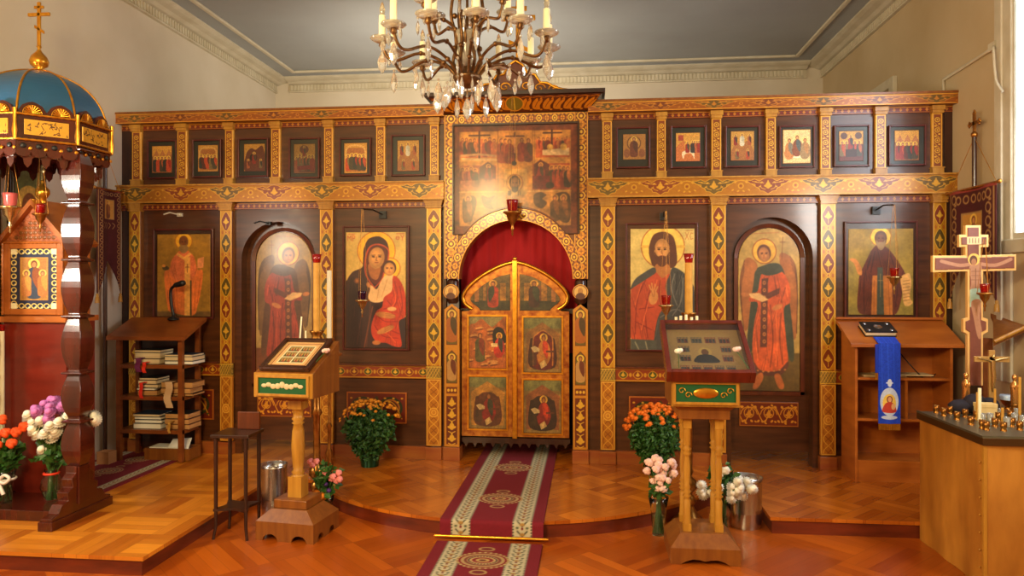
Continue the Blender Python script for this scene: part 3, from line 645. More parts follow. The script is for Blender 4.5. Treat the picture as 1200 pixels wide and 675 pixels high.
def p_monk():
    cv=Cv(55,65,445,590,.4,(170,150,74)); cv.fade((140,140,60),0,.5); cv.ell(100,150,90,90,(226,190,120),0,0,.35,soft=60)
    cv.ell(250,113,64,60,(190,120,40)); cv.ell(250,113,60,56,(252,224,96),0,.35)
    cv.poly([(225,165),(192,200),(155,275),(125,340),(116,400),(112,565),(190,592),(330,592),(372,500),(382,405),(398,345),(345,250),(290,182),(255,170)],(104,48,34),True)
    for l in ([(190,230),(150,380),(150,570)],[(310,230),(350,380),(340,540)],[(215,200),(190,330)]): cv.line(l,6,(70,28,24),sm=True)
    cv.shade([(225,165),(192,200),(155,275),(125,340),(116,400),(112,565),(190,592),(330,592),(372,500),(382,405),(398,345),(345,250),(290,182)],36,(60,24,22),(150,84,64),10,wd=6)
    cv.poly([(200,350),(318,350),(322,592),(192,592)],(206,134,66)); cv.line([(210,380),(208,590)],4,(160,90,40)); cv.line([(295,370),(305,590)],4,(160,90,40))
    cv.poly([(230,300),(262,300),(270,592),(226,592)],(74,88,92)); cv.line([(248,340),(248,480)],3,(180,160,110)); cv.line([(236,380),(260,380)],3,(180,160,110))
    cv.poly([(60,250),(100,250),(132,300),(136,345),(112,340),(90,280)],(214,146,80),True)
    cv.poly([(368,368),(400,340),(425,342),(434,400),(424,480),(442,515),(410,538),(388,520),(380,450)],(236,196,136),True)
    for k in range(7): cv.line([(384,385+20*k),(424,378+20*k)],3,(150,96,54))
    cv.poly([(218,135),(282,135),(270,180),(250,196),(232,180)],(176,150,120),True)
    face(cv,250,128,29,38,(140,88,54),(96,56,36),0,(180,156,128)); cv.soft(1,.12,5,(240,220,176)); return cv
def p_portal():
    cv=Cv(15,30,665,605,.42,(120,58,24)); cv.m[:]=.1
    g=(202,150,70)
    cv.rect(45,62,628,560,g); cv.m[:]*=.5
    def crowd(x0,x1,y,h,n,seed):
        rr=random.Random(seed)
        for k in range(n):
            fig(cv,x0+(x1-x0)*(k+.5)/n,y+rr.uniform(-6,6),h,rr.choice([(150,60,30),(110,50,30),(190,100,46),(80,60,40),(176,80,40)]),rr.choice([(84,60,40),(196,120,60),(120,40,26)]),(216,160,66))
    cv.rect(50,100,240,200,(196,112,50)); crowd(50,135,95,95,4,1); crowd(170,240,95,95,3,2)
    cv.line([(150,62),(150,200)],9,(70,36,20)); cv.line([(96,82),(205,82)],8,(70,36,20)); cv.line([(60,205),(240,212)],10,(216,190,150),sm=True); cv.line([(52,188),(150,182),(236,192)],12,(190,150,110))
    cv.rect(252,60,428,245,(206,150,66)); cv.line([(337,72),(337,240)],8,(80,40,22)); cv.line([(290,90),(385,90)],7,(80,40,22)); crowd(255,320,100,130,3,3); crowd(356,425,100,125,2,4)
    cv.line([(337,100),(337,175)],9,(206,150,100)); cv.line([(300,96),(374,96)],5,(206,150,100)); cv.ell(333,232,14,12,(50,30,20))
    cv.rect(446,100,622,205,(186,96,42)); crowd(450,520,92,90,3,5); crowd(545,620,98,80,3,6); cv.line([(530,62),(530,150)],9,(70,36,20)); cv.line([(485,76),(580,76)],8,(70,36,20))
    cv.poly([(480,165),(620,155),(620,195),(480,192)],(236,216,180)); cv.ell(520,150,16,16,(230,190,90)); cv.ell(590,150,18,18,(230,190,90))
    cv.line([(45,215),(245,215)],5,(230,190,110)); cv.line([(45,380),(628,380)],5,(224,190,120))
    cv.rect(48,240,240,372,(170,96,44)); crowd(50,140,250,95,4,7); cv.poly([(150,250),(195,222),(236,250),(236,310),(150,310)],(100,50,28)); fig(cv,198,235,90,(150,50,30),(90,60,40),(232,180,80),0,True)
    cv.rect(432,235,622,372,(176,84,38)); cv.poly([(436,240),(470,214),(516,240),(516,300),(436,300)],(96,44,24)); fig(cv,472,232,90,(150,50,30),(80,60,46),(232,180,80),0,True); crowd(520,622,250,110,5,8)
    cv.rect(430,300,520,368,(120,30,20)); cv.ell(520,350,22,18,(60,40,24)); cv.poly([(48,320),(236,316),(236,372),(48,372)],(206,150,110),op=.6)
    cv.rect(280,262,402,400,(214,176,100)); cv.ell(337,335,44,46,(150,90,40)); cv.ell(337,335,40,42,(232,182,90))
    face(cv,337,340,22,34,(170,116,66),(80,46,26),0,(80,46,26)); cv.rect(300,376,318,400,(120,90,60)); cv.rect(352,376,366,402,(120,90,60))
    cv.fade((206,170,104),0,.0)
    for pts in ([(160,400),(200,410),(232,400),(210,440),(225,470),(180,460)],[(70,410),(120,400),(136,440),(110,520),(70,540),(60,470)],[(436,400),(470,385),(502,400),(480,420),(505,440),(478,470),(440,450)],[(528,420),(560,390),(620,400),(624,530),(580,540),(566,470)]):
        cv.poly(pts,(96,66,34),True); 
    for x in (90,545,590): fig(cv,x,400,135,(110,76,40),(150,100,50),(206,160,80))
    for x in (48,246,250,430,440,626): cv.line([(x,62),(x,380)],2.5,(120,70,30),op=.7)
    X,Y=np.meshgrid(cv.xs,cv.ys); cv.keep=((X-337)**2+(Y-792)**2>=322**2)
    cv.line([(18,33),(662,33),(662,603),(18,603),(18,33)],6,(80,36,16))
    cv.line([(337+318*math.cos(math.radians(a)),792-330*math.sin(math.radians(a))) for a in range(30,151,5)],12,(110,50,22))
    cv.soft(1,.25,6,(226,196,150)); return cv
def p_small(seed,kind,lum):
    rr=random.Random(seed); cv=Cv(0,0,29,36,2.6,(206,150,60)); cv.m[:]=.15
    pal=[(150,40,26),(70,60,44),(176,90,46),(90,40,26),(120,100,60),(50,50,46),(190,70,34)]
    if kind=='cave': cv.poly([(2,36),(3,14),(10,6),(16,8),(26,4),(28,36)],(104,50,28),True); cv.ell(13,18,5,5,(34,20,16)); fig(cv,14,11,15,pal[0],pal[1]); fig(cv,6,20,12,pal[2],pal[3]); fig(cv,23,20,12,pal[4],pal[5])
    if kind=='arch': cv.rect(2,6,27,34,(170,104,48)); cv.line([(3,30),(3,8),(14,3),(26,8),(26,30)],2,(220,170,90),sm=True); [fig(cv,5+4.8*k,13+rr.uniform(-1,1),19,rr.choice(pal),rr.choice(pal)) for k in range(5)]
    if kind=='mount': cv.poly([(0,36),(2,22),(8,14),(14,20),(20,12),(27,22),(29,36)],(176,110,50),True); fig(cv,14,3,15,(230,220,190),(200,190,160)); fig(cv,6,4,13,pal[0],pal[1]); fig(cv,23,4,13,pal[2],pal[3]); fig(cv,8,22,12,pal[4],pal[0]); fig(cv,21,22,12,pal[6],pal[1])
    if kind=='crowd': cv.rect(1,20,28,35,(120,50,30)); [fig(cv,4+4.2*k,14+rr.uniform(-2,2),19,rr.choice(pal),rr.choice(pal)) for k in range(6)]; cv.ell(14,7,6,5,(110,50,30)); fig(cv,14,3,12,pal[0],pal[1]); cv.poly([(5,27),(24,26),(25,31),(5,32)],(140,20,20))
    if kind=='halo': cv.rect(1,1,28,35,(190,130,56)); cv.ell(14,13,9,10,(120,76,36)); cv.ell(14,13,7.5,8.5,(206,150,70)); fig(cv,14,4,28,(120,60,36),(90,50,34)); cv.ell(5,27,4,6,(150,90,50)); cv.ell(24,27,4,6,(150,90,50))
    if kind=='ride': cv.poly([(0,36),(0,20),(10,10),(12,22),(29,24),(29,36)],(196,110,50),True); cv.poly([(8,24),(20,22),(22,33),(18,26),(11,27),(9,33)],(236,214,170),True); fig(cv,14,11,14,pal[0],pal[1]); [fig(cv,20+2.6*k,10,15,rr.choice(pal),rr.choice(pal)) for k in range(4)]; cv.rect(3,3,9,10,(160,60,40))
    if kind=='seated': cv.rect(1,1,28,35,(222,190,130)); cv.rect(9,22,20,30,(236,220,180)); fig(cv,7,9,22,(190,120,60),(120,110,90),(236,200,120),0,True); fig(cv,15,6,22,(130,70,40),(80,90,90),(236,200,120),0,True); fig(cv,23,9,22,(150,120,80),(170,120,70),(236,200,120),0,True)
    if kind=='assembly': cv.rect(0,16,29,36,(100,34,22)); [fig(cv,4+5*k,12,18,rr.choice(pal),rr.choice(pal)) for k in range(5)]; fig(cv,14,5,16,pal[0],pal[5]); cv.rect(8,22,21,31,(60,28,20)); cv.ell(6,6,4,4,(90,50,30)); cv.ell(23,6,4,4,(90,50,30))
    if kind=='temple': cv.rect(0,14,29,36,(150,96,50)); [cv.poly([(2+9*k,14),(6.5+9*k,5),(11+9*k,14)],(176,110,60)) for k in range(3)]; [fig(cv,5+4.8*k,14,20,rr.choice(pal),rr.choice(pal)) for k in range(5)]
    cv.speck(.25,seed,2); cv.line([(0,0),(29,0),(29,36),(0,36),(0,0)],1.2,(90,44,22)); cv.c*=lum; return cv
def p_evangelist(kind):
    W,H=47,60; cv=Cv(0,0,W,H,2.6,(150,130,80)); cv.m[:]=.05
    if kind=='rocks':
        cv.rect(0,0,W,14,(150,150,110)); rr=random.Random(3)
        cv.poly([(0,60),(0,14),(8,8),(16,3),(24,9),(30,12),(40,4),(47,2),(47,60)],(196,112,50),True)
        for k in range(22): 
            x,y=rr.uniform(0,44),rr.uniform(12,58); cv.ell(x,y,5,1.4,(236,176,110),-8); cv.ell(x,y+1.8,5,.9,(130,66,30),-8)
        cv.poly([(30,18),(36,12),(44,16),(46,30),(32,32)],(30,24,24),True); fig(cv,38,19,28,(206,50,30),(60,60,60),(244,200,80),0,True); fig(cv,14,18,34,(96,96,52),(150,60,30),None); cv.rect(28,31,36,35,(240,226,190))
    else:
        cv.rect(0,0,W,12,(130,140,96)); 
        c={'a':((196,150,70),(104,60,40)),'b':((150,110,60),(70,30,22)),'c':((150,96,60),(60,40,26))}[kind]
        cv.poly([(2,18),(23,5),(45,18),(45,22),(2,22)],c[0]); cv.rect(3,22,9,56,c[0]); cv.rect(38,22,44,56,c[0])
        cv.poly([(8,26),(12,22),(18,18),(29,18),(35,22),(39,26),(39,54),(8,54)],c[1],True)
        if kind=='b': cv.poly([(12,54),(12,24),(17,18),(24,14),(31,18),(36,24),(36,54)],(110,24,20),True); cv.line([(12,52),(12,24),(17,18),(24,14),(31,18),(36,24),(36,52)],1.4,(190,130,60),sm=True)
        fig(cv,25,18,34,(206,140,60) if kind=='b' else (150,40,34),(200,66,34) if kind!='a' else (60,66,56),(246,206,90) if kind!='a' else None,0,True)
        cv.poly([(9,33),(14,31),(20,34),(20,37),(13,38)],(238,226,196)); cv.poly([(20,50),(26,46),(29,52),(22,56)],(226,206,160)); cv.rect(28,36,38,38,(90,50,30)); cv.rect(8,38,16,52,(70,60,44),op=.6)
    cv.speck(.15,5,2); cv.soft(0,.2,7,(214,188,140)); cv.line([(0,0),(W,0),(W,H),(0,H),(0,0)],1,(60,30,14)); return cv
# ---------------------------------------------------------------- ICONOSTASIS
Zt,Zt2,Zt3,Ze1,Ze0,Zc,Zm1,Zm0,Zb=3.02,2.93,2.882,2.397,2.251,2.18,.878,.770,.218
IY=5.93            # panel face
def X_(px): return ax(px,D)
ico=thing('iconostasis',(-.56,D,PZ),'two-tier mahogany and gold icon screen with gilded pilasters and central royal doors','icon screen')
ex0,ex1=X_(141),X_(1118)
lower=[(152.5,166),(259,273),(375.5,391),(500,517.5),(703.7,721),(833,850.4),(960.8,978.8),(1092,1108)]
upper=[(155,165),(208,218.6),(264,273),(318,328),(380,390),(441,451),(504,514),(706,717),(770,780),(834,845),(898,909),(961.5,973),(1026,1038),(1092.5,1104)]
def XR_(a): return (X_(a[0]),X_(a[1]))
# lower bay panels (icon bays plain, door bays arched)
def arch_panel(x0,x1,z0,z1,a0,a1,zs,y0,y1,ztop=None,n=20):
    """wall x0..x1, z0..z1 with arched opening a0..a1 springing at zs (elliptic to ztop)"""
    m=MB(); r=(a1-a0)/2; cx=(a0+a1)/2; rz=(ztop-zs) if ztop else r
    if a0>x0: m.box(x0,a0,y0,y1,z0,z1)
    if a1<x1: m.box(a1,x1,y0,y1,z0,z1)
    ap=[(cx-r*math.cos(math.pi*i/n),zs+rz*math.sin(math.pi*i/n)) for i in range(n+1)]
    for i in range(n):
        (xa,za),(xb,zb)=ap[i],ap[i+1]
        m.add([(xa,y0,za),(xb,y0,zb),(xb,y0,z1),(xa,y0,z1),(xa,y1,za),(xb,y1,zb),(xb,y1,z1),(xa,y1,z1)],[(0,1,2,3),(7,6,5,4),(0,4,5,1),(3,2,6,7)])
    return m
L=[XR_(a) for a in lower]
bays=[(L[0][1],L[1][0]),(L[1][1],L[2][0]),(L[2][1],L[3][0]),(L[4][1],L[5][0]),(L[5][1],L[6][0]),(L[6][1],L[7][0])]
DL=(X_(281),X_(368.5)); DR=(X_(857.5),X_(954))
for i,(a,b) in enumerate(bays):
    a-=.02; b+=.02
    if i in (1,4):
        d0,d1=(DL if i==1 else DR); zt=at(905,254,D).z; m=arch_panel(a,b,PZ,Ze0,d0,d1,zt-(d1-d0)/2,IY,IY+.13)
    else: m=MB().box(a,b,IY,IY+.05,PZ,Ze0)
    m.build('bay_panel',M['mahog'],ico)
# end panels and side panels by the portal
MB().box(ex0,L[0][0]-.001,IY-.01,IY+.3,PZ,Zt2).build('end_panel',M['mahogdark'],ico)
MB().box(L[7][1]+.001,ex1,IY-.01,IY+.3,PZ,Zt2).build('end_panel',M['mahogdark'],ico)
PL0,PL1=X_(521.5),X_(539); PR0,PR1=X_(671.5),X_(689)
for a,b in ((L[3][1]-.01,PL0+.005),(PR1-.005,L[4][0]+.01)): MB().box(a,b,IY,IY+.05,PZ,Ze0).build('side_panel',M['mahog'],ico)
# upper tier wall
for a,b in ((L[0][0],PL0),(PR1,L[7][1])): MB().box(a,b,IY,IY+.05,Ze1,Zt2).build('upper_panel',M['mahog'],ico)
# entablature and top bands (painted front, solid body)
for k,(a,b) in enumerate(((ex0,PL0),(PR1,ex1))):
    Lp=(b-a)/.0069; ph=[(X_(380)-a)/.0069%120, (X_(712)-a)/.0069%120][k]
    MB().box(a,b,D-.05,IY+.08,Ze0,Ze1).build('entablature',M['oakbrown'],ico)
    cv_band(Lp,21,60,ph).mesh('entablature_marquetry',flat(a,b,Ze0,Ze1,D-.056),'ornament',ico,(0,.006,0))
    MB().box(a-.0,b,D-.06,IY+.08,Zt2,Zt).box(a,b,D-.075,IY+.08,Zt-.012,Zt+.006).build('top_cornice',M['oakbrown'],ico)
    cv_band(Lp,13,60,ph,(116,56,24),(160,90,32),(206,136,52)).mesh('cornice_marquetry',flat(a,b,Zt2,Zt-.012,D-.066),'ornament',ico,(0,.006,0))
    MB().box(a,b,D-.075,D-.05,Ze1-.008,Ze1+.004).box(a,b,D-.07,D-.05,Ze0-.006,Ze0+.004).build('moulding',M['oakgold'],ico)
    seg=[p for p in upper if (p[0]<520)==(k==0)]
    cv_dentil(Lp,8).mesh('dentil_frieze',flat(a,b,Zt3,Zt2,IY-.012),'ornament',ico,(0,.012,0))
    cv_dentil(Lp,9).mesh('dentil_frieze',flat(a,b,Zc+.01,Ze0-.006,IY-.018),'ornament',ico,(0,.018,0))
# pilasters
cvp=cv_pilaster(); proto=None
capz=[(0,.0),(.006,.0),(.006,.012),(0.0,.016),(.004,.03),(.012,.045),(.012,.06),(.018,.066)]
def capital(a,b,z0,z1,d,name='capital'):
    m=MB(); n=4
    for i,(o,t0,t1) in enumerate(((.004,0,.2),(0,.2,.35),(.006,.35,.6),(.012,.6,.82),(.018,.82,1))):
        m.box(a-o,b+o,D-d-o,IY,z0+(z1-z0)*t0,z0+(z1-z0)*t1)
    return m.build(name,M['oakgold'],ico)
for i,(a,b) in enumerate(L):
    w=b-a
    MB().box(a,b,D-.012,IY+.02,Zm1,Zc).build('pilaster_shaft',M['oakbrown'],ico)
    o=cvp.mesh('pilaster',flat(a,b,Zm1,Zc,D-.018),'ornament',ico,(0,.006,0))
    capital(a,b,Zc,Ze0-.004,.03)
    cv=cv_knot(17,77); cv.mesh('lower_pilaster',flat(a,b,Zb,Zm0,D-.018),'ornament',ico,(0,.03,0))
    cq=Cv(0,0,17,15,3,(160,130,60)); 
    for k in range(6): cq.line([(k*3.4,0),(k*3.4-8,15)],.7,(226,176,80)); cq.line([(k*3.4,0),(k*3.4+8,15)],.7,(100,80,36))
    cq.line([(0,.5),(17,.5)],1,G2); cq.line([(0,14.5),(17,14.5)],1,G2)
    cq.mesh('lattice_block',flat(a,b,Zm0+.004,Zm1-.004,D-.022),'ornament',ico,(0,.03,0))
    MB().box(a-.006,b+.006,D-.03,IY,PZ,Zb-.01).build('pilaster_base',M['basewood'],ico,bevel=.003)
cvu=cv_upper()
for i,(pa,pb) in enumerate(upper):
    a,b=X_(pa),X_(pb)
    cvu.mesh('upper_pilaster',flat(a,b,Ze1+.055,Zt3-.012,D-.004),'ornament',ico,(0,.034,0))
    MB().box(a-.006,b+.006,D-.02,IY,Zt3-.012,Zt3+.012).box(a-.012,b+.012,D-.03,IY,Zt3+.012,Zt3+.045).build('capital',M['oakgold'],ico)
    MB().box(a-.006,b+.006,D-.02,IY,Ze1+.006,Ze1+.05).box(a-.01,b+.01,D-.025,IY,Ze1+.05,Ze1+.058).build('upper_base',M['oakgold'],ico)
# mid bands, base boards, lower ornaments
for i,(a,b) in enumerate(bays):
    if i in (1,4): 
        continue
    n=(b-a)/.0069; cv=Cv(0,0,n,15,2.6,(150,60,26)); cv.m[:]=.2
    for k in range(int(n/17)+1):
        x=9+17*k; col=RB if k%2 else (80,84,40); lozenge(cv,x,7.5,6,5,G1); cv.ell(x,7.5,4.5,3.6,col); leafsprig(cv,x,7.5,5,G2); cv.ell(x+8.5,7.5,1.6,2.4,G1)
    cv.line([(0,1),(n,1)],1.4,G1); cv.line([(0,14),(n,14)],1.4,G1)
    MB().box(a,b,D-.0,IY+.01,Zm0,Zm1).build('mid_rail',M['oakbrown'],ico)
    cv.mesh('mid_marquetry',flat(a,b,Zm0,Zm1,D-.006),'ornament',ico,(0,.006,0))
    MB().box(a-.0,b+.0,D-.035,D+.0,Zm1,Zm1+.012).build('moulding',M['mahog2'],ico)
    MB().box(a,b,D-.005,IY,PZ,Zb-.01).build('plinth',M['basewood'],ico)
    if i in (0,2,3,5):
        px0,px1={0:(177,249),2:(405,476),3:(737,812),5:(992,1076)}[i]
        z1=at(700,464,D).z; z0=at(700,502,D).z
        cv_peacock(72,40,None).mesh('peacock_marquetry',flat(X_(px0),X_(px1),z0,z1,IY-.008),'ornament',ico,(0,.008,0))
for a,b in ((L[3][1],PL0),(PR1,L[4][0])): MB().box(a,b,D-.005,IY,PZ,Zb-.01).build('plinth',M['basewood'],ico)
MB().box(ex0,L[0][0]-.006,D,IY-.01,PZ,Zb).build('plinth',M['basewood'],ico); MB().box(L[7][1]+.006,ex1,D,IY-.01,PZ,Zb).build('plinth',M['basewood'],ico)
# deacon doors: recessed arched doors with painting
def deacon(d0,d1,pal,mir,label):
    zt=at(905,254,D).z; cx=(d0+d1)/2; Y=IY+.10
    r=(d1-d0)/2
    door=[(d0,PZ+.10)]+[(d1,PZ+.10)]+arcpts(cx,zt-r,r,0,180,24)
    o=MB().prism(door,Y,Y+.04).build('deacon_door',M['mahog'],ico); o['label']=label
    hw=(X_(938.8)-X_(865.3))/2; zt2=at(905,267,Y-.03).z
    hw*= r/((X_(954)-X_(857.5))/2)
    zb=at(905,458,Y).z
    pc=cx if not mir else cx+.01
    # arched moulding round the painting
    m=MB(); rr=hw+.035; ri=hw+.004
    oa=arcpts(pc,zt2-hw,rr,0,180,24); ia=arcpts(pc,zt2-hw,ri,0,180,24)
    for i in range(24):
        (xa,za),(xb,zb_),(xc,zc),(xd,zd)=oa[i],oa[i+1],ia[i+1],ia[i]
        m.add([(xa,Y-.02,za),(xb,Y-.02,zb_),(xc,Y-.012,zc),(xd,Y-.012,zd),(xa,Y,za),(xb,Y,zb_),(xc,Y,zc),(xd,Y,zd)],[(3,2,1,0),(0,1,5,4),(2,3,7,6)])
    m.box(pc-rr,pc-ri,Y-.016,Y,zb-.03,zt2-hw).box(pc+ri,pc+rr,Y-.016,Y,zb-.03,zt2-hw).box(pc-rr,pc+rr,Y-.016,Y,zb-.035,zb-.004)
    m.build('door_moulding',M['mahog2'],o)
    p_angel(pal,mir).mesh('archangel_painting',flat(pc-hw,pc+hw,zb,zt2,Y-.01),'icon',o,(0,.01,0))
    w=hw*.97; cv_scroll(74,29,(124,44,16),(238,166,54)).mesh('scroll_marquetry',flat(pc-w,pc+w,at(905,500,Y).z,at(905,471,Y).z,Y-.006),'ornament',o,(0,.006,0))
deacon(DL[0],DL[1],((178,156,106),(110,66,34),(160,64,44),(92,62,36),(120,92,62)),True,'recessed arched door with a pale archangel painting')
deacon(DR[0],DR[1],((196,172,104),(104,88,44),(216,100,52),(66,76,64),(178,116,66)),False,'recessed arched door with an orange-robed archangel painting')
# curtain behind, dark sanctuary
# ---------------------------------------------------------------- portal (central frame)
pcx=(PL0+PR1)/2; ri=(PR0-PL1)/2+.0; 
zsp=at(600,327,D).z; zat=at(600,258.5,D).z; zao=at(600,244.6,D).z; ztf=at(600,134,D).z; ztf2=at(600,146,D).z
YP=D-.03
arch_panel(PL0,PR1,zsp,ztf,PL1,PR0,zsp,YP+.012,IY+.06,zat,32).build('portal_frame',M['oakbrown'],ico)
# vertical strips
for a,b in ((PL0,PL1-.012),(PR0+.012,PR1)):
    zz=at(600,320,D).z
    cv_rings((ztf-zsp)/.0069,(PL1-.012-PL0)/.0069,9.5).mesh('portal_marquetry',(lambda a,b:lambda U,V:(a+(b-a)*V,YP+0*U,zsp+(ztf-zsp)*U))(b,a),'ornament',ico,(0,.012,0))
cv_rings((PR1-PL0)/.0069-24,11,10).mesh('portal_marquetry',flat(PL0+(PL1-.012-PL0),PR0+.012,ztf2,ztf,YP-.002),'ornament',ico,(0,.014,0))
# arch ring (elliptic)
cvr=cv_rings(230,14,10); rx=(PR0-PL1)/2; rzi=zat-zsp; t=.083
def ringmap(U,V):
    a=math.pi*(1-U); return pcx+(rx+t*V)*np.cos(a),YP-.006+0*U,zsp+(rzi+(zao-zat+.0)*V)*np.sin(a)
cvr.mesh('arch_marquetry',ringmap,'ornament',ico,(0,.018,0))
# icon panel above
px0,px1=at(533,0,D).x,at(677.5,0,D).x; pz1,pz0=at(605,147.5,D).z,at(605,275,D).z
p_portal().mesh('portal_icon_panel',flat(px0,px1,pz0,pz1,YP-.012),'icon',ico,(0,.02,0))
MB().box(px0-.012,px0,YP-.03,YP+.01,pz0,pz1).box(px1,px1+.012,YP-.03,YP+.01,pz0,pz1).box(px0-.012,px1+.012,YP-.03,YP+.01,pz1,pz1+.014).build('panel_moulding',M['mahogdark'],ico)
# crown cornice
zc0,zc1=at(605,133,D).z,at(605,112,D-.15).z; o0,o1=.0,.12
b0,b1=PL0,PR1
MB().frus((b0,b1,YP,IY+.05),(b0-.11,b1+.11,YP-.13,IY+.12),zc0,zc1).build('crown',M['mahogdark'],ico)
cv=Cv(0,0,170,22,2.4,(96,40,16))
for k in range(15):
    x=6+11.5*k
    if abs(x-85)<9: continue
    sg=1 if x<85 else -1
    cv.poly([(x-4,18),(x-5,10),(x-1,4),(x+1,8),(x+3,3),(x+5,8),(x+3,14),(x+4,19)],(226,140,34),True,.4); cv.line([(x-2,16),(x,9),(x+3,6)],.8,(120,60,20))
    cv.line([(x-5,3),(x,1.5),(x+5,3)],.8,(220,130,40)); cv.ell(x+5.5,19.5,1.5,1,(220,140,40))
cv.ell(85,11,10,10,(232,150,40)); cv.ell(85,11,8.8,8.8,(130,110,40)); cv.line([(85,3),(85,19)],1,(240,190,60))
cv.mesh('crown_marquetry',lambda U,V:(pcx+(U-.5)*((b1-b0)+.205*V),YP-.006-.128*V,zc0+.004+(zc1-zc0-.008)*V),'ornament',ico,(0,.004,0))
MB().box(b0-.135,b1+.135,YP-.155,IY+.12,zc1,zc1+.035).build('crown_top',M['darkwood'],ico,bevel=.004)
zp=zc1+.035; hw=X_(668)-pcx
out=[(-1,0),(-1,.035),(-.86,.045),(-.72,.06),(-.58,.10),(-.45,.105),(-.36,.17),(-.22,.18),(-.14,.25),(0,.29)]
pts=[(pcx+x*hw,zp+z) for x,z in out]+[(pcx-x*hw,zp+z) for x,z in reversed(out[:-1])]
MB().prism(pts,D+.0,D+.03).build('pediment',M['mahog2'],ico)
e=MB(); sp=pts[1:-1]; e.tube([(x,D-.006,z) for x,z in sp],.011,6); e.build('pediment_edge',M['goldleaf'],ico)
for sx in (-1,1):
    for k in range(3):
        e=MB(); cx_=pcx+sx*hw*(.2+.24*k); e.tube([(cx_+.05*math.cos(a)*(1-a/9),D-.006,zp+.075-.015*k+.04*math.sin(a)*(1-a/9)) for a in np.arange(0,8,.6)],.006,5).build('pediment_scroll',M['goldleaf'],ico)
# cross on the pediment
cr=MB(); zb=zp+.26; cx_=pcx+.02
cr.box(cx_-.02,cx_+.02,D-.0,D+.025,zb,zb+.52).box(cx_-.14,cx_+.14,D,D+.025,zb+.36,zb+.40).box(cx_-.07,cx_+.07,D,D+.025,zb+.44,zb+.475)
cr.prism([(cx_-.08,zb+.17),(cx_+.08,zb+.10),(cx_+.08,zb+.135),(cx_-.08,zb+.205)],D,D+.025); cr.build('pediment_cross',M['goldleaf'],ico,bevel=.004)
# portal columns: medallion gap, saints
for side,(a,b) in enumerate(((PL0,PL1),(PR0,PR1))):
    c=(a+b)/2; hwid=(b-a)/2; zg0,zg1=at(600,356,D).z,zsp
    MB().lathe([(hwid*.55,zg0),(hwid*.8,zg0+.02),(hwid*.75,(zg0+zg1)/2),(hwid*.8,zg1-.02),(hwid*.55,zg1)],20,(c,D+.02,0)).build('column_neck',M['mahogdark'],ico)
    cvm=Cv(0,0,20,20,3,(226,160,60)); cvm.ell(10,10,9,9,(110,60,30)); cvm.ell(10,10,8,8,(216,170,90)); cvm.ell(10,9,3.5,4.5,(140,80,46)); cvm.ell(10,8,4.8,4.6,(236,190,90),op=.4); cvm.ell(10,16,6,5,(90,50,36))
    X,Y=np.meshgrid(cvm.xs,cvm.ys); cvm.keep=((X-10)**2+(Y-10)**2<=10.1**2); cvm.m[:]=.2
    zm=at(600,342,D).z; cvm.mesh('medallion',flat(c-.062,c+.062,zm-.062,zm+.062,YP-.05),'icon',ico,(0,.06,0))
    H=(zg0-Zb)/.0069; cvc=Cv(0,0,18,H,3,(214,146,50)); cvc.m[:]=.35
    def saintp(y0,h,r1,r2):
        cvc.poly([(2.5,y0+h),(2.5,y0+7),(5,y0+4),(9,y0),(13,y0+4),(15.5,y0+7),(15.5,y0+h)],(110,56,22)); cvc.poly([(3.5,y0+h-1),(3.5,y0+7.5),(9,y0+1.8),(14.5,y0+7.5),(14.5,y0+h-1)],(112,96,46)); fig(cvc,9,y0+5,h-9,r1,r2,(240,200,90))
    saintp(3,46,(180,100,40),(80,60,36)); saintp(55,40,(196,150,100),(110,50,34))
    cvc.rect(2.5,99,15.5,107,(120,50,20)); [cvc.ell(5+4*k,103,1.5,1.8,G2) for k in range(3)]
    cvc.rect(2.5,110,15.5,H-3,(112,44,18))
    for k in range(4): leafsprig(cvc,9,118+k*14,10,G2); cvc.line([(5,124+k*14),(9,126+k*14),(13,124+k*14)],.9,G2)
    f=flat(a,b,Zb,zg0,YP)
    # pointed top
    X,Y=np.meshgrid(cvc.xs,cvc.ys); cvc.keep=(Y>=abs(X-9)*.75-.1)
    cvc.mesh('column_marquetry',f,'ornament',ico,(0,.02,0))
    MB().box(a,b,YP+.012,IY+.1,PZ+.1,zg0-.05).build('portal_column',M['mahogdark'],ico)
    MB().box(a-.006,b+.006,YP-.012,IY+.1,PZ,Zb-.004).build('pilaster_base',M['basewood'],ico,bevel=.003)
# curtain behind portal
m=MB(); n=60; xa,xb=PL1-.03,PR0+.03; vs=[];fs=[]
for i in range(n+1):
    x=xa+(xb-xa)*i/n; y=IY+.2+.004*math.sin(i*1.3)+.004*math.sin(i*.47)
    vs+=[(x,y,at(600,372,6.1).z-.3),(x,y,zat+.06)]
for i in range(n): fs.append((2*i,2*i+2,2*i+3,2*i+1))
vs2=[(v[0],v[1]+.01,v[2]) for v in vs]; N_=len(vs)
m.add(vs+vs2,fs+[tuple(j+N_ for j in f[::-1]) for f in fs],True)
tag(m.build('portal_curtain',M['velvet']),'crimson curtain hanging behind the arch above the royal doors','curtain')
struct(MB().box(PL0,PR1,6.55,6.6,PZ,2.2).build('sanctuary_shade_panel',M['sanct']))  # added dark sheet, gives the gap round the royal doors its shade
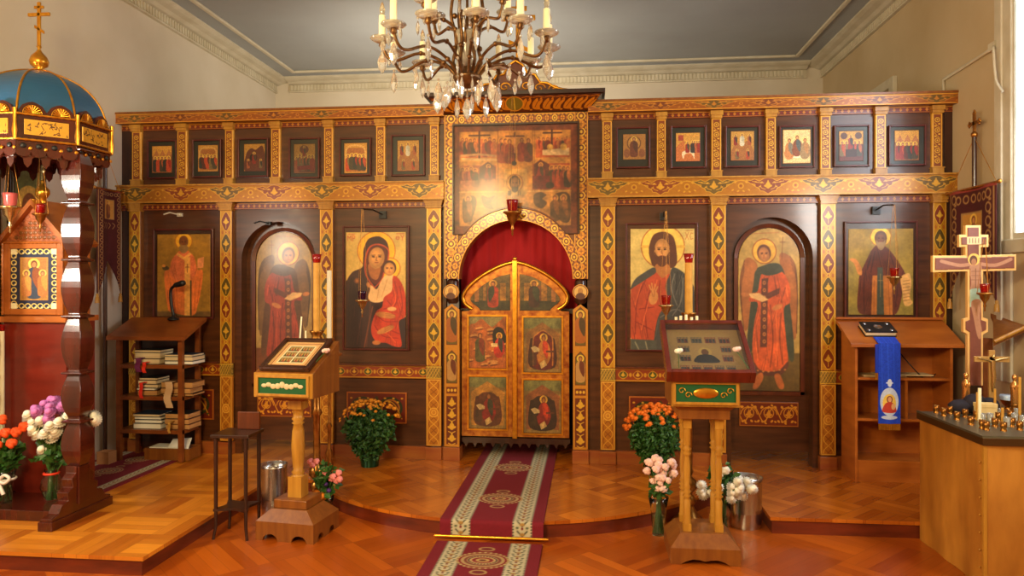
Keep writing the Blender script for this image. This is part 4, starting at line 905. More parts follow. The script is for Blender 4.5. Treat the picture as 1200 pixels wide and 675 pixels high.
# royal doors
YD=D+.05
def zz(y): return at(605,y,YD).z
cxd=at(603.5,0,YD).x
def door(sgn,name,label):
    xo=at(541 if sgn<0 else 667,0,YD).x; hwd=abs(xo-cxd)
    prof_=[(0.0,307),(.20,310),(.45,317),(.68,326),(.86,336),(.965,346),(.96,353),(.90,358),(.80,362),(.86,364.5),(1.0,365)]
    inner=[(.09,321),(.30,324),(.50,330),(.68,338),(.80,346),(.835,351),(.80,355),(.72,359),(.66,362.5),(.66,364)]
    outl=[(cxd+sgn*hwd*a,zz(y)) for a,y in smooth_pts(prof_[:9],False,4)+prof_[9:]]+[(xo,zz(512)),(cxd,zz(512))]
    if sgn>0: outl=outl[::-1]
    o=MB().prism(outl,YD,YD+.035).build(name,M['worn'],ico); o['label']=label
    # annunciation half panel
    W=58; cv=Cv(0,0,W,62,2.6,(120,104,60)); cv.rect(0,44,W,62,(66,66,44)); cv.rect(6,16,14,44,(190,140,60)); cv.rect(34 if sgn<0 else 30,6,38,44,(206,150,64)); cv.rect(22,20,30,44,(150,90,50))
    fig(cv,20 if sgn>0 else 24,12,42,(190,60,34) if sgn<0 else (70,40,36),(60,70,56),(240,190,80)); cv.rect(44,26,50,46,(190,130,70)); cv.speck(.12,8,2); cv.soft(0,.25,8,(210,186,140))
    if sgn<0: cv.c=cv.c[:,::-1].copy()
    xs0=cxd+sgn*hwd*.09; xs1=cxd+sgn*hwd*.86
    ip=smooth_pts([(a,y) for a,y in inner],False,4); ip=ip+[(.09,364),]; 
    # keep mask
    P=[((a-.09)/.77*W,(y-320)/(365.5-320)*62) for a,y in ip]
    if sgn<0: P=[(W-x,y) for x,y in P]
    t_=Cv(0,0,W,62,2.6,(0,0,0)); t_.poly(P,(255,255,255)); cv.keep=t_.c[...,0]>100
    cv.mesh('annunciation_painting',flat(min(xs0,xs1),max(xs0,xs1),zz(365.5),zz(320),YD-.006),'icon',o,(0,.006,0))
    k=['rocks','a'] if sgn<0 else ['b','c']
    x0_,x1_=sorted((cxd+sgn*hwd*.16,cxd+sgn*hwd*.86))
    for kk,(ya,yb) in zip(k,(((371,432),(442,503)) if sgn<0 else ((372,436),(445,507)))):
        p_evangelist(kk).mesh('evangelist_painting',flat(x0_,x1_,zz(yb),zz(ya),YD-.006),'icon',o,(0,.006,0))
        MB().box(x0_-.014,x0_,YD-.012,YD,zz(yb),zz(ya)).box(x1_,x1_+.014,YD-.012,YD,zz(yb),zz(ya)).box(x0_-.014,x1_+.014,YD-.012,YD,zz(yb)-.014,zz(yb)).box(x0_-.014,x1_+.014,YD-.012,YD,zz(ya),zz(ya)+.014).build('painting_moulding',M['goldleaf'],o)
    rm=MB().tube([(x,YD-.004,z) for x,z in (outl if sgn<0 else outl[::-1])[:-4]],.016,8); rm.build('door_rim',M['goldleaf'],o)
door(-1,'royal_door','left royal door leaf'); door(1,'royal_door','right royal door leaf')
MB().box(cxd-.02,cxd+.02,YD-.02,YD+.0,zz(514),zz(305)).lathe([(.0001,.0),(.02,-.0),(.02,.02),(.0001,.03)],10,(cxd,YD-.01,zz(305))).build('astragal',M['goldleaf'],ico,bevel=.005)
# jagged apron below doors
n=12; xa,xb=at(541,0,YD).x,at(668,0,YD).x; pts=[(xa,zz(513.5)),(xa,zz(518))]
for i in range(n): w_=(xb-xa)/n; pts+=[(xa+w_*(i+.25),zz(520)),(xa+w_*(i+.5),zz(525)),(xa+w_*(i+.75),zz(520))]
pts+=[(xb,zz(518)),(xb,zz(513.5))]
MB().prism(pts,YD,YD+.02).build('door_apron',M['mahogdark'],ico)
MB().box(PL1-.02,PR0+.02,IY+.12,IY+.16,zz(368),zz(362)).build('cross_bar',M['mahogdark'],ico)
# ---------------------------------------------------------------- icons (things hung on the screen)
def framed(name,rect,pic,cv,label,cat,frame_m,inner_m,group=None,y=IY,depth=.03,double=False):
    x0,x1=X_(rect[0]),X_(rect[1]); xm=(rect[0]+rect[1])/2
    z1,z0=at(xm,rect[2],D).z,at(xm,rect[3],D).z
    a0,a1=X_(pic[0]),X_(pic[1]); b1,b0=at(xm,pic[2],D).z,at(xm,pic[3],D).z
    t=thing(name,((x0+x1)/2,y,z0),label,cat,group)
    fw=.014
    def fr(x0,x1,z0,z1,w,y0,y1): return MB().box(x0,x0+w,y0,y1,z0,z1).box(x1-w,x1,y0,y1,z0,z1).box(x0+w,x1-w,y0,y1,z0,z0+w).box(x0+w,x1-w,y0,y1,z1-w,z1)
    fr(x0,x1,z0,z1,fw,y-depth,y).build('frame',M[frame_m],t,bevel=.003)
    MB().box(x0+fw,x1-fw,y-depth*.5,y,z0+fw,z1-fw).build('mat_board',M[inner_m],t)
    if double: fr(a0-.03,a1+.03,b0-.03,b1+.03,.03,y-depth*.9,y-depth*.5).build('inner_frame',M['darkframe'],t,bevel=.004)
    cv.mesh('painting',flat(a0,a1,b0,b1,y-depth*.62),'icon',t,(0,.006,0)); return t
framed('mother_and_child_icon',(401,479.5,264.5,410.5),(405,475,272,408),p_madonna(),'large icon of a dark-veiled mother holding a child in red, left of the royal doors','icon','redframe','mahog')
framed('christ_icon',(733,818,261,412),(739,814,268,411),p_christ(),'large icon of bearded man with book and raised hand, right of the royal doors','icon','redframe','mahog')
framed('bishop_icon',(178.5,249.5,268,373.5),(183.5,245.5,274.5,371),p_nicholas(),'standing bishop icon on olive ground above the open left bookshelf','icon','redframe','mahogdark')
framed('monk_icon',(990,1076,259,373.5),(995,1071,268,369),p_monk(),'standing monk icon with scroll above the right cherry bookcase','icon','redframe','mahogdark')
small=[((171.7,206.5,163.8,209.4),(177,200.7,170.5,202.5),'temple',1.0,'of a standing group, first from the left end'),
((224.5,258.7,163,208),(231,254.8,169.5,201),'arch',.9,'of figures under a canopy, second from the left end'),
((278,314,161.5,207.5),(285,310,168,200.5),'cave',.85,'of a cave scene, third from the left end'),
((337.8,374,161,209),(343.5,369,168,203),'crowd',.62,'in dark reds, fourth from the left end'),
((397,434.5,161,206),(402.5,430,167,203),'arch',1.0,'with bright gold sky, fifth from the left end'),
((457.7,497.7,157.5,206),(465,491,163.8,200.5),'mount',.85,'of a figure on a hilltop, just left of the portal'),
((722,762,148.5,197),(730,757,156.6,186.8),'halo',.85,'of one haloed figure in a mandorla, just right of the portal'),
((785.5,828,147,197),(792,821,155,189),'ride',1.0,'of a rider on a white animal, second right of the portal'),
((849.7,891,147,196),(856.5,884.5,153,188),'mount',.9,'of a white figure above kneeling men, third right of the portal'),
((913.6,955.6,146.6,196.5),(917.5,950.8,151,191.5),'seated',1.05,'in pale cream with three seated figures'),
((977.8,1020,146,195),(983.6,1012.6,152.8,188.5),'assembly',.95,'of an assembly, second from the right end'),
((1042,1086,146,194),(1048.8,1078,152,188),'temple',1.0,'of a standing group, at the right end')]
for i,(r,p,k,lum,lb) in enumerate(small):
    framed('feast_icon',r,p,p_small(20+i,k,lum),'small feast icon '+lb,'icon','redframe','darkframe' if i not in (0,1,2,4) else 'darkframe','feast icons of the upper tier',double=False)
# ---------------------------------------------------------------- carpets
def cv_runner(L,edge=8,W=64,med=None):
    cv=Cv(0,0,W,L,2.0,(118,9,32))
    for s in (0,1):
        X=(lambda x:x) if s==0 else (lambda x:W-x)
        a,b=sorted((X(7),X(19))); cv.rect(a,0,b,L,(190,182,154))
        for e in (7.4,18.6): 
            for k in range(int(L/1.8)+1): cv.ell(X(e),k*1.8,.55,.45,(50,50,44))
        for k in range(int(L/6)+1):
            y=k*6+3; cv.line([(X(10),y-2),(X(13),y+1),(X(16),y-2)],.9,(74,70,56)); cv.ell(X(13),y,1.6,1.0,(160,120,60)); cv.ell(X(13),y+2.4,.8,.8,(120,40,40)); cv.ell(X(10),y+2,.9,.6,(70,80,60)); cv.ell(X(16),y+2,.9,.6,(70,80,60))
    for y in (med or []):
        for (rx,ry,c) in ((15,12,(150,110,70)),(13.6,10.6,(128,14,32)),(12.6,9.6,(176,150,104)),(10.6,7.9,(120,60,50)),(9,6.5,(190,160,110)),(6,4,(130,30,40)),(4,2.6,(190,160,100)),(2,1.2,(90,30,30))): cv.ell(W/2,y,rx,ry,c)
        for k in range(28):
            a=2*math.pi*k/28; cv.ell(W/2+14.5*math.cos(a),y+11.5*math.sin(a),.8,.8,(190,170,120)); cv.ell(W/2+8*math.cos(a),y+5.5*math.sin(a),.6,.6,(70,50,50))
        for dy in (-17,17): cv.ell(W/2,y+dy,5,3.4,(170,140,90)); cv.ell(W/2,y+dy,3.4,2,(110,30,36))
    return cv
cx0,cx1=-.909,-.272
tp=PZ+.008
# path of the runner from sanctuary over the step down to floor, as an arc-length map
path=[(6.5,tp),(4.40,tp),(4.385,tp-.004),(4.378,tp-.02),(4.376,.02)]
def runner(name,path,med,label):
    P=np.array(path); seg=np.hypot(*(P[1:]-P[:-1]).T); cum=np.concatenate([[0],np.cumsum(seg)]); Lm=cum[-1]; L=Lm*100
    cv=cv_runner(L,med=[m*100 for m in med])
    def f(U,V):
        s=(1-V)*Lm; return cx0+(cx1-cx0)*U,np.interp(s,cum,P[:,0]),np.interp(s,cum,P[:,1])
    o=cv.mesh(name,f,'weave',None,(0,0,-.007)); return tag(o,label,'carpet',None)
runner('runner_carpet',path,[.25+.0,.83,1.66,2.40] and [6.5-5.67,6.5-4.84],'crimson runner with cream borders on the ambo leading to the royal doors')
runner('runner_carpet',[(4.30,.010),(1.5,.010)],[4.30-4.02,4.30-3.19,4.30-2.36],'crimson runner with cream borders on the lower floor before the step')
tag(MB().tube([(cx0-.03,4.362,.018),(cx1+.03,4.362,.018)],.009,8).build('stair_rod',M['goldleaf']),'thin brass rod holding the runner at the foot of the step','rod')
cv=cv_runner(145,W=100,med=[30,75,120]); X0,X1,Y0,Y1=-4.02,-3.345,4.66,5.86
o=cv.mesh('side_rug',lambda U,V:(X0+(X1-X0)*U,Y0+(Y1-Y0)*V,PZ+.008+0*U),'weave',None,(0,0,-.007)); tag(o,'dark red patterned rug under the left bookshelf','rug')
# ---------------------------------------------------------------- hanging lamps (lampadas) and picture lights
def lampada(p,glass,label,scale=1.0,chain_top=None,back=None,chains=True,body='silverlamp'):
    """p = centre of glass bottom; hangs from chain_top z, bracket to wall at y=back"""
    t=thing('hanging_oil_lamp',(p.x,p.y,p.z-.14*scale),label,'lamp','hanging oil lamps'); s=scale
    MB().lathe([(.024*s,0),(.030*s,.02*s),(.034*s,.06*s),(.036*s,.075*s),(.032*s,.075*s),(.028*s,.02*s),(.0001,.008*s)],20,tuple(p)).build('lamp_glass',M[glass],t)
    MB().lathe([(.0001,-.14*s),(.006*s,-.13*s),(.004*s,-.11*s),(.012*s,-.095*s),(.006*s,-.08*s),(.016*s,-.06*s),(.030*s,-.04*s),(.036*s,-.015*s),(.055*s,-.004*s),(.056*s,.004*s),(.032*s,.008*s),(.026*s,.0)],20,tuple(p)).build('lamp_body',M[body],t)
    if chain_top:
        m=MB(); top=Vector((p.x,p.y,chain_top))
        for k in range(3):
            a=2*math.pi*k/3+.5; m.tube([(p.x+.05*s*math.cos(a),p.y+.05*s*math.sin(a),p.z),(p.x+.006*math.cos(a),p.y+.006*math.sin(a),chain_top)],.0016,4)
        m.build('chain',M['brass'],t)
        if back is not None:
            MB().tube([top,(p.x+.01,(p.y+back)/2,chain_top+.02),(p.x+.03,back,chain_top)],.006,6).box(p.x-.0,p.x+.06,back-.03,back,chain_top-.03,chain_top+.03).build('wall_bracket',M['black'],t)
    return t
lampada(at(424.5,352,5.45),'purpleglass','silver hanging lamp with purple glass before the mother and child icon',.95,at(425,246,5.5).z,IY-.001)
lampada(at(780.5,358,5.45),'redglass','hanging lamp with ruby glass before the bearded man icon, behind the display case',1.0,at(775,248,5.5).z,IY-.001)
lampada(at(1048,325,5.5),'redglass','hanging lamp with ruby glass before the monk icon',.9,at(1045,240,5.5).z,IY-.001)
lampada(at(600.5,249,5.74),'redglass','brass hanging lamp with tall red glass under the portal arch',1.35,zc1-.002,None,body='brass')
# small picture light heads
for (px,py,lb,dx) in ((316,262,'small black picture light above the left arched door',-1),(212,252,'tiny pale hook light above the bishop icon',-1)):
    p=at(px,py,IY); t=thing('picture_light',(p.x,IY,p.z),lb,'lamp')
    MB().box(p.x-.02,p.x+.02,IY-.03,IY-.001,p.z-.015,p.z+.015).build('mount',M['black' if px>300 else 'trim'],t)
    MB().tube([(p.x,IY-.03,p.z),(p.x+dx*.03,IY-.12,p.z+.01),(p.x+dx*.06,IY-.16,p.z-.01)],.006,6).build('arm',M['black' if px>300 else 'trim'],t)
# ---------------------------------------------------------------- left bookshelf
def shelf_left():
    xa,xb=-3.84,-3.27; ya,yb=5.55,5.84; t=thing('open_bookshelf',((xa+xb)/2,(ya+yb)/2,PZ+.008),'open walnut-brown bookshelf with a sloping lectern top, far left of the screen','bookshelf')
    zt0,zt1=1.13,1.26; z0=PZ+.008
    w=.035
    for x in (xa,xb-w):
        MB().box(x,x+w,ya,ya+w,z0,zt0).build('post',M['shelfwood'],t); MB().box(x,x+w,yb-w,yb,z0,zt1-.02).build('post',M['shelfwood'],t)
    MB().add([(xa-.05,ya-.05,zt0),(xb+.05,ya-.05,zt0),(xb+.05,yb+.0,zt1+.01),(xa-.05,yb,zt1+.01),(xa-.05,ya-.05,zt0-.03),(xb+.05,ya-.05,zt0-.03),(xb+.05,yb,zt1-.02),(xa-.05,yb,zt1-.02)],[(0,1,2,3),(7,6,5,4),(0,4,5,1),(1,5,6,2),(2,6,7,3),(3,7,4,0)]).build('sloping_top',M['shelfwood'],t)
    zs=[at(190,427,5.6).z,at(190,464,5.6).z,at(190,503,5.6).z]
    for z in zs: MB().box(xa+.0,xb,ya+.006,yb-.006,z-.03,z).build('shelf',M['shelfwood'],t)
    MB().box(xa,xb,yb-.012,yb-.006,zs[2]-.2,zt1-.03).build('back_panel',M['mahogdark'],t)
    return zs,xa,xb,ya,yb
zs,xa,xb,ya,yb=shelf_left()
BK=[mat('book_'+n,c,.6) for n,c in (('black',(26,24,26)),('navy',(30,44,66)),('maroon',(90,26,22)),('brown',(96,60,34)),('grey',(120,116,104)))]
PG=mat('page_cream',(238,222,184),.8,col2=(216,190,146),nscale=(2,2,90)); PW=mat('page_white',(244,240,226),.8); PB=mat('page_brown',(206,156,96),.8,col2=(176,126,72),nscale=(2,2,90))
def book(x0,x1,y0,y1,z0,z1,cover,page,label,group):
    t=thing('book',((x0+x1)/2,(y0+y1)/2,z0),label,'book',group); th=min(.004,(z1-z0)*.15)
    MB().box(x0,x1,y0,y1,z0,z0+th).box(x0,x1,y0,y1,z1-th,z1).box(x0,x1,y1-.004,y1,z0+th,z1-th).build('cover',cover,t)
    MB().box(x0+.003,x1-.003,y0+.002,y1-.004,z0+th,z1-th).build('pages',page,t)
def stack(px0,px1,z,hs,covs,pages,where,yo=0.0):
    n=len(hs); names=['bottom','second','third','fourth','fifth']
    for k,h in enumerate(hs):
        j=random.uniform(-.008,.008); x0=ax(px0,5.62)+j; x1=ax(px1,5.62)+j+random.uniform(-.01,.01)
        lb='%s %s book %s, %s'%('thin' if h<.022 else 'thick',covs[k][1]+'-covered','at the bottom' if k==0 else ('on top' if k==n-1 else names[k]+' from the bottom'),where)
        book(x0,x1,5.60+j,5.79+j*.5,z+.0006,z+h,covs[k][0],pages[k],lb,'books on the open bookshelf'); z+=h
K,Nv,Mr,Br,Gy=[(b,n) for b,n in zip(BK,('black','navy','maroon','brown','grey'))]
z1,z2,z3=zs
stack(159,190,z1,[.045,.05,.022],[Br,Gy,K],[PG,PG,PG],'left stack on the top shelf')
stack(196,229,z1,[.03,.035,.018],[K,Gy,Nv],[PW,PG,PG],'right stack on the top shelf')
stack(163,185,z2,[.045,.018,.03,.034,.018],[Br,K,Gy,Br,K],[PB,PW,PG,PG,PG],'left stack on the middle shelf')
stack(191,227,z2,[.02,.045,.05],[K,Br,Br],[PB,PB,PB],'right stack on the middle shelf')
stack(159,191,z3,[.045,.03,.024,.024],[Gy,K,K,Nv],[PW,PW,PW,PG],'left stack on the lowest shelf')
stack(195,223,z3,[.042,.044,.044],[Br,Br,K],[PB,PB,PB],'right stack on the lowest shelf')
def ribbon(px,pyt,pyb,w,cols,label,yy=5.535):
    a=at(px,pyt,yy); b=at(px,pyb,yy); m=MB(); n=8; pts=[(a.x+w*.2*math.sin(i),yy-.004*math.sin(i*1.2),a.z+(b.z-a.z)*i/n) for i in range(n+1)]
    vs=[];fs=[]
    for p in pts: vs+=[(p[0]-w/2,p[1],p[2]),(p[0]+w/2,p[1],p[2]),(p[0]+w/2,p[1]+.004,p[2]),(p[0]-w/2,p[1]+.004,p[2])]
    for i in range(n):
        q=4*i
        for k in range(4): fs.append((q+k,q+(k+1)%4,q+4+(k+1)%4,q+4+k))
    fs+= [(3,2,1,0),(4*n,4*n+1,4*n+2,4*n+3)]
    m.add(vs,fs); m.box(a.x-w/2,a.x+w/2,yy,5.598,a.z-.002,a.z+.002)
    tag(m.build('ribbon_marker',mat('ribbon_'+label.split()[0],cols,.6)),label,'ribbon','ribbons on the open bookshelf')
ribbon(161.5,420,436,.045,(110,34,84),'purple ribbon marker hanging over the top shelf edge')
ribbon(168.5,425,437,.03,(226,50,24),'vermilion short ribbon marker hanging over the top shelf edge')
ribbon(165,449,467,.028,(220,40,22),'scarlet ribbon marker hanging over the middle shelf edge',5.53)
ribbon(197,448,478,.06,(206,170,130),'woven patterned ribbon hanging over the middle shelf edge',5.53)
ribbon(198,495,508,.02,(190,140,60),'golden narrow ribbon hanging over the lowest shelf edge',5.53)
# tray
p0,p1=at(166.5,536,5.57),at(219,524,5.57); t=thing('wooden_tray',((p0.x+p1.x)/2,5.68,PZ+.008),'light wooden box of papers under the left bookshelf','box')
zz0=PZ+.0085; zz1=zz0+.095
MB().box(p0.x,p1.x,5.6,5.612,zz0,zz1).box(p0.x,p1.x,5.768,5.78,zz0,zz1).box(p0.x,p0.x+.012,5.612,5.768,zz0,zz1).box(p1.x-.012,p1.x,5.612,5.768,zz0,zz1).box(p0.x+.012,p1.x-.012,5.612,5.768,zz0,zz0+.01).build('tray_box',M['oakbrown'],t)
MB().box(p0.x+.03,p1.x-.1,5.62,5.76,zz0+.01,zz1+.005).add([(p1.x-.2,5.63,zz1+.005),(p1.x-.03,5.64,zz1-.01),(p1.x-.06,5.75,zz1+.06),(p1.x-.22,5.74,zz1+.05),(p1.x-.2,5.63,zz1),(p1.x-.03,5.64,zz1-.015),(p1.x-.06,5.75,zz1+.055),(p1.x-.22,5.74,zz1+.045)],[(0,1,2,3),(7,6,5,4),(0,4,5,1),(1,5,6,2),(2,6,7,3),(3,7,4,0)]).build('papers',PW,t)
# gooseneck lamp on bookshelf
b=at(205,374,5.82); t=thing('desk_lamp',(b.x,b.y,b.z),'black bent-neck clip lamp standing on the sloping top of the open bookshelf','lamp'); zl=1.262
MB().lathe([(.05,0),(.045,.015),(.015,.03),(.012,.05)],16,(b.x,5.80,zl-.01)).build('lamp_base',M['black'],t)
hd=at(210,333,5.74); hl=at(200,336,5.8)
MB().tube(smooth_pts([(b.x,5.80,zl+.03),(b.x-.02,5.80,zl+.12),(hl.x,5.8,hl.z-.04),(hl.x+.03,5.79,hl.z),(hd.x,5.76,hd.z)],False),.013,8).build('lamp_neck',M['black'],t)
MB().lathe([(.012,-.05),(.022,-.03),(.026,.03),(.02,.05),(.0001,.055)],14,(0,0,0),Matrix.Translation(hd)@Matrix.Rotation(1.3,4,'Y')).build('lamp_head',M['black'],t)
# cardboard box on floor by left wall
p=at(123,534,5.45); bx=MB().box(p.x-.05,p.x+.05,5.42,5.52,PZ+.001,PZ+.10).box(p.x-.052,p.x+.0,5.418,5.52,PZ+.10,PZ+.104).box(p.x+.002,p.x+.052,5.418,5.52,PZ+.10,PZ+.104)
tag(bx.build('cardboard_box',mat('cardboard',(176,120,70),.8)),'small cardboard box on the floor by the left wall','box')
# ---------------------------------------------------------------- right bookcase
def right_case():
    xa,xb,ya,yb=1.94,2.62,5.55,5.84; zf,zr=1.14,1.285
    t=thing('cherry_bookcase',((xa+xb)/2,(ya+yb)/2,PZ),'cherry-wood bookcase with sloping top against the right end of the screen','bookcase')
    side=[(ya,PZ),(yb,PZ),(yb,zr-.03),(ya,zf-.03)]
    for x in (xa,xb-.02): MB().prism(side,x,x+.02,'x').build('side_panel',M['cherry'],t,bevel=.002)
    m=MB().add([(xa-.04,ya-.04,zf-.02),(xb+.06,ya-.04,zf-.02),(xb+.06,yb+.01,zr-.0),(xa-.04,yb+.01,zr),(xa-.04,ya-.04,zf-.045),(xb+.06,ya-.04,zf-.045),(xb+.06,yb+.01,zr-.028),(xa-.04,yb+.01,zr-.028)],[(0,1,2,3),(7,6,5,4),(0,4,5,1),(1,5,6,2),(2,6,7,3),(3,7,4,0)])
    m.build('sloping_top',M['cherry'],t,bevel=.002)
    MB().box(xa-.04,xb+.06,yb-.02,yb+.01,zr-.002,zr+.015).build('top_ledge',M['cherry'],t)
    MB().box(xa+.02,xb-.02,yb-.02,yb-.005,PZ,zf-.02).build('back_panel',M['cherry'],t)
    for py in (443,491,540):
        z=at(1050,py,5.58).z; MB().box(xa+.021,xb-.021,ya+.005,yb-.021,z-.014,z+.004).build('shelf',M['cherry'],t)
    MB().box(xa+.021,xb-.021,ya+.01,ya+.025,PZ+.001,at(1050,540,5.58).z-.015).build('kick_board',M['cherry'],t)
    p=at(1060,443,5.6); z4=at(1050,491,5.58).z+.005; MB().box(p.x-.01,p.x+.01,ya+.02,yb-.022,z4,at(1050,443,5.58).z-.015).build('divider',M['cherry'],t)
right_case()
z=at(1050,443,5.58).z+.0045
m=MB().box(2.02,2.32,5.6,5.76,z,z+.012).box(2.12,2.5,5.58,5.74,z+.0125,z+.02); tag(m.build('papers',mat('paper_buff',(190,160,110),.8)),'loose buff papers lying on the upper shelf of the cherry bookcase','papers')
m=MB().tube(smooth_pts([(2.3,5.80,1.1),(2.33,5.6,.98),(2.45,5.6,.86),(2.55,5.66,z+.02)],False),.004,6); tag(m.build('cord',M['black']),'thin dark cord drooping inside the cherry bookcase','cord')
# gospel book and blue stole
sl=math.atan2(.145,.29)
T=Matrix.Translation((2.14,5.6,1.166))@Matrix.Rotation(math.atan2(.145,.32),4,'X')
t=thing('gospel_book',(2.14,5.66,1.19),'black ornamented gospel book lying on the cherry bookcase top','book')
MB().box(-.11,.11,-.0,.16,.0,.008,T).box(-.11,.11,-.0,.16,.034,.042,T).build('cover',BK[0],t)
MB().box(-.105,.105,.004,.156,.0085,.0335,T).build('pages',PG,t)
m=MB()
for (x,y,r) in ((0,.08,.032),(-.08,.13,.014),(.08,.13,.014),(-.08,.03,.014),(.08,.03,.014)): m.lathe([(.0001,.046),(r*.6,.047),(r*.8,.045),(r,.0425)],14,(x,y,0),T)
m.build('metal_boss',M['silver'],t)
cvs=Cv(0,0,30,112,3,(24,62,190)); cvs.speck(.12,4,4)
for k in range(3): cvs.line([(4+8*k,0),(6+8*k,80)],1.2,(40,90,220),op=.6)
cvs.ell(15,84,12.5,18,(196,206,226)); cvs.ell(15,86,9,12,(238,196,80)); cvs.ell(15,81,4,4.6,(120,50,40)); cvs.ell(15,81,2.6,3.4,(220,160,110)); cvs.poly([(6,97),(9,87),(15,84),(21,87),(24,97)],(190,60,40),True); cvs.ell(20,90,3,4,(230,170,110))
cvs.ell(15,60,3,5,(210,216,230)); cvs.line([(11,60),(19,60)],1.6,(210,216,230)); cvs.ell(15,104,11,2.5,(196,206,226)); cvs.speck(.05,3,2)
pa=at(1029.5,392,5.49); pb=at(1055.5,497,5.49)
st=thing('stole',((pa.x+pb.x)/2,5.49,pb.z-.04),'bright blue embroidered stole with gold fringe draped over the cherry bookcase front','stole')
def stm(U,V):
    s=(1-V)*1.0; top=.085
    zf=1.128; 
    y=np.where(s<top,5.505+(top-s)*.95,5.490+.005*np.sin(U*9)); z=np.where(s<top,zf+(top-s)*.45,zf-(s-top)/(1-top)*(zf-pb.z))
    return pa.x+(pb.x-pa.x)*U,y,z
cvs.mesh('stole_cloth',stm,'weave',st,(0,.006,0))
m=MB(); 
for k in range(24):
    x=pa.x+(pb.x-pa.x)*(k+.5)/24; m.tube([(x,5.493,pb.z),(x+random.uniform(-.002,.002),5.49,pb.z-.045)],.0028,5)
m.build('fringe',M['goldleaf'],st)
m=MB().box(pa.x-.022,pa.x-.002,5.489,5.496,at(1028,437,5.49).z,1.12); m.build('stole_underlayer',mat('blue_satin',(20,52,170),.4),st)
m=MB(); 
for k in range(5): m.tube([(pa.x-.020+k*.004,5.492,at(1028,437,5.49).z),(pa.x-.020+k*.004,5.492,at(1028,445,5.49).z)],.002,5)
m.build('fringe',M['goldleaf'],st)
# ---------------------------------------------------------------- lecterns
def balus(m,x,y,z0,z1,r,seg=16):
    H=z1-z0; P=[(1.3,0),(1.3,.10),(1.0,.12),(1.25,.14),(1.25,.155),(.9,.17),(1.15,.19),(.85,.21),(.95,.30),(1.15,.42),(1.05,.55),(.8,.68),(.75,.72),(1.1,.74),(.85,.76),(1.2,.79),(.9,.81),(1.0,.83),(1.3,.87),(1.3,1)]
    m.lathe([(r*a,z0+H*b) for a,b in P],seg,(x,y,0))
def scallop_front(w,h,d,x0=0):
    pts=[(-w/2,0),(-w/2,h),(w/2,h),(w/2,0),(w*.40,0)]
    for i in range(13): a=math.pi*i/12; pts.append((w*.25+w*.13*math.cos(a),h*.42*math.sin(a)))
    for i in range(13): a=math.pi*i/12; pts.append((-w*.25+w*.13*math.cos(a),h*.42*math.sin(a)))
    pts.append((-w*.40,0)); return pts[::-1]
def green_panel(w,h,t,y,z,x=0):
    m=MB().box(x-w/2,x+w/2,y,y+.006,z,z+h).build('green_panel',mat('green_baize',(16,84,40),.7),t,local=True)
    b=.016
    MB().box(x-w/2-b,x-w/2,y-.008,y+.006,z-b,z+h+b).box(x+w/2,x+w/2+b,y-.008,y+.006,z-b,z+h+b).box(x-w/2,x+w/2,y-.008,y+.006,z-b,z).box(x-w/2,x+w/2,y-.008,y+.006,z+h,z+h+b).build('panel_frame',M['oakgold'],t,local=True,bevel=.002)
# LEFT LECTERN
t=thing('icon_lectern',(-1.805,4.365,0),'oak lectern on one turned post with a green front panel, left of the runner','lectern',rz=math.radians(-7))
w,d=.385,.33
m=MB().prism(scallop_front(w,.10,d),-d/2,-d/2+.02).prism(scallop_front(w,.10,d),d/2-.02,d/2)
sidep=[(p[0]*d/w*.88,p[1]) for p in scallop_front(w,.10,d)]
m.prism(sidep,-w/2,-w/2+.02,'x').prism(sidep,w/2-.02,w/2,'x'); m.box(-w/2,w/2,-d/2,d/2,.1,.115)
m.frus((-w/2,w/2,-d/2,d/2),(-.12,.12,-.11,.11),.115,.18); m.build('plinth',M['oakbrown'],t,local=True)
MB().box(-.11,.11,-.10,.10,.18,.235).build('upper_plinth',M['oakbrown'],t,local=True,bevel=.006)
m=MB().box(-.045,.045,-.045,.045,.235,.36); m.lathe([(.045,.36),(.032,.37),(.042,.385),(.03,.40),(.036,.45),(.042,.55),(.036,.64),(.028,.68),(.04,.69),(.028,.70),(.04,.715),(.03,.73),(.032,.77),(.045,.78)],20).box(-.045,.045,-.045,.045,.78,.84)
m.build('turned_post',M['oakgold'],t,local=True)
MB().frus((-.09,.09,-.09,.09),(-.13,.13,-.12,.12),.84,.87).build('post_cap',M['oakbrown'],t,local=True)
sd=[(-.17,.87),(.17,.87),(.17,1.19),(-.17,1.02)]
m=MB().prism(sd,-.195,.195,'x'); m.build('desk_box',M['oakbrown'],t,local=True,bevel=.003)
MB().box(-.195,.195,-.178,-.17,.872,1.02).build('front_board',M['oakgold'],t,local=True)
green_panel(.32,.095,t,-.186,.897)
m=MB()
for k in range(9):
    x=-.12+.03*k; m.ball((x,-.188,.9445+.006*math.sin(k*2)),.02,.004,.012+.008*(1-abs(k-4)/4),10,6)
m.build('carved_spray',mat('carved_limewood',(206,190,150),.5),t,local=True)
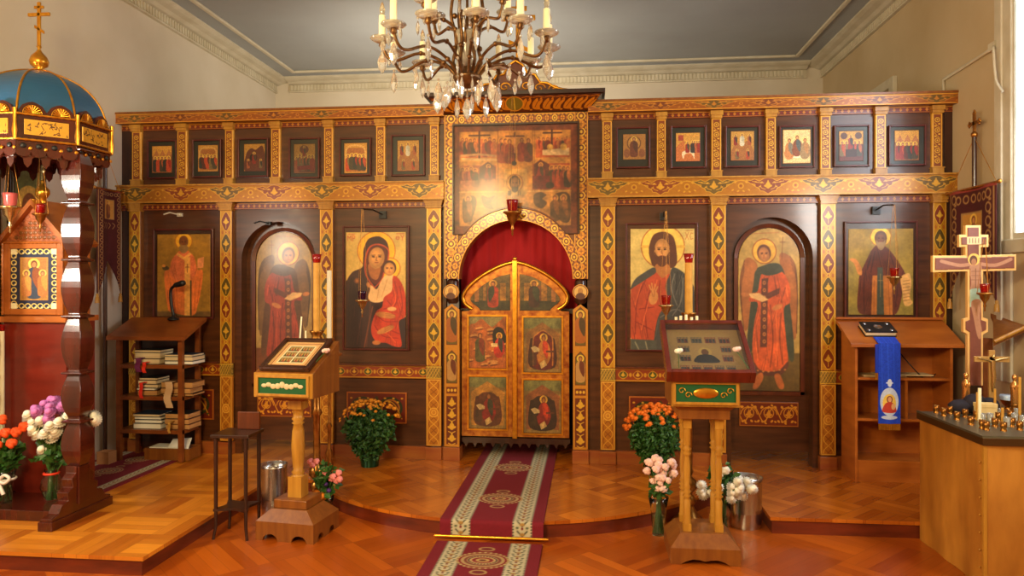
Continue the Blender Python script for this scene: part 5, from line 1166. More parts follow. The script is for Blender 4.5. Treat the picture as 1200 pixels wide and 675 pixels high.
# framed icon on left lectern
def on_slope(t_loc,rz,pivot,ang): return Matrix.Translation(t_loc)@Matrix.Rotation(rz,4,'Z')@Matrix.Translation(pivot)@Matrix.Rotation(ang,4,'X')
ang=math.atan2(.17,.34); T=on_slope((-1.805,4.365,0),math.radians(-7),(0,-.165,1.028),ang)
fi=thing('framed_icon',tuple(T@Vector((0,0,0))),'wood-framed icon with six little scenes lying on the left lectern','icon')
W_,H_=.33,.345; f=.028
MB().box(-W_/2,-W_/2+f,0,H_,0,.03,T).box(W_/2-f,W_/2,0,H_,0,.03,T).box(-W_/2+f,W_/2-f,0,f,0,.03,T).box(-W_/2+f,W_/2-f,H_-f,H_,0,.03,T).build('frame',M['mahogdark'],fi,bevel=.003)
cv=Cv(0,0,60,64,3,(226,176,116)); cv.line([(5,5),(55,5),(55,59),(5,59),(5,5)],1.5,(150,90,50)); cv.rect(10,10,50,54,(232,214,170))
for r in range(3):
    for c in range(2):
        x,y=12+19*c,12+14*r; cv.rect(x,y,x+17,y+12,(120,110,70)); 
        for k in range(4): fig(cv,x+2.5+4*k,y+2,9,(150,60,40) if k%2 else (90,80,50),(200,150,80),(236,190,90))
def slopemap(T,x0,x1,y0,y1,z):
    R=np.array(T)
    def f(U,V):
        x=x0+(x1-x0)*U; y=y0+(y1-y0)*V; return tuple(R[i,0]*x+R[i,1]*y+R[i,2]*z+R[i,3] for i in range(3))
    return f
nz=T.to_3x3()@Vector((0,0,-1))*.012
cv.mesh('painting',slopemap(T,-W_/2+f,W_/2-f,f,H_-f,.014),'icon',fi,tuple(nz))
# RIGHT LECTERN
t=thing('icon_lectern',(.642,4.28,0),'oak lectern on four turned posts with a green front panel, right of the runner','lectern')
w,d=.38,.36
pts=[(-w/2,0),(-w/2,.09),(w/2,.09),(w/2,0),(w*.36,0),(w*.28,.018),(w*.18,.03),(w*.08,.028),(0,.02),(-w*.08,.028),(-w*.18,.03),(-w*.28,.018),(-w*.36,0)][::-1]
m=MB().prism(pts,-d/2,-d/2+.02).prism(pts,d/2-.02,d/2).box(-w/2,-w/2+.02,-d/2+.02,d/2-.02,0,.09).box(w/2-.02,w/2,-d/2+.02,d/2-.02,0,.09).frus((-w/2,w/2,-d/2,d/2),(-.13,.13,-.13,.13),.09,.16)
m.build('plinth',M['oakbrown'],t,local=True)
for x in (-.088,.088):
    for y in (-.08,.08):
        m=MB().box(x-.023,x+.023,y-.023,y+.023,.15,.20); m.lathe([(.023,.20),(.020,.25),(.021,.33),(.014,.345),(.026,.355),(.015,.367),(.026,.38),(.015,.392),(.022,.402),(.015,.42),(.019,.47),(.020,.52),(.015,.57),(.015,.585),(.025,.597),(.015,.61),(.026,.622),(.015,.635),(.021,.65),(.021,.73),(.023,.74)],16,(x,y,0)).box(x-.023,x+.023,y-.023,y+.023,.74,.80)
        m.build('turned_post',M['oakgold'],t,local=True)
MB().box(-.14,.14,-.14,.14,.80,.85).frus((-.14,.14,-.14,.14),(-.17,.17,-.16,.16),.85,.875).build('top_block',M['oakbrown'],t,local=True,bevel=.003)
sd=[(-.175,.875),(.175,.875),(.175,1.27),(-.175,1.035)]
MB().prism(sd,-.185,.185,'x').build('desk_box',M['oakbrown'],t,local=True)
MB().box(-.185,.185,-.183,-.175,.877,1.03).build('front_board',M['oakgold'],t,local=True)
green_panel(.325,.098,t,-.191,.905)
m=MB().ball((0,-.193,.954),.07,.008,.03,18,8)
m.build('carved_oval',M['goldleaf'],t,local=True)
for sx in (-1,1):
    for k in (0,1): m=MB().tube([(sx*(.095+.035*k)+.02*math.cos(a)*(1-a/9),-.193,.954+(.012 if k else -.012)+.02*math.sin(a)*(1-a/9)) for a in np.arange(0,7,.6)],.003,5); m.build('carved_scroll',M['goldleaf'],t,local=True)
# display case
ang=math.atan2(.235,.35); T=on_slope((.642,4.28,0),0,(0.02,-.215,1.015),ang)
fi=thing('display_case',tuple(T@Vector((0,0,0))),'glazed mahogany display case with a many-scened icon on the right lectern','display case')
W_,H_=.475,.475; f=.028; h=.075
MB().box(-W_/2,-W_/2+f,0,H_,0,h,T).box(W_/2-f,W_/2,0,H_,0,h,T).box(-W_/2+f,W_/2-f,0,f,0,h,T).box(-W_/2+f,W_/2-f,H_-f,H_,0,h,T).box(-W_/2+f,W_/2-f,f,H_-f,0,.012,T).build('case_frame',mat('red_mahogany',(112,40,22),.25,coat=.6,col2=(80,24,14),nscale=(20,4,4)),fi,bevel=.003)
cv=Cv(0,0,100,92,2,(190,150,92)); cv.fade((170,130,80),0,.4)
rr=random.Random(5)
def vig(x,y,w_,h_):
    cv.rect(x,y,x+w_,y+h_,rr.choice([(150,80,60),(110,90,70),(120,100,84)])); 
    for k in range(3): fig(cv,x+w_*(.2+.3*k),y+1,h_-2,rr.choice([(70,60,66),(120,50,44),(90,90,90)]),(60,60,70),(206,170,110))
for k in range(4): vig(15+19*k,16,15,12)
for k in range(2): vig(15,34+18*k,15,12); vig(72,34+18*k,14,12)
for k in range(5): vig(14+15*k,72,12,11)
cv.ell(50,46,9,9,(206,166,90)); cv.ell(50,46,5,6,(120,76,50)); cv.poly([(35,66),(37,56),(44,51),(56,51),(63,56),(66,66)],(50,48,56),True)
nz=T.to_3x3()@Vector((0,0,-1))*.005
cv.mesh('painting',slopemap(T,-W_/2+f,W_/2-f,f,H_-f,.02),'icon',fi,tuple(nz))
MB().box(-W_/2+f,W_/2-f,f,H_-f,h-.012,h-.008,T).build('glass_pane',M['glass'],fi)
def onto(T,x,y,z): return T@Vector((x,y,z))
def carnation(name,base,tip,col,label,parent=None):
    base,tip=Vector(base),Vector(tip); t=thing(name,tuple(base),label,'flower','loose flowers on the lecterns')
    MB().tube([base,(base+tip)/2+Vector((0,0,.004)),tip],.0022,5).build('stem',M['stem'],t)
    m=MB(); rr=random.Random(3)
    for k in range(9):
        a=k*2.4; r=.004+.0016*k; m.ball(tip+Vector((r*math.cos(a),r*math.sin(a),.006+.004*(k%3))),.012,.009,.012,8,5)
    m.build('bloom',col,t)
PINK=mat('pale_pink_petal',(246,206,196),.6); PK2=mat('rose_pink_petal',(244,150,150),.6); WHT=mat('white_petal',(250,244,226),.6); ORG=mat('orange_petal',(238,140,24),.6,col2=(226,112,14),nscale=(40,40,40)); ROS=mat('orange_rose',(240,96,34),.6,col2=(220,70,24),nscale=(30,30,30)); LIL=mat('lilac_petal',(222,140,214),.6,col2=(196,104,186),nscale=(60,60,60)); YEL=mat('yellow_eye',(230,190,60),.6); VIO=mat('violet_petal',(90,50,130),.6)
carnation('carnation',onto(T,.20,.03,h+.004),onto(T,.155,.16,h+.02),PINK,'pale pink carnation lying at the lower right of the display case')
carnation('carnation',onto(T,-.17,.03,h+.004),onto(T,-.165,.14,h+.02),WHT,'whitish carnation lying at the lower left of the display case')
T2=on_slope((-1.805,4.365,0),math.radians(-7),(0,-.165,1.028),math.atan2(.17,.34))
carnation('carnation',onto(T2,.185,.07,.03),onto(T2,.20,.17,.035),PINK,'pink and white carnation leaning at the right of the left lectern icon')
# ---------------------------------------------------------------- candle stands
def candlestand(loc,label,zp,zcand,base_r=.11,plate_r=.17):
    x,y,z=loc; t=thing('candle_stand',loc,label,'candle stand')
    MB().lathe([(base_r,z),(base_r,z+.02),(base_r*.85,z+.035),(base_r*.6,z+.06),(base_r*.35,z+.1),(.03,z+.12)],24,(x,y,0)).build('foot',M['brass'],t)
    m=MB().lathe([(.03,z+.12),(.05,z+.15),(.035,z+.18),(.02,z+.2),(.055,z+.24),(.05,z+.28),(.02,z+.31),(.03,z+.34),(.024,z+.36),(.024,z+.5),(.024,zp-.42),(.04,zp-.40),(.024,zp-.37),(.022,zp-.1),(.035,zp-.06),(.02,zp-.03)],20,(x,y,0)); m.build('shaft',M['brass'],t)
    MB().lathe([(.02,zp-.03),(plate_r*.6,zp-.02),(plate_r,zp-.004),(plate_r,zp+.012),(plate_r-.01,zp+.008),(.02,zp)],32,(x,y,0)).build('plate',M['brass'],t)
    MB().lathe([(.02,zp),(.03,zp+.02),(.018,zp+.04),(.045,zp+.08),(.05,zp+.1),(.03,zp+.13),(.048,zp+.16),(.05,zp+.17),(.03,zp+.165)],20,(x,y,0)).build('socket',M['brass'],t)
    c=thing('pillar_candle',(x,y,zp+.166),('tall amber pillar candle with red glass cup '+label.split(',')[0].replace('brass candle stand ','')),'candle','tall pillar candles')
    MB().lathe([(.0245,zp+.166),(.0245,zcand)],20,(x,y,0)).build('wax_body',M['waxy'],c)
    MB().lathe([(.024,zcand+.001),(.027,zcand+.02),(.034,zcand+.06),(.030,zcand+.06),(.022,zcand+.02)],20,(x,y,0)).build('glass_cup',M['redglass'],c)
    return x,y,zp
zl=at(371,308,4.85).z; x,y,zp=candlestand((-1.872,4.85,0),'brass candle stand behind the left lectern, with plate',at(371,416,4.85).z,zl)
def taper(x,y,z,h,r,label,mtl='wax',lean=0,group='small candles'):
    t=thing('taper_candle',(x,y,z),label,'candle',group)
    MB().tube([(x,y,z),(x+lean,y,z+h)],r,10).build('wax_body',M[mtl],t); MB().tube([(x+lean,y,z+h),(x+lean*1.1+.001,y,z+h+.012)],.001,4).build('wick',M['black'],t)
taper(x-.10,y-.07,zp+.009,.26,.0055,'ivory taper leaning at the left of the brass candle plate behind the left lectern',lean=.02)
taper(x-.07,y-.02,zp+.009,.16,.006,'short ivory taper beside the big candle behind the left lectern')
for k in range(6):
    a=-.9+.35*k; taper(x+.14*math.cos(a),y+.14*math.sin(a),zp+.011,.04+.012*(k%3),.007,'candle stub on the right rim of the brass plate behind the left lectern','waxy')
zr_=at(806,308,4.8).z; x,y,zp=candlestand((.645,4.8,0),'brass candle stand behind the right lectern, with plate',1.20,zr_)
for k in range(5):
    a=-2.35+.26*k; taper(x+.13*math.cos(a),y+.13*math.sin(a),zp+.011,.135+.008*(k%3),.009,'white candle on the front rim of the brass plate behind the right lectern')
# white tall candle on thin floor stand, on the ambo
x,y=-1.875,5.10; zc0=at(383,396,5.1).z; t=thing('floor_candlestick',(x,y,PZ),'thin brass floor candlestick on the ambo behind the left lectern','candlestick')
MB().lathe([(.075,PZ),(.07,PZ+.02),(.03,PZ+.05),(.02,PZ+.1),(.035,PZ+.14),(.02,PZ+.18),(.03,PZ+.22),(.012,PZ+.26),(.012,PZ+.4),(.022,PZ+.42),(.01,PZ+.45),(.009,zc0-.06),(.03,zc0-.02),(.035,zc0),(.02,zc0)],18,(x,y,0)).build('stick',M['brass'],t)
taper(x,y,zc0,at(383,317,5.1).z-zc0,.017,'tall white candle on the thin floor candlestick left of the mother icon',group=None)
# ---------------------------------------------------------------- plant stand
t=thing('plant_stand',(-2.167,4.31,0),'narrow dark wooden stand with lower shelf and low back, at the platform corner','stand')
x0,x1,y0,y1=-2.275,-2.06,4.2,4.40; H=.64
for (x,y,sx,sy) in ((x0+.012,y0+.012,-1,-1),(x1-.012,y0+.012,1,-1),(x0+.012,y1-.012,-1,1),(x1-.012,y1-.012,1,1)):
    MB().tube([(x+sx*.012,y+sy*.01,.0),(x+sx*.0,y,.08),(x,y,.2),(x,y,H-.02)],[.009,.010,.012,.013],8).build('leg',M['darkwood'],t)
MB().box(x0-.012,x1+.012,y0-.012,y1+.012,H-.02,H).build('top_board',M['darkwood'],t,bevel=.003)
pts=[(x0,y0),((x0+x1)/2,y0+.03),(x1,y0),(x1-.03,(y0+y1)/2),(x1,y1),((x0+x1)/2,y1-.03),(x0,y1),(x0+.03,(y0+y1)/2)]
MB().prism(smooth_pts(pts),.17,.185,'z').build('lower_shelf',M['darkwood'],t)
MB().box(x0+.07,x1+.0,y1-.03,y1-.01,H,H+.11).build('back_board',M['mahog2'],t,bevel=.004)
# ---------------------------------------------------------------- buckets
def bucket(p,r,h,label):
    x,y=p; t=thing('metal_bucket',(x,y,0),label,'bucket','steel buckets')
    MB().lathe([(r*.93,0.001),(r*.96,.02),(r*.97,h*.3),(r*.975,h*.31),(r*.97,h*.32),(r*.99,h*.8),(r,h-.02),(r*1.02,h),(r*.97,h),(r*.95,h*.8),(r*.92,.02),(.0001,.015)],32,(x,y,0)).build('body',M['silver'],t)
    MB().tube([(x+r*1.02*math.cos(a),y+r*1.02*math.sin(a),h) for a in np.linspace(0,2*math.pi,33)],.004,6).build('rim',M['silver'],t)
bucket((-2.13,4.74),.085,.33,'tall silvery metal bin on the floor between the dark stand and left lectern')
bucket((1.003,4.80),.103,.315,'wide silvery metal bucket on the floor by the right platform corner')
# ---------------------------------------------------------------- flowers
def leafcloud(c,rx,ry,rz,n,size,seed=1,shell=.5):
    m=MB(); rr=random.Random(seed)
    for _ in range(n):
        u=rr.uniform(-1,1); a=rr.uniform(0,6.283); q=math.sqrt(1-u*u); rad=shell+(1-shell)*rr.random()
        p=Vector((c[0]+rx*rad*q*math.cos(a),c[1]+ry*rad*q*math.sin(a),c[2]+rz*rad*u))
        d=Vector((rr.gauss(0,1),rr.gauss(0,1),rr.gauss(.3,1))).normalized(); s_=size*rr.uniform(.6,1.2); e=d.orthogonal().normalized()*s_*.35; nn=d.cross(e).normalized()*s_*.15
        m.add([p,p+d*s_*.5+e+nn,p+d*s_,p+d*s_*.5-e+nn,p+d*s_*.5],[(0,1,4),(1,2,4),(2,3,4),(3,0,4)])
    return m
def bloomproto(name,col,r,petals,parent,layers=2):
    m=MB()
    for l in range(layers):
        for k in range(petals):
            a=2*math.pi*k/petals+l*.3; ln=r*(1-.28*l); up=r*(.12+.4*l)
            d=Vector((math.cos(a),math.sin(a),0)); s_=Vector((-math.sin(a),math.cos(a),0))*r*.26
            z=Vector((0,0,1)); p0=z*r*.1*l; m.add([p0,d*ln*.6+s_+z*up*.5,d*ln+z*up*.7,d*ln*.6-s_+z*up*.5,p0-z*.001],[(0,1,2,3),(4,3,2,1)],True)
    m.ball((0,0,r*(.2 if layers<3 else .5)),r*(.62 if layers<3 else .5),r*(.62 if layers<3 else .5),r*.42,9,5)
    return m.build(name,col,parent,local=True)
def mumpot(loc,label,seed,orange,bs=1.0):
    x,y,z=loc; t=thing('chrysanthemum_pot',loc,label,'potted plant')
    MB().lathe([(.07,0.001),(.085,.13),(.095,.16),(.09,.17),(.08,.16),(.0001,.15)],20).build('pot',mat('green_foil',(30,70,40),.25,metal=.6),t,local=True)
    m=leafcloud((0,0,.29),.20,.18,.17,2600,.038,seed,.55); mm=leafcloud((0,0,.17),.135,.13,.13,900,.04,seed+9,.6); m.v+=mm.v; b=len(m.v)-len(mm.v); m.f+=[[i+b for i in f] for f in mm.f]; m.sm+=mm.sm
    o=m.build('foliage',M['leaf'],t,local=True)
    pr=bloomproto('bloom',orange,.024,9,t); rr=random.Random(seed); first=True
    for k in range(95):
        u=rr.random()**.7; a=-math.pi/2+rr.uniform(-2.3,2.3); el=.2+1.3*u; 
        p=(.245*math.cos(el)*math.cos(a),.225*math.cos(el)*math.sin(a),.32+.20*math.sin(el)+rr.uniform(-.012,.012))
        rot=(rr.uniform(-.2,.2)+.5,rr.uniform(-.2,.2)+p[0]*3,0)
        s_=bs*rr.uniform(.75,1.25)
        if first: pr.location=p; pr.rotation_euler=rot; first=False
        else: mesh_dup(pr,t,p,rot,(s_,s_,s_))
mumpot((-1.735,5.63,PZ),'potted chrysanthemum with small golden-orange blooms before the mother icon',11,mat('golden_petal',(236,160,30),.6,col2=(220,130,20),nscale=(40,40,40)),.72)
mumpot((.505,5.63,PZ),'potted chrysanthemum with orange blooms half hidden by the right lectern',12,mat('deep_orange_petal',(240,128,16),.6,col2=(220,96,10),nscale=(40,40,40)))
def bouquet(loc,label,blooms,vase_h=.2,vase_r=.045,rsp=.1,h0=.3,leaf_n=140,shape='fl',seed=3,ribbon=None,leaf_size=.06):
    """blooms: list of (material,radius,petals,layers,[(dx,dy,dz),...])"""
    t=thing('flower_vase',loc,label,'vase of flowers'); h=vase_h; r=vase_r
    if shape=='bulb': pf=[(r*.55,0.001),(r*.8,h*.15),(r*1.15,h*.45),(r*1.0,h*.7),(r*.6,h*.88),(r*.75,h)]
    else: pf=[(r*.7,0.001),(r*.75,h*.3),(r*.9,h*.7),(r*1.15,h)]
    th=.003
    MB().lathe(pf+[(a-th,b) for a,b in reversed(pf[1:])]+[(.0001,.008)],24).build('vase',M['vaseglass'],t,local=True); MB().lathe([(pf[0][0]-.005,.01),(pf[1][0]-.005,pf[1][1]),(pf[1][0]*.5+pf[2][0]*.5-.006,(pf[1][1]+pf[2][1])/2),(.0001,(pf[1][1]+pf[2][1])/2+.001)],20).build('water',M['water'],t,local=True)
    m=MB(); rr=random.Random(seed); tips=[p for b in blooms for p in b[4]]
    for p in tips:
        a=rr.uniform(0,6.28); q=Vector((r*.4*math.cos(a),r*.4*math.sin(a),.012)); mid=Vector((p[0]*.15,p[1]*.15,h)); m.tube([q,mid,Vector(p)*.6+mid*.4+Vector((0,0,.01)),p],.0022,5)
    m.build('stems',M['stem'],t,local=True)
    if shape=='bulb': MB().tube([(.041*math.cos(a),.041*math.sin(a),h*.88) for a in np.linspace(0,6.28,20)],.008,6).build('neck_ribbon',mat('orange_red_ribbon',(226,60,30),.5),t,local=True)
    zc=(h+h0)/2; leafcloud((0,0,zc),rsp*.75,rsp*.7,(h0-h)*.5+.02,leaf_n,leaf_size,seed,.2).build('leaves',M['leaf'],t,local=True)
    for mt,br,pt,ly,pos in blooms:
        if pt==0:
            m=MB()
            for k in range(12): a=k*2.4; q=br*.09*k**.8; m.ball((q*math.cos(a)*.7,q*math.sin(a)*.7,br*.5*(1-k/14)),br*.45,br*.38,br*.5,8,5)
            pr=m.build('bloom',mt,t,local=True)
        else: pr=bloomproto('bloom',mt,br,pt,t,ly)
        for i,p in enumerate(pos):
            rot=(rr.uniform(-.3,.3)+.85,p[0]*2.5+rr.uniform(-.2,.2),0)
            if i==0: pr.location=p; pr.rotation_euler=rot
            else: mesh_dup(pr,t,p,rot)
    if ribbon: ribbon(t)
    return t
rr=random.Random(2)
def scat(n,cx,cy,cz,sx,sy,sz): return [(cx+rr.uniform(-sx,sx),cy+rr.uniform(-sy,sy),cz+rr.uniform(-sz,sz)) for _ in range(n)]
bouquet((.43,4.57,0.002),'glass vase of pale pink carnations left of the right lectern base',[(PINK,.034,0,0,scat(20,0.01,0,.41,.085,.05,.055)),(PINK,.028,0,0,scat(8,.01,-.02,.31,.055,.03,.04))],.235,.055,.06,.31,50)
bouquet((.835,4.64,0.002),'glass vase of white flowers between the right lectern and the bucket',[(WHT,.036,14,4,scat(9,-.09,-.04,.28,.055,.03,.05)+scat(16,.09,-.06,.29,.08,.03,.055)),(WHT,.034,0,0,scat(5,-.02,-.02,.40,.03,.02,.03))],.2,.045,.12,.42,120)
bouquet((-1.725,4.64,0.002),'glass vase of pink carnations and an orange daisy behind the left lectern base',[(PK2,.030,0,0,[(-.08,-.03,.36),(.06,-.04,.29),(.10,-.03,.27),(-.10,-.02,.38),(-.06,-.02,.38),(.0,-.02,.31),(.04,-.02,.27),(.075,-.02,.26),(.09,-.02,.31)]),(ORG,.035,14,2,[(-.05,-.06,.18),(-.01,-.05,.16)]),(VIO,.02,8,2,[(.01,-.04,.24),(.03,-.04,.2)])],.15,.045,.09,.36,120,seed=5)
# kiosk-side bouquets made below
# ---------------------------------------------------------------- carved canopy shrine, left
KX,KY=-3.50,4.30; AP=.38
M['kwood']=mat('glossy_red_mahogany',(84,28,16),.24,coat=.7,col2=(52,16,10),nscale=(16,16,3))
M['bluedome']=mat('blue_enamel',(42,96,140),.35,coat=.3,col2=(34,82,124),nscale=(3,3,3))
k=thing('canopy_shrine',(KX,KY,PZ),'carved mahogany canopy with blue ribbed dome and gold cross, far left','canopy')
def octo(r,ph=math.pi/8): return [(KX+r*math.cos(ph+i*math.pi/4),KY+r*math.sin(ph+i*math.pi/4)) for i in range(8)]
Rc=AP/math.cos(math.pi/8); zb0,zb1=2.41,2.56
def octring(m,r,z0,z1,th=.03):
    o=octo(r); i_=octo(r-th)
    for a in range(8):
        b=(a+1)%8
        m.add([(*o[a],z0),(*o[b],z0),(*o[b],z1),(*o[a],z1),(*i_[a],z0),(*i_[b],z0),(*i_[b],z1),(*i_[a],z1)],[(0,1,2,3),(5,4,7,6),(3,2,6,7),(1,0,4,5)])
m=MB(); octring(m,Rc,zb0,zb1,.03); m.build('canopy_frieze',M['kwood'],k)
m=MB()
for z in (zb0,zb1):
    o=octo(Rc+.008)
    for a in range(8):
        A=Vector((*o[a],z)); B=Vector((*o[(a+1)%8],z)); n=18
        m.tube([A+(B-A)*j/n for j in range(n+1)],[.009 if j%2 else .006 for j in range(n+1)],6)
o=octo(Rc+.006)
for a in range(8): m.tube([(*o[a],zb0-.005),(*o[a],zb0+.05),(*o[a],zb0+.1),(*o[a],zb1+.03)],[.010,.015,.010,.013],8)
m.build('rope_moulding',M['goldleaf'],k)
# fretwork panels per face (gold arabesque)
for a in range(8):
    A=Vector((*octo(Rc)[a],0)); B=Vector((*octo(Rc)[(a+1)%8],0)); d=(B-A); L_=d.length; d.normalize(); nrm=Vector((d.y,-d.x,0))
    if (A+B).xy.length and ((A+B)/2-Vector((KX,KY,0))).dot(nrm)<0: nrm=-nrm
    if nrm.y>.5: continue
    cv=Cv(0,0,74,20,2,(230,176,70)); cv.m[:]=.6; rr=random.Random(a)
    for q in range(26): 
        x,y=rr.uniform(2,72),rr.uniform(2,18); cv.line([(x,y),(x+rr.uniform(-4,4),y+rr.uniform(-3,3)),(x+rr.uniform(-5,5),y+rr.uniform(-3,3))],1.1,(70,28,16),sm=True)
    cv.line([(0,0),(74,0),(74,20),(0,20),(0,0)],1.6,(245,196,90),.6)
    P0=A+d*L_*.14+nrm*.006; P1=A+d*L_*.86+nrm*.006
    if nrm.dot(Vector((1,-1,0)))>0: pass
    # left to right as seen from outside
    S0,S1=P0,P1
    if (S1-S0).cross(Vector((0,0,1))).dot(nrm)<0: S0,S1=S1,S0
    cv.mesh('fretwork_panel',(lambda S0,S1:lambda U,V:(S0.x+(S1.x-S0.x)*U,S0.y+(S1.y-S0.y)*U,zb0+.03+(zb1-zb0-.06)*V))(S0,S1),'ornament',k,tuple(-nrm*.006))
    # cresting: two scalloped humps with shell
    for q in (.27,.73):
        C=A+d*L_*q; pts=[]; T=Matrix(((d.x,nrm.x,0,C.x),(d.y,nrm.y,0,C.y),(0,0,1,zb1),(0,0,0,1)))
        pp=[(-.072,0),(-.072,.02),(-.05,.055),(-.02,.072),(0,.078),(.02,.072),(.05,.055),(.072,.02),(.072,0)]
        MB().prism(pp,-.02,-.002,'y',T).build('crest',M['kwood'],k)
        s_=MB()
        for j in range(9):
            an=math.pi*(j+.5)/9; s_.tube([(0,.002,.008),(.042*math.cos(an),.006,.008+.045*math.sin(an))],[.003,.0065],6,T)
        s_.tube([(.048*math.cos(x_),.002,.006+.05*math.sin(x_)) for x_ in np.linspace(0,math.pi,12)],.003,5,T); s_.build('gilt_shell',M['goldleaf'],k)
    # hanging lace below
    T=Matrix(((d.x,nrm.x,0,A.x),(d.y,nrm.y,0,A.y),(0,0,1,zb0),(0,0,0,1)))
    pts=[(0,0)]; nn=4; w_=L_/nn
    for j in range(nn):
        for q in range(7): an=math.pi*q/6; pts.append((w_*(j+.5)-w_*.5*math.cos(an),-.07-.03*math.sin(an)))
    pts.append((L_,0)); MB().prism(pts,-.02,-.005,'y',T).build('lace_apron',M['kwood'],k)
    g=MB(); bk=MB()
    for j in range(nn): MB().ball((w_*(j+.5),.0,-.035),.016,.006,.016,10,6,T).build('dark_rosette',M['black'],k); MB().ball((w_*(j+.5)+w_/2*.9,.004,-.05),.011,.006,.011,8,6,T).build('gilt_stud',M['goldleaf'],k)

# second row of pendants inside
m=MB(); o=octo(Rc-.05)
for a in range(8):
    A=Vector((*o[a],2.365)); B=Vector((*o[(a+1)%8],2.365)); d=B-A; L_=d.length; d.normalize(); n_=Vector((d.y,-d.x,0)); T=Matrix(((d.x,n_.x,0,A.x),(d.y,n_.y,0,A.y),(0,0,1,A.z),(0,0,0,1)))
    pts=[(0,0)]
    for j in range(3):
        w_=L_/3; x_=w_*j; pts+=[(x_+.01,-.05),(x_+w_*.25,-.06),(x_+w_*.3,-.09),(x_+w_*.5,-.115),(x_+w_*.7,-.09),(x_+w_*.75,-.06),(x_+w_-.01,-.05)]
    pts.append((L_,0)); m.prism(pts,-.006,.006,'y',T)
octring(m,Rc-.03,2.365,2.42,.03); m.build('inner_lace',M['kwood'],k)
# dome
dp=[(AP*1.02,0),(AP*1.0,.06),(AP*.93,.14),(AP*.80,.22),(AP*.60,.29),(AP*.36,.335),(AP*.16,.358),(.0001,.365)]
dp=[(r,zb1+z*.98) for r,z in dp]
MB().lathe(smooth_pts(dp,False,3),8,(KX,KY,0),None,False,math.pi/8).build('dome',M['bluedome'],k)
m=MB()
for i in range(8):
    a=math.pi/8+i*math.pi/4; m.tube([(KX+(r+.002)*math.cos(a),KY+(r+.002)*math.sin(a),z) for r,z in smooth_pts(dp,False,3)],.007,6)
m.build('dome_rib',M['goldleaf'],k)
zt=zb1+.355; MB().lathe([(.045,zt-.01),(.03,zt+.005),(.02,zt+.015),(.05,zt+.04),(.056,zt+.065),(.045,zt+.095),(.018,zt+.125),(.008,zt+.145),(.016,zt+.16),(.006,zt+.17)],20,(KX,KY,0)).build('onion_finial',M['goldleaf'],k)
zk=zt+.165; th=.007
m=MB().box(KX-.011,KX+.011,KY-th,KY+th,zk,zk+.28).box(KX-.075,KX+.075,KY-th,KY+th,zk+.19,zk+.212).box(KX-.032,KX+.032,KY-th,KY+th,zk+.238,zk+.256)
m.prism([(KX-.03,zk+.115),(KX+.035,zk+.075),(KX+.035,zk+.095),(KX-.03,zk+.135)],KY-th,KY+th); m.build('cross',M['goldleaf'],k,bevel=.003)
# columns
def kcol(x,y,name='column'):
    m=MB(); z=2.42; s2=math.sqrt(2)
    pr=[]; zs_=[2.40,2.07,1.72,1.37,1.02,.72,.42]
    for i in range(len(zs_)-1):
        a,b=zs_[i],zs_[i+1]; H=a-b
        pr+=[(.047,a-.003),(.078,a-.010),(.078,a-.020),(.046,a-.028)]+[(.044+.034*math.sin(math.pi*q_/8)**.8,a-.03-(H-.04)*q_/8) for q_ in range(1,8)]+[(.044,b+.008)]
    pr=pr[::-1]
    m.lathe([(r*s2*.85,z_) for r,z_ in pr],4,(x,y,0),None,False,math.pi/4)
    m.box(x-.045,x+.045,y-.05,y+.05,.20,.43)
    return m
for x in (-3.165,-3.84):
    kcol(x,4.21).build('column',M['kwood'],k,bevel=.004)
    # scrolled bracket foot
    pts=[(3.94,PZ),(3.94,PZ+.07),(4.0,PZ+.085),(4.03,PZ+.13),(4.08,PZ+.14),(4.07,PZ+.19),(4.12,PZ+.21),(4.11,PZ+.26),(4.15,PZ+.29),(4.15,PZ+.33),(4.27,PZ+.33),(4.27,PZ+.29),(4.31,PZ+.26),(4.30,PZ+.21),(4.35,PZ+.19),(4.34,PZ+.14),(4.39,PZ+.13),(4.42,PZ+.085),(4.47,PZ+.07),(4.47,PZ)]
    MB().prism(pts,x-.035,x+.035,'x').box(x-.045,x+.045,3.93,4.48,PZ,PZ+.055).build('bracket_foot',M['kwood'],k,bevel=.004)
MB().box(-3.80,-3.21,4.10,4.46,PZ,PZ+.065).build('plinth',M['kwood'],k,bevel=.004)
# pedestal + gabled icon house (one thing)
hx,hy=-3.668,4.47; g=thing('icon_house',(hx,hy+.12,PZ),'gabled wooden icon house with gold finial on a red pedestal under the canopy','icon shrine')
MB().box(hx-.20,hx+.20,hy+.0,hy+.28,PZ+.0,1.30).build('pedestal',mat('red_pedestal_wood',(124,36,20),.35,coat=.5,col2=(100,26,14),nscale=(3,3,14)),g)
MB().box(hx-.215,hx+.215,hy-.03,hy+.3,1.30,1.34).build('ledge',M['cherry'],g,bevel=.004)
z0,z1=1.34,1.84; 
MB().box(hx-.195,hx+.195,hy,hy+.24,z0,z1).build('house_body',M['cherry'],g)
def fr(x0,x1,z0,z1,w,y0,y1): return MB().box(x0,x0+w,y0,y1,z0,z1).box(x1-w,x1,y0,y1,z0,z1).box(x0+w,x1-w,y0,y1,z0,z0+w).box(x0+w,x1-w,y0,y1,z1-w,z1)
fr(hx-.19,hx+.19,z0+.01,z1-.01,.04,hy-.02,hy).build('house_frame',M['cherry'],g,bevel=.004)
m=MB()
for (ax_,az,bx_,bz) in ((-.19,.01,-.19,.49),(.19,.01,.19,.49),(-.19,.49,.19,.49)):
    A=Vector((hx+ax_,hy-.024,z0+az)); B=Vector((hx+bx_,hy-.024,z0+bz)); n=30; m.tube([A+(B-A)*j/n for j in range(n+1)],[.010 if j%2 else .006 for j in range(n+1)],6)
m.build('rope_edge',M['cherry'],g)
cv=Cv(0,0,60,84,2.2,(34,40,72))
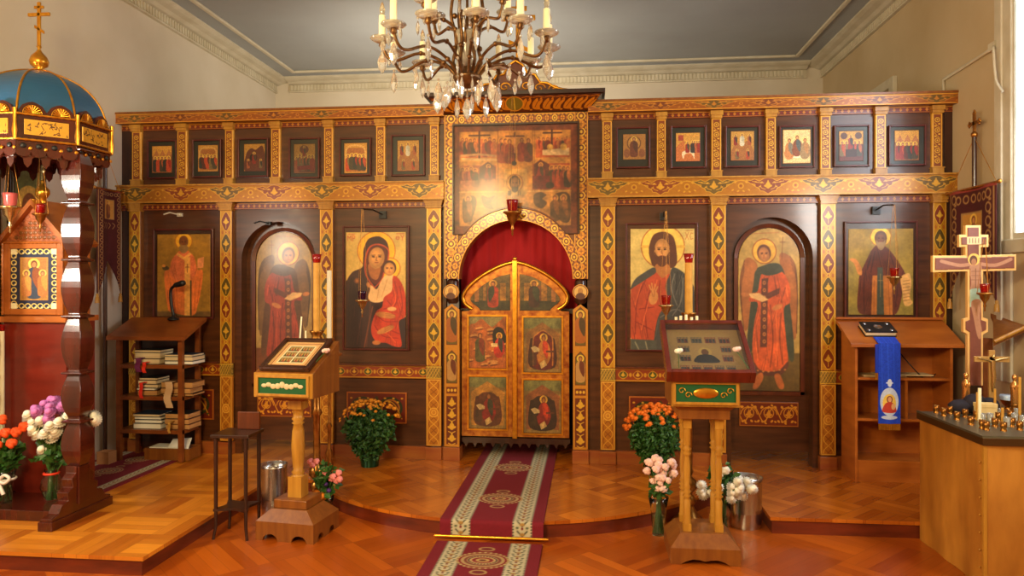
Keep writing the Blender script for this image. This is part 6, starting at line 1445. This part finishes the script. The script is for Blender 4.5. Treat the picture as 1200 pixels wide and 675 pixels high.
for (x,y) in [(6+8*i,4) for i in range(7)]+[(6+8*i,80) for i in range(7)]+[(4,10+9.5*i) for i in range(8)]+[(56,10+9.5*i) for i in range(8)]:
    cv.ring(x,y,3.2,1.4,(244,214,120),.5); cv.ell(x+2,y+2,1.4,1.4,(250,230,170),0,.5)
for (x,y) in ((4,4),(56,4),(4,80),(56,80)): cv.rect(x-4,y-4,x+4,y+4,(250,240,200))
cv.rect(12,12,48,72,(196,140,60)); cv.rect(14,14,46,70,(176,120,56)); fig(cv,30,15,54,(60,70,90),(150,80,40),(244,200,90)); fig(cv,20,30,36,(190,120,60),(206,150,70),(236,190,90)); fig(cv,41,30,36,(190,120,60),(206,150,70),(236,190,90)); cv.speck(.15,3,2)
cv.mesh('shrine_icon',flat(hx-.15,hx+.15,z0+.05,z1-.05,hy-.008),'icon',g,(0,.008,0))
za=2.11; rw=.235
m=MB().prism([(hx-rw+.03,z1),(hx+rw-.03,z1),(hx,za-.03)],hy-.0,hy+.24); m.build('gable',mat('carved_cherry',(196,112,62),.5,col2=(140,66,32),nscale=(60,60,60),bump=.5),g)
m=MB()
for r_ in range(4):
    for c_ in range(9-2*r_): m.lathe([(.014,0),(.008,.004),(.004,.002)],8,(0,0,0),Matrix.Translation((hx-.12+.03*r_+.03*c_,hy-.001,z1+.025+.032*r_))@Matrix.Rotation(math.pi/2,4,'X'))
m.build('gable_carving',M['oakbrown'],g)
for sx in (-1,1):
    m=MB().add([(hx,hy-.04,za+.01),(hx+sx*rw,hy-.04,z1-.01),(hx+sx*rw,hy+.27,z1-.01),(hx,hy+.27,za+.01),(hx,hy-.04,za-.03),(hx+sx*(rw-.02),hy-.04,z1-.03),(hx+sx*(rw-.02),hy+.27,z1-.03),(hx,hy+.27,za-.03)],[(0,1,2,3),(7,6,5,4),(0,4,5,1),(1,5,6,2),(3,2,6,7)] if sx<0 else [(3,2,1,0),(4,5,6,7),(1,5,4,0),(2,6,5,1),(7,6,2,3)])
    m.build('roof_board',M['cherry'],g)
g.scale=(1.12,1,1)
zf=za; MB().lathe([(.022,zf-.01),(.018,zf+.02),(.03,zf+.03),(.043,zf+.055),(.04,zf+.08),(.02,zf+.105),(.008,zf+.125),(.012,zf+.135),(.004,zf+.15)],18,(hx+.005,hy+.06,0)).build('finial',M['goldleaf'],g)
m=MB(); zf+=.14
m.box(hx-.001,hx+.011,hy+.055,hy+.065,zf,zf+.1).ball((hx+.005,hy+.06,zf+.07),.022,.006,.022,10,6).ball((hx+.005,hy+.06,zf+.1),.013,.006,.013,8,6); m.build('finial_cross',M['silverlamp'],g)
lampada(at(47.5,251,4.30)+Vector((0,0,0)),'redglass','small hanging lamp with red glass before the gabled icon house',.85,2.42,None,body='brass')
lampada(at(12,243,4.25),'pinkglass','silver hanging lamp with pink glass at the far left under the canopy',1.2,2.42,None)
# flowers by the shrine
PZ2=PZ+.066
bouquet(tuple(Vector((-3.415,4.30,PZ2))),'glass vase of lilac and white chrysanthemums on the canopy base',[(LIL,.046,18,4,[(-.06,-.05,.57),(.04,-.06,.57),(-.02,.03,.63),(-.09,-.02,.58),(-.04,0,.61),(.02,-.03,.60),(.07,0,.59),(0,.03,.63),(.10,-.02,.61),(.03,-.06,.53)]),(WHT,.048,18,4,[(-.11,-.05,.55),(.06,-.08,.49),(.02,-.08,.44),(-.07,-.06,.46),(.08,-.06,.45),(-.14,-.02,.53),(-.08,-.05,.50),(-.02,-.06,.52),(.10,-.06,.51),(.13,-.02,.54),(-.03,-.03,.33),(.05,-.05,.41),(-.05,-.05,.43),(.30,.0,.52),(.27,.02,.54)])],.20,.055,.11,.50,200,'bulb',6)
def bow(t):
    m=MB()
    for sx in (-1,1):
        m.tube(smooth_pts([(0,-.06,.15),(sx*.05,-.07,.19),(sx*.085,-.07,.17),(sx*.05,-.07,.14),(0,-.06,.15)],False),.010,6); m.tube([(0,-.06,.15),(sx*.03,-.07,.10),(sx*.045,-.07,.07)],[.008,.012,.012],6)
    m.tube([(.055*math.cos(a),.055*math.sin(a),.15) for a in np.linspace(0,6.28,20)],.008,6)
    m.ball((0,-.062,.15),.018,.012,.016); m.build('white_bow',mat('white_satin',(240,230,224),.4),t,local=True)
bouquet(tuple(Vector((-3.68,4.24,PZ2))),'vase of orange roses tied with a white bow at the far left',[(ROS,.045,0,0,[(-.05,-.02,.40),(.03,-.03,.44),(.10,-.03,.45),(.085,-.05,.38),(-.02,-.04,.36),(-.1,-.02,.47),(-.02,0,.52),(.13,.0,.48)])],.2,.05,.10,.40,160,'fl',7,bow,.07)
# tall white candle at far left
p=at(2,575,4.42); t=thing('altar_candle',(p.x,4.42,PZ2),'tall white altar candle cut by the left edge of the picture','candle')
MB().lathe([(.016,PZ2+.0),(.016,at(2,388,4.42).z)],16,(p.x,4.42,0)).build('wax_body',M['wax'],t); MB().lathe([(.016,at(2,388,4.42).z),(.018,at(2,385,4.42).z),(.018,at(2,380,4.42).z)],16,(p.x,4.42,0)).build('red_collar',M['redglass'],t)
# large icons on the left wall behind the shrine
for (y0,y1,lb,c1,c2) in ((4.68,4.98,'dark tall icon on the left wall seen between icon house and carved column',(120,24,20),(90,96,50)),(4.28,4.56,'tall red and olive icon on the left wall at the picture edge',(150,40,24),(110,104,48))):
    cv=Cv(0,0,40,150,1.6,c2); cv.line([(1,1),(39,1),(39,149),(1,149),(1,1)],2,(60,30,16)); fig(cv,20,18,125,c1,(96,20,18),(206,160,70)); cv.speck(.2,4,3)
    w0=thing('wall_icon',(XL+.02,(y0+y1)/2,1.05),lb,'icon','icons on the left wall')
    MB().box(XL+.001,XL+.03,y0-.02,y1+.02,1.05,2.42).build('frame',M['darkwood'],w0,bevel=.003)
    cv.mesh('painting',(lambda y0,y1:lambda U,V:(XL+.036+0*U,y0+(y1-y0)*U,1.08+1.31*V))(y0,y1),'icon',w0,(-.006,0,0))
# ---------------------------------------------------------------- banners
def banner(P0,P1,zt,zb,ztail,nrm,label,pole_xy,cross=None,pole_top=None,zfloor=PZ):
    P0,P1=Vector(P0),Vector(P1); L_=(P1-P0).length; t=thing('church_banner',(pole_xy[0],pole_xy[1],zfloor),label,'banner')
    W=60; H=(zt-ztail)/L_*60; cv=Cv(0,0,W,H,1.8,(74,18,22)); rr=random.Random(4)
    gld=(170,130,76)
    cv.line([(2,0),(2,H)],1.6,gld); cv.line([(W-2,0),(W-2,H)],1.6,gld); cv.line([(0,1),(W,1)],2,(150,60,50))
    for q in range(int(H/9)):
        for x in (8,W-8): cv.ring(x,6+9*q,3,1.2,gld); cv.ell(x+2,10+9*q,1.5,1,gld)
    for q in range(5): cv.ring(14+8*q,7,2.6,1.1,gld)
    cv.rect(17,16,W-17,16+34,gld); cv.rect(18.5,17.5,W-18.5,48.5,(196,140,60)); fig(cv,W/2,18,30,(110,60,40),(150,90,50),(236,190,80))
    for q in range(4): cv.line([(16+8*q,56),(20+8*q,60),(16+8*q,66)],1.1,gld,sm=True)
    X,Y=np.meshgrid(cv.xs,cv.ys); yt=(zt-zb)/L_*60
    yy=yt-18+(H-yt+18)*(abs(X-W/2)/(W/2))**1.2
    cv.keep=(Y<=yy)
    cv.mesh('banner_cloth',lambda U,V:(P0.x+(P1.x-P0.x)*U+nrm[0]*.012*np.sin(U*9),P0.y+(P1.y-P0.y)*U+nrm[1]*.012*np.sin(U*9),ztail+(zt-ztail)*V),'weave',t,tuple(-.006*c for c in nrm))
    A=Vector((P0.x,P0.y,zt)); B=Vector((P1.x,P1.y,zt)); d=(B-A).normalized()
    MB().tube([A-d*.03,B+d*.03],.01,8).ball(A-d*.035,.016).ball(B+d*.035,.016).build('cross_bar',M['brass'],t)
    px_,py_=pole_xy; ptop=pole_top or zt+.3
    MB().tube([(px_,py_,zfloor),(px_,py_,ptop)],.016,10).build('pole',M['mahogdark'],t)
    m=MB(); m.tube([A,(px_,py_,ptop-.02)],.002,4).tube([B,(px_,py_,ptop-.02)],.002,4); m.build('hanging_cord',M['goldleaf'],t)
    for C in (P0,P1): m=MB().lathe([(.018,0),(.014,.05),(.009,.055),(.012,.07),(.0001,.08)],10,(C.x,C.y,ztail-.06)); m.build('tassel',M['oakgold'],t)
    if cross:
        m=MB(); z=ptop; d2=d
        T=Matrix(((d.x,nrm[0],0,px_),(d.y,nrm[1],0,py_),(0,0,1,z),(0,0,0,1)))
        m.box(-.012,.012,-.006,.006,0,.15,T).box(-.06,.06,-.006,.006,.07,.094,T)
        for c in ((-.065,.082),(.065,.082),(0,.155)): 
            for dx,dz in ((0,.014),(-.013,0),(.013,0),(0,-.013)): m.ball((c[0]+dx,0,c[1]+dz),.011,.007,.011,8,5,T)
        m.ball((0,0,-.0),.024,.024,.024,10,6,T); m.build('pole_cross',M['brass'],t)
A=atX(1112,227,2.70); B=atX(1168,215,2.70)
banner((2.70,min(A.y,5.77),0),(2.70,B.y,0),A.z,1.62,1.43,(-1,0,0),'dark red embroidered banner hanging by the right wall beside the window casing',(2.735,(A.y+B.y)/2+.03),True,2.62)
# ends for left banner
A=atX(114,220,-3.95); B=atX(141,223,-3.95)
banner((-3.95,A.y,0),(-3.95,B.y,0),A.z,1.66,1.46,(1,0,0),'narrow dark banner with swallow tails by the left wall next to the screen',(-3.985,(A.y+B.y)/2),False,A.z+.35)
# ---------------------------------------------------------------- right: standing crucifix
Yc=4.80
def cz(x,y): return at(x,y,Yc)
def cross_outline(e=0):
    P=[(1131.5-e,264-e),(1149.5+e,264-e),(1149.5+e,275-e),(1158.5+e,275-e),(1158.5+e,289.5+e),(1149.5+e,289.5+e),(1149.5+e,299-e),(1191+e,298-e),(1191+e,317+e),(1152+e,318+e),(1152+e,372-e),(1158+e,374-e),(1158+e,389+e),(1152+e,392+e),(1152+e,452),(1134-e,452),(1134-e,392+e),(1129-e,389+e),(1129-e,374-e),(1134-e,372-e),(1134-e,318+e),(1093-e,319+e),(1093-e,299.5-e),(1131.5-e,299.5-e),(1131.5-e,289.5+e),(1124-e,289.5+e),(1124-e,275-e),(1131.5-e,275-e)]
    return P
c0=cz(1143,452); t=thing('standing_crucifix',(c0.x,Yc,0),'large painted wooden crucifix with gilded edge standing behind the candle table','crucifix')
MB().prism([(cz(x,y).x,cz(x,y).z) for x,y in cross_outline()][::-1],Yc,Yc+.03).build('cross_board',mat('gilt_cream_wood',(236,190,120),.35,metal=.15),t,bevel=.002)
def pin(P,s): 
    return P
cv=Cv(1090,262,1194,454,2.2,(122,66,52)); sk=(176,126,96)
def armline(pts,w,c): cv.line(pts,w,c,sm=True)
armline([(1142,308),(1125,311),(1103,306)],4,sk); armline([(1142,308),(1165,311),(1184,304)],4,sk)
cv.poly([(1136,312),(1150,312),(1148,330),(1150,345),(1137,345),(1138,330)],sk,True); cv.line([(1143,315),(1143,338)],.8,(110,70,50)); 
for q in range(3): cv.line([(1138,318+5*q),(1149,318+5*q)],.7,(130,86,62))
cv.poly([(1136,340),(1152,340),(1150,356),(1143,352),(1136,360)],(170,200,184),True)
cv.poly([(1138,354),(1149,352),(1148,372),(1151,392),(1146,396),(1141,374)],sk,True)
cv.ell(1141,304,7,7,(236,190,90)); cv.ell(1140.5,305,4.6,5.6,(90,52,34)); cv.ell(1141,307,3,4,(170,116,80))
cv.rect(1133,277.5,1150,286.5,(216,190,140)); 
for q,x in enumerate((1136,1139.5,1143,1146.5)): cv.line([(x,279.5),(x,284.5)],.9,(110,70,50))
tt=Cv(1090,262,1194,454,2.2,(0,0,0)); tt.poly(cross_outline(-2.6),(255,)*3); cv.keep=tt.c[...,0]>120
xa_,xb_=cz(1090,300).x,cz(1194,300).x; zt_,zb_=cz(1143,262).z,cz(1143,454).z
cv.mesh('painted_figure',flat(xa_,xb_,zb_,zt_,Yc-.006),'icon',t,(0,.006,0))
MB().box(c0.x-.035,c0.x+.035,Yc+.0,Yc+.05,PZ+.3,c0.z+.0).box(c0.x-.03,c0.x+.03,Yc+.03,Yc+.05,c0.z,c0.z+.2).build('post',M['mahogdark'],t)
MB().lathe([(.13,PZ),(.125,PZ+.06),(.11,PZ+.1),(.10,PZ+.25),(.09,PZ+.30)],8,(c0.x,Yc+.05,0),None,False).build('foot',M['mahogdark'],t)
lampada(at(1154,344,4.72),'redglass','small brass hanging lamp with red glass on the standing crucifix',.8,at(1152,280,4.72).z,None,body='brass')
# slanted desk at right edge
t=thing('corner_lectern',(2.60,5.08,PZ),'slanted brown desk on a post at the right picture edge below the window','lectern')
MB().box(2.57,2.63,5.05,5.11,PZ+.04,1.2).build('post',M['shelfwood'],t); MB().box(2.48,2.72,4.96,5.2,PZ,PZ+.04).build('base',M['shelfwood'],t,bevel=.004)
A=at(1162,400,4.95); B=at(1172,373,5.25)
v=[(A.x,4.93,A.z),(2.77,4.93,A.z+.10),(2.77,5.35,B.z+.03),(B.x-.02,5.30,B.z)]
MB().add(v+[(a,b,c-.03) for a,b,c in v],[(0,1,2,3),(7,6,5,4),(0,4,5,1),(1,5,6,2),(2,6,7,3),(3,7,4,0)]).build('slanted_top',M['oakbrown'],t)
MB().tube([Vector(v[0])+Vector((0,-.01,.0)),Vector(v[1])+Vector((0,-.01,0))],.014,6).build('book_ledge',M['oakgold'],t)
# ---------------------------------------------------------------- candle table
TX0,TX1,TY0,TY1,TZ=2.005,2.775,3.93,4.655,.785
M['canvas']=mat('golden_canvas',(200,138,52),.5,coat=.3,col2=(150,92,28),nscale=(6,6,2.2),bump=.3)
t=thing('candle_table',((TX0+TX1)/2,(TY0+TY1)/2,0),'golden fabric-sided candle table with a dark metal-edged top, lower right','table')
m=MB(); n=30
for (A,B) in (((TX0,TY1),(TX0,TY0)),((TX0,TY0),(TX1,TY0)),((TX1,TY0),(TX1,TY1)),((TX1,TY1),(TX0,TY1))):
    vs=[];fs=[]; dx,dy=B[0]-A[0],B[1]-A[1]; L_=math.hypot(dx,dy); nx,ny=dy/L_,-dx/L_
    for i in range(n+1):
        for j in range(9):
            s=i/n; q=j/8; off=.004*math.sin(s*17+q*1.3)*(1-.3*q) if 0<i<n else 0
            vs.append((A[0]+dx*s+nx*off,A[1]+dy*s+ny*off,.001+(TZ-.05)*q))
    for i in range(n):
        for j in range(8): b_=i*9+j; fs.append((b_,b_+9,b_+10,b_+1))
    m.add(vs,fs,True)
m.build('fabric_skirt',M['canvas'],t)
m=MB().box(TX0-.006,TX0+.012,TY0-.006,TY0+.012,0.001,TZ-.05)
for q in range(7): m.ball((TX0-.006,TY0+.03,.1+.09*q),.006,.004,.006,8,5)
m.build('corner_strip',M['oakgold'],t)
MB().box(TX0-.015,TX1,TY0-.015,TY1+.01,TZ-.05,TZ-.012).build('table_edge',mat('dark_bronze',(84,58,30),.4,metal=.6),t,bevel=.002)
MB().box(TX0-.005,TX1-.005,TY0-.005,TY1,TZ-.012,TZ-.004).box(TX0-.015,TX0-.004,TY0-.015,TY1+.01,TZ-.012,TZ).box(TX0-.004,TX1,TY0-.015,TY0-.004,TZ-.012,TZ).build('metal_tray',mat('dull_steel_tray',(120,124,110),.35,metal=.8),t)
def sock(x,y,k,label):
    z=TZ-.0038; t=thing('candle_socket',(x,y,z),label,'candle holder','small brass candle sockets on the table')
    MB().lathe([(.017,0.0),(.015,.006),(.012,.012),(.016,.018),(.0165,.046),(.013,.046),(.012,.03)],12).build('cup',M['brass'],t,local=True)
    return t
def tb(px,py):    # point on the table top
    c=(CZ-TZ)*FPX/(py-HY); tt_=(px-600)/FPX; a_=math.atan(tt_)-TH; Y=c/(CT-math.tan(a_)*ST); return Y*math.tan(a_),Y
SK=[(1096,484),(1106,487),(1113,484),(1122,491),(1131,487),(1138,495),(1115,488),(1156,502),(1166,498),(1186,496),(1195,502),(1177,506)]
base=None
proto_s=None
for i,(px,py) in enumerate([(1097,483),(1106,486.5),(1113.5,484),(1121.5,491),(1131,488),(1138,497),(1151,501),(1156,503),(1166,499),(1176,504),(1186,499),(1195,503),(1170,492),(1184,490),(1144,490)]):
    x,y=tb(px,py)
    x=min(x,TX1-.03); y=max(TY0+.03,min(TY1-.03,y)); lb='small brass candle socket in the cluster on the candle table'
    if proto_s is None: proto_s=sock(x,y,i,lb)
    else: dup(proto_s,(x,y,TZ-.0038))
def tcandle(px,pyb,pyt,r,label):
    x,y=tb(px,pyb); x=min(x,TX1-.03); y=max(TY0+.04,min(TY1-.04,y)); c=-x*ST+y*CT; h=(pyb-pyt)/FPX*c; taper(x,y,TZ-.0036,h,r,label,'wax' if r>.008 else 'waxy',group=None)
tcandle(1148,494,454,.009,'thick cream candle nearest the left of the lit group on the candle table')
tcandle(1145.2,492,459,.006,'cream candle just left of the thick one on the candle table')
tcandle(1166,488,455,.0065,'ochre candle before the small crucifix on the candle table')
tcandle(1174.8,498,477,.0075,'short amber stub candle on the candle table')
tcandle(1195,494,441,.0075,'tall pale taper at the right picture edge on the candle table')
gp=None
for (px,py) in ((1160,494),(1180,499),(1189,494),(1199,497),(1151,494),(1172,488),(1192,488)):
    x,y=tb(px,py); x=min(x,TX1-.04)
    if gp is None:
        gp=thing('votive_glass',(x,y,TZ-.0036),'small clear votive glass among the brass sockets on the candle table','glass','clear votive glasses on the candle table')
        MB().lathe([(.014,0.0),(.018,.05),(.017,.05),(.012,.005),(.0001,.004)],16).build('cup',M['dish'],gp,local=True)
        MB().lathe([(.0115,.006),(.0145,.028),(.0001,.029)],16).build('wax_fill',M['wax'],gp,local=True)
    else: dup(gp,(x,y,TZ-.0036))
# candle box
x,y=tb(1158,489); t=thing('candle_box',(x,y,TZ),'cream cardboard box on the candle table behind the tapers','box')
MB().box(x-.05,x+.05,y,y+.06,TZ-.0035,TZ+.075).box(x-.052,x+.052,y-.003,y+.063,TZ+.055,TZ+.078).build('box_body',mat('cream_card',(236,206,140),.7),t,bevel=.002)
# figure-shaped holders
def holder(px,pyb,s,label):
    x,y=tb(px,pyb); x=min(x,TX1-.05); t=thing('brass_figurine',(x,y,TZ-.0036),label,'figurine','brass figurine candle holders')
    MB().lathe([(.03*s,0),(.03*s,.02*s),(.018*s,.03*s),(.026*s,.06*s),(.026*s,.065*s),(.02*s,.07*s)],16).build('base',M['brass'],t,local=True)
    MB().lathe([(.022*s,.068*s),(.026*s,.10*s),(.024*s,.15*s),(.028*s,.19*s),(.022*s,.215*s),(.009*s,.228*s),(.012*s,.236*s),(.017*s,.25*s),(.015*s,.268*s),(.0001*s,.278*s)],16).ball((.012*s,-.022*s,.19*s),.008*s,.008*s,.02*s).ball((-.012*s,-.022*s,.19*s),.008*s,.008*s,.02*s).build('figure',mat('polished_gold_brass',(224,160,90),.25,metal=.85),t,local=True)
holder(1132,481,.85,'left brass praying figurine on the candle table'); holder(1189,484,.85,'right brass praying figurine on the candle table')
# small crucifix
x,y=tb(1162,482.5); t=thing('table_crucifix',(x,y,TZ-.0036),'small brass crucifix with corpus standing on the candle table','crucifix')
z0=TZ-.0036; c=-x*ST+y*CT; zA=CZ+(HY-420)/FPX*c
MB().frus((x-.045,x+.045,y-.03,y+.03),(x-.025,x+.025,y-.018,y+.018),z0,z0+.04).box(x-.017,x+.017,y-.008,y+.008,z0+.04,zA+.05).box(x-.10,x+.10,y-.008,y+.008,zA-.022,zA+.012).build('cross_body',mat('pale_bronze',(200,160,96),.35,metal=.5),t,bevel=.002)
m=MB().tube([(x-.085,y-.014,zA+.004),(x-.04,y-.016,zA-.004),(x,y-.016,zA-.02),(x+.04,y-.016,zA-.004),(x+.085,y-.014,zA+.004)],[.005,.006,.009,.006,.005],8)
m.tube([(x,y-.016,zA-.01),(x,y-.018,zA-.06),(x+.004,y-.018,zA-.1),(x,y-.022,zA-.15),(x,y-.014,zA-.2)],[.013,.012,.012,.009,.005],10).ball((x+.003,y-.018,zA+.012),.010,.010,.013)
m.build('corpus',M['silverlamp'],t)
# dark glass bowl shapes behind
x,y=tb(1181,479); t=thing('oil_lamp_bowl',(min(x,TX1-.06),y,TZ-.0036),'blue-white oil lamp bowl in a brass cup between crucifix and right figurine','lamp')
MB().lathe([(.025,0),(.012,.015),(.03,.035),(.045,.06)],18).build('cup',M['brass'],t,local=True); MB().lathe([(.044,.06),(.046,.085),(.042,.09),(.0001,.088)],18).build('bowl',mat('pale_blue_glass',(190,214,244),.2),t,local=True)
x,y=2.22,4.60; t=thing('folded_cloth',(x,y,TZ-.0036),'dark blue crumpled cloth bundle at the back of the candle table','cloth')
m=MB(); m.ball((0,-.0,.04),.08,.045,.045,20,10).ball((.07,-.005,.06),.07,.045,.06,20,10).ball((.15,-.005,.05),.06,.04,.05,20,10); o=m.build('cloth_body',mat('dark_indigo_cloth',(40,32,46),.8,col2=(24,20,32),nscale=(12,12,12)),t,local=True)
# ---------------------------------------------------------------- chandelier
c=Vector((-.60,3.557,0)); zh=2.585; t=thing('chandelier',(c.x,c.y,zh-.2),'crystal and brass chandelier with two tiers of ivory candle lights','chandelier')
M['chbrass']=mat('antique_brass',(128,92,54),.35,metal=.7,col2=(84,56,32),nscale=(40,40,40))
MB().lathe([(.0001,-.06),(.02,-.055),(.055,-.035),(.07,-.01),(.072,.0),(.05,.01),(.03,.03),(.02,.05)],24,(c.x,c.y,zh)).build('bottom_bowl',M['chbrass'],t)
MB().lathe([(.02,.05),(.035,.07),(.045,.12),(.055,.19),(.065,.22),(.06,.22),(.05,.19),(.04,.12),(.03,.075),(.015,.06)],24,(c.x,c.y,zh)).build('glass_vase',M['dish'],t)
m=MB().tube([(c.x,c.y,zh+.03),(c.x,c.y,ZC-.02)],.007,8).lathe([(.02,0),(.035,.03),(.02,.06),(.03,.1),(.012,.13)],16,(c.x,c.y,zh+.62)).lathe([(.07,ZC-.03),(.06,ZC-.001)],20,(c.x,c.y,0)); m.build('centre_rod',M['chbrass'],t)
m=MB()
for i in range(6):
    a=i*math.pi/3+.2; P=[(.045,.02),(.07,.07),(.055,.14),(.06,.22),(.08,.30),(.07,.40),(.05,.50),(.06,.58),(.03,.64)]
    m.tube(smooth_pts([(c.x+r*math.cos(a),c.y+r*math.sin(a),zh+z) for r,z in P],False,3),.009,6)
    for z in (.14,.30,.5): m.ball((c.x+.062*math.cos(a),c.y+.062*math.sin(a),zh+z),.014)
m.build('cage_scrolls',M['chbrass'],t)
BULB=mat('clear_bulb',(250,240,215),.08,trans=.85)
def crystal_mesh(L_,w):
    m=MB(); m.lathe([(.0001,-L_),(w*.7,-L_*.78),(w,-L_*.5),(w*.62,-L_*.22),(w*.2,-.004),(.0001,0)],6,(0,0,0),None,False,0,1,.55); m.ball((0,0,.008),.007,.007,.007,8,6); return m
CL=[None,None]
def crystal(p,L_,w,key,rz):
    if CL[key] is None:
        o=crystal_mesh(L_,w).build('crystal_drop',M['crystal'],t,local=True); CL[key]=o
    else: o=mesh_dup(CL[key],t)
    o.location=Vector(p)-Vector((c.x,c.y,zh-.2)); o.rotation_euler=(0,0,rz); return o
def arm(a,R,zb,z_tip,tilt=0):
    ca,sa=math.cos(a),math.sin(a)
    def q(r,z): return (c.x+r*ca,c.y+r*sa,z)
    o=MB().tube(smooth_pts([q(.05,zb-.02),q(R*.28,zb+.05),q(R*.55,zb+.09),q(R*.82,z_tip-.085),q(R*.93,z_tip-.075),q(R,z_tip-.02)],False,4),.0075,8).ball(q(R*.28,zb+.05),.013).ball(q(R*.55,zb+.09),.012).lathe([(.006,z_tip-.03),(.018,z_tip-.018),(.012,z_tip)],12,q(R,0)).build('arm',M['chbrass'],t)
    MB().lathe([(.012,0),(.035,.002),(.052,.010),(.060,.018),(.058,.021),(.035,.006),(.012,.004)],20,q(R,z_tip)).build('glass_dish',M['dish'],o)
    MB().lathe([(.0175,0),(.0165,.125),(.010,.129)],14,q(R,z_tip+.004)).build('candle_sleeve',M['wax'],o)
    MB().lathe([(.009,.129),(.013,.142),(.0135,.158),(.007,.182),(.0001,.196)],12,q(R,z_tip+.004)).build('bulb',BULB,o)
rr=random.Random(8)
for i in range(12):
    a=math.radians(15+30*i); R=.415; zt_=2.735; arm(a,R,2.60,zt_)
    p=(c.x+R*math.cos(a),c.y+R*math.sin(a)); crystal((p[0],p[1],zt_-.045-.02*(i%3)),.11,.024,0,a)
    for s_ in (-.13,.13): 
        b=a+s_; crystal((c.x+(R)*math.cos(b),c.y+R*math.sin(b),zt_-.0+.0),.07,.013,1,b)
    b=a+.26; crystal((c.x+.26*math.cos(b),c.y+.26*math.sin(b),2.59),.10,.017,1,b)
    crystal((c.x+.15*math.cos(b),c.y+.15*math.sin(b),2.545-.03*(i%2)),.10,.024,0,b)
for i in range(6):
    a=math.radians(30+60*i); R=.22; arm(a,R,2.76,2.92); crystal((c.x+R*math.cos(a),c.y+R*math.sin(a),2.88),.08,.014,1,a)
for s_ in range(6): a=s_*math.pi/3; crystal((c.x+.07*math.cos(a),c.y+.07*math.sin(a),zh-.02),.08,.013,1,a)
crystal((c.x,c.y,zh-.105),.12,.032,0,.3)
MB().tube([(c.x,c.y,zh-.05),(c.x,c.y,zh-.11)],.004,6).build('bottom_link',M['chbrass'],t)
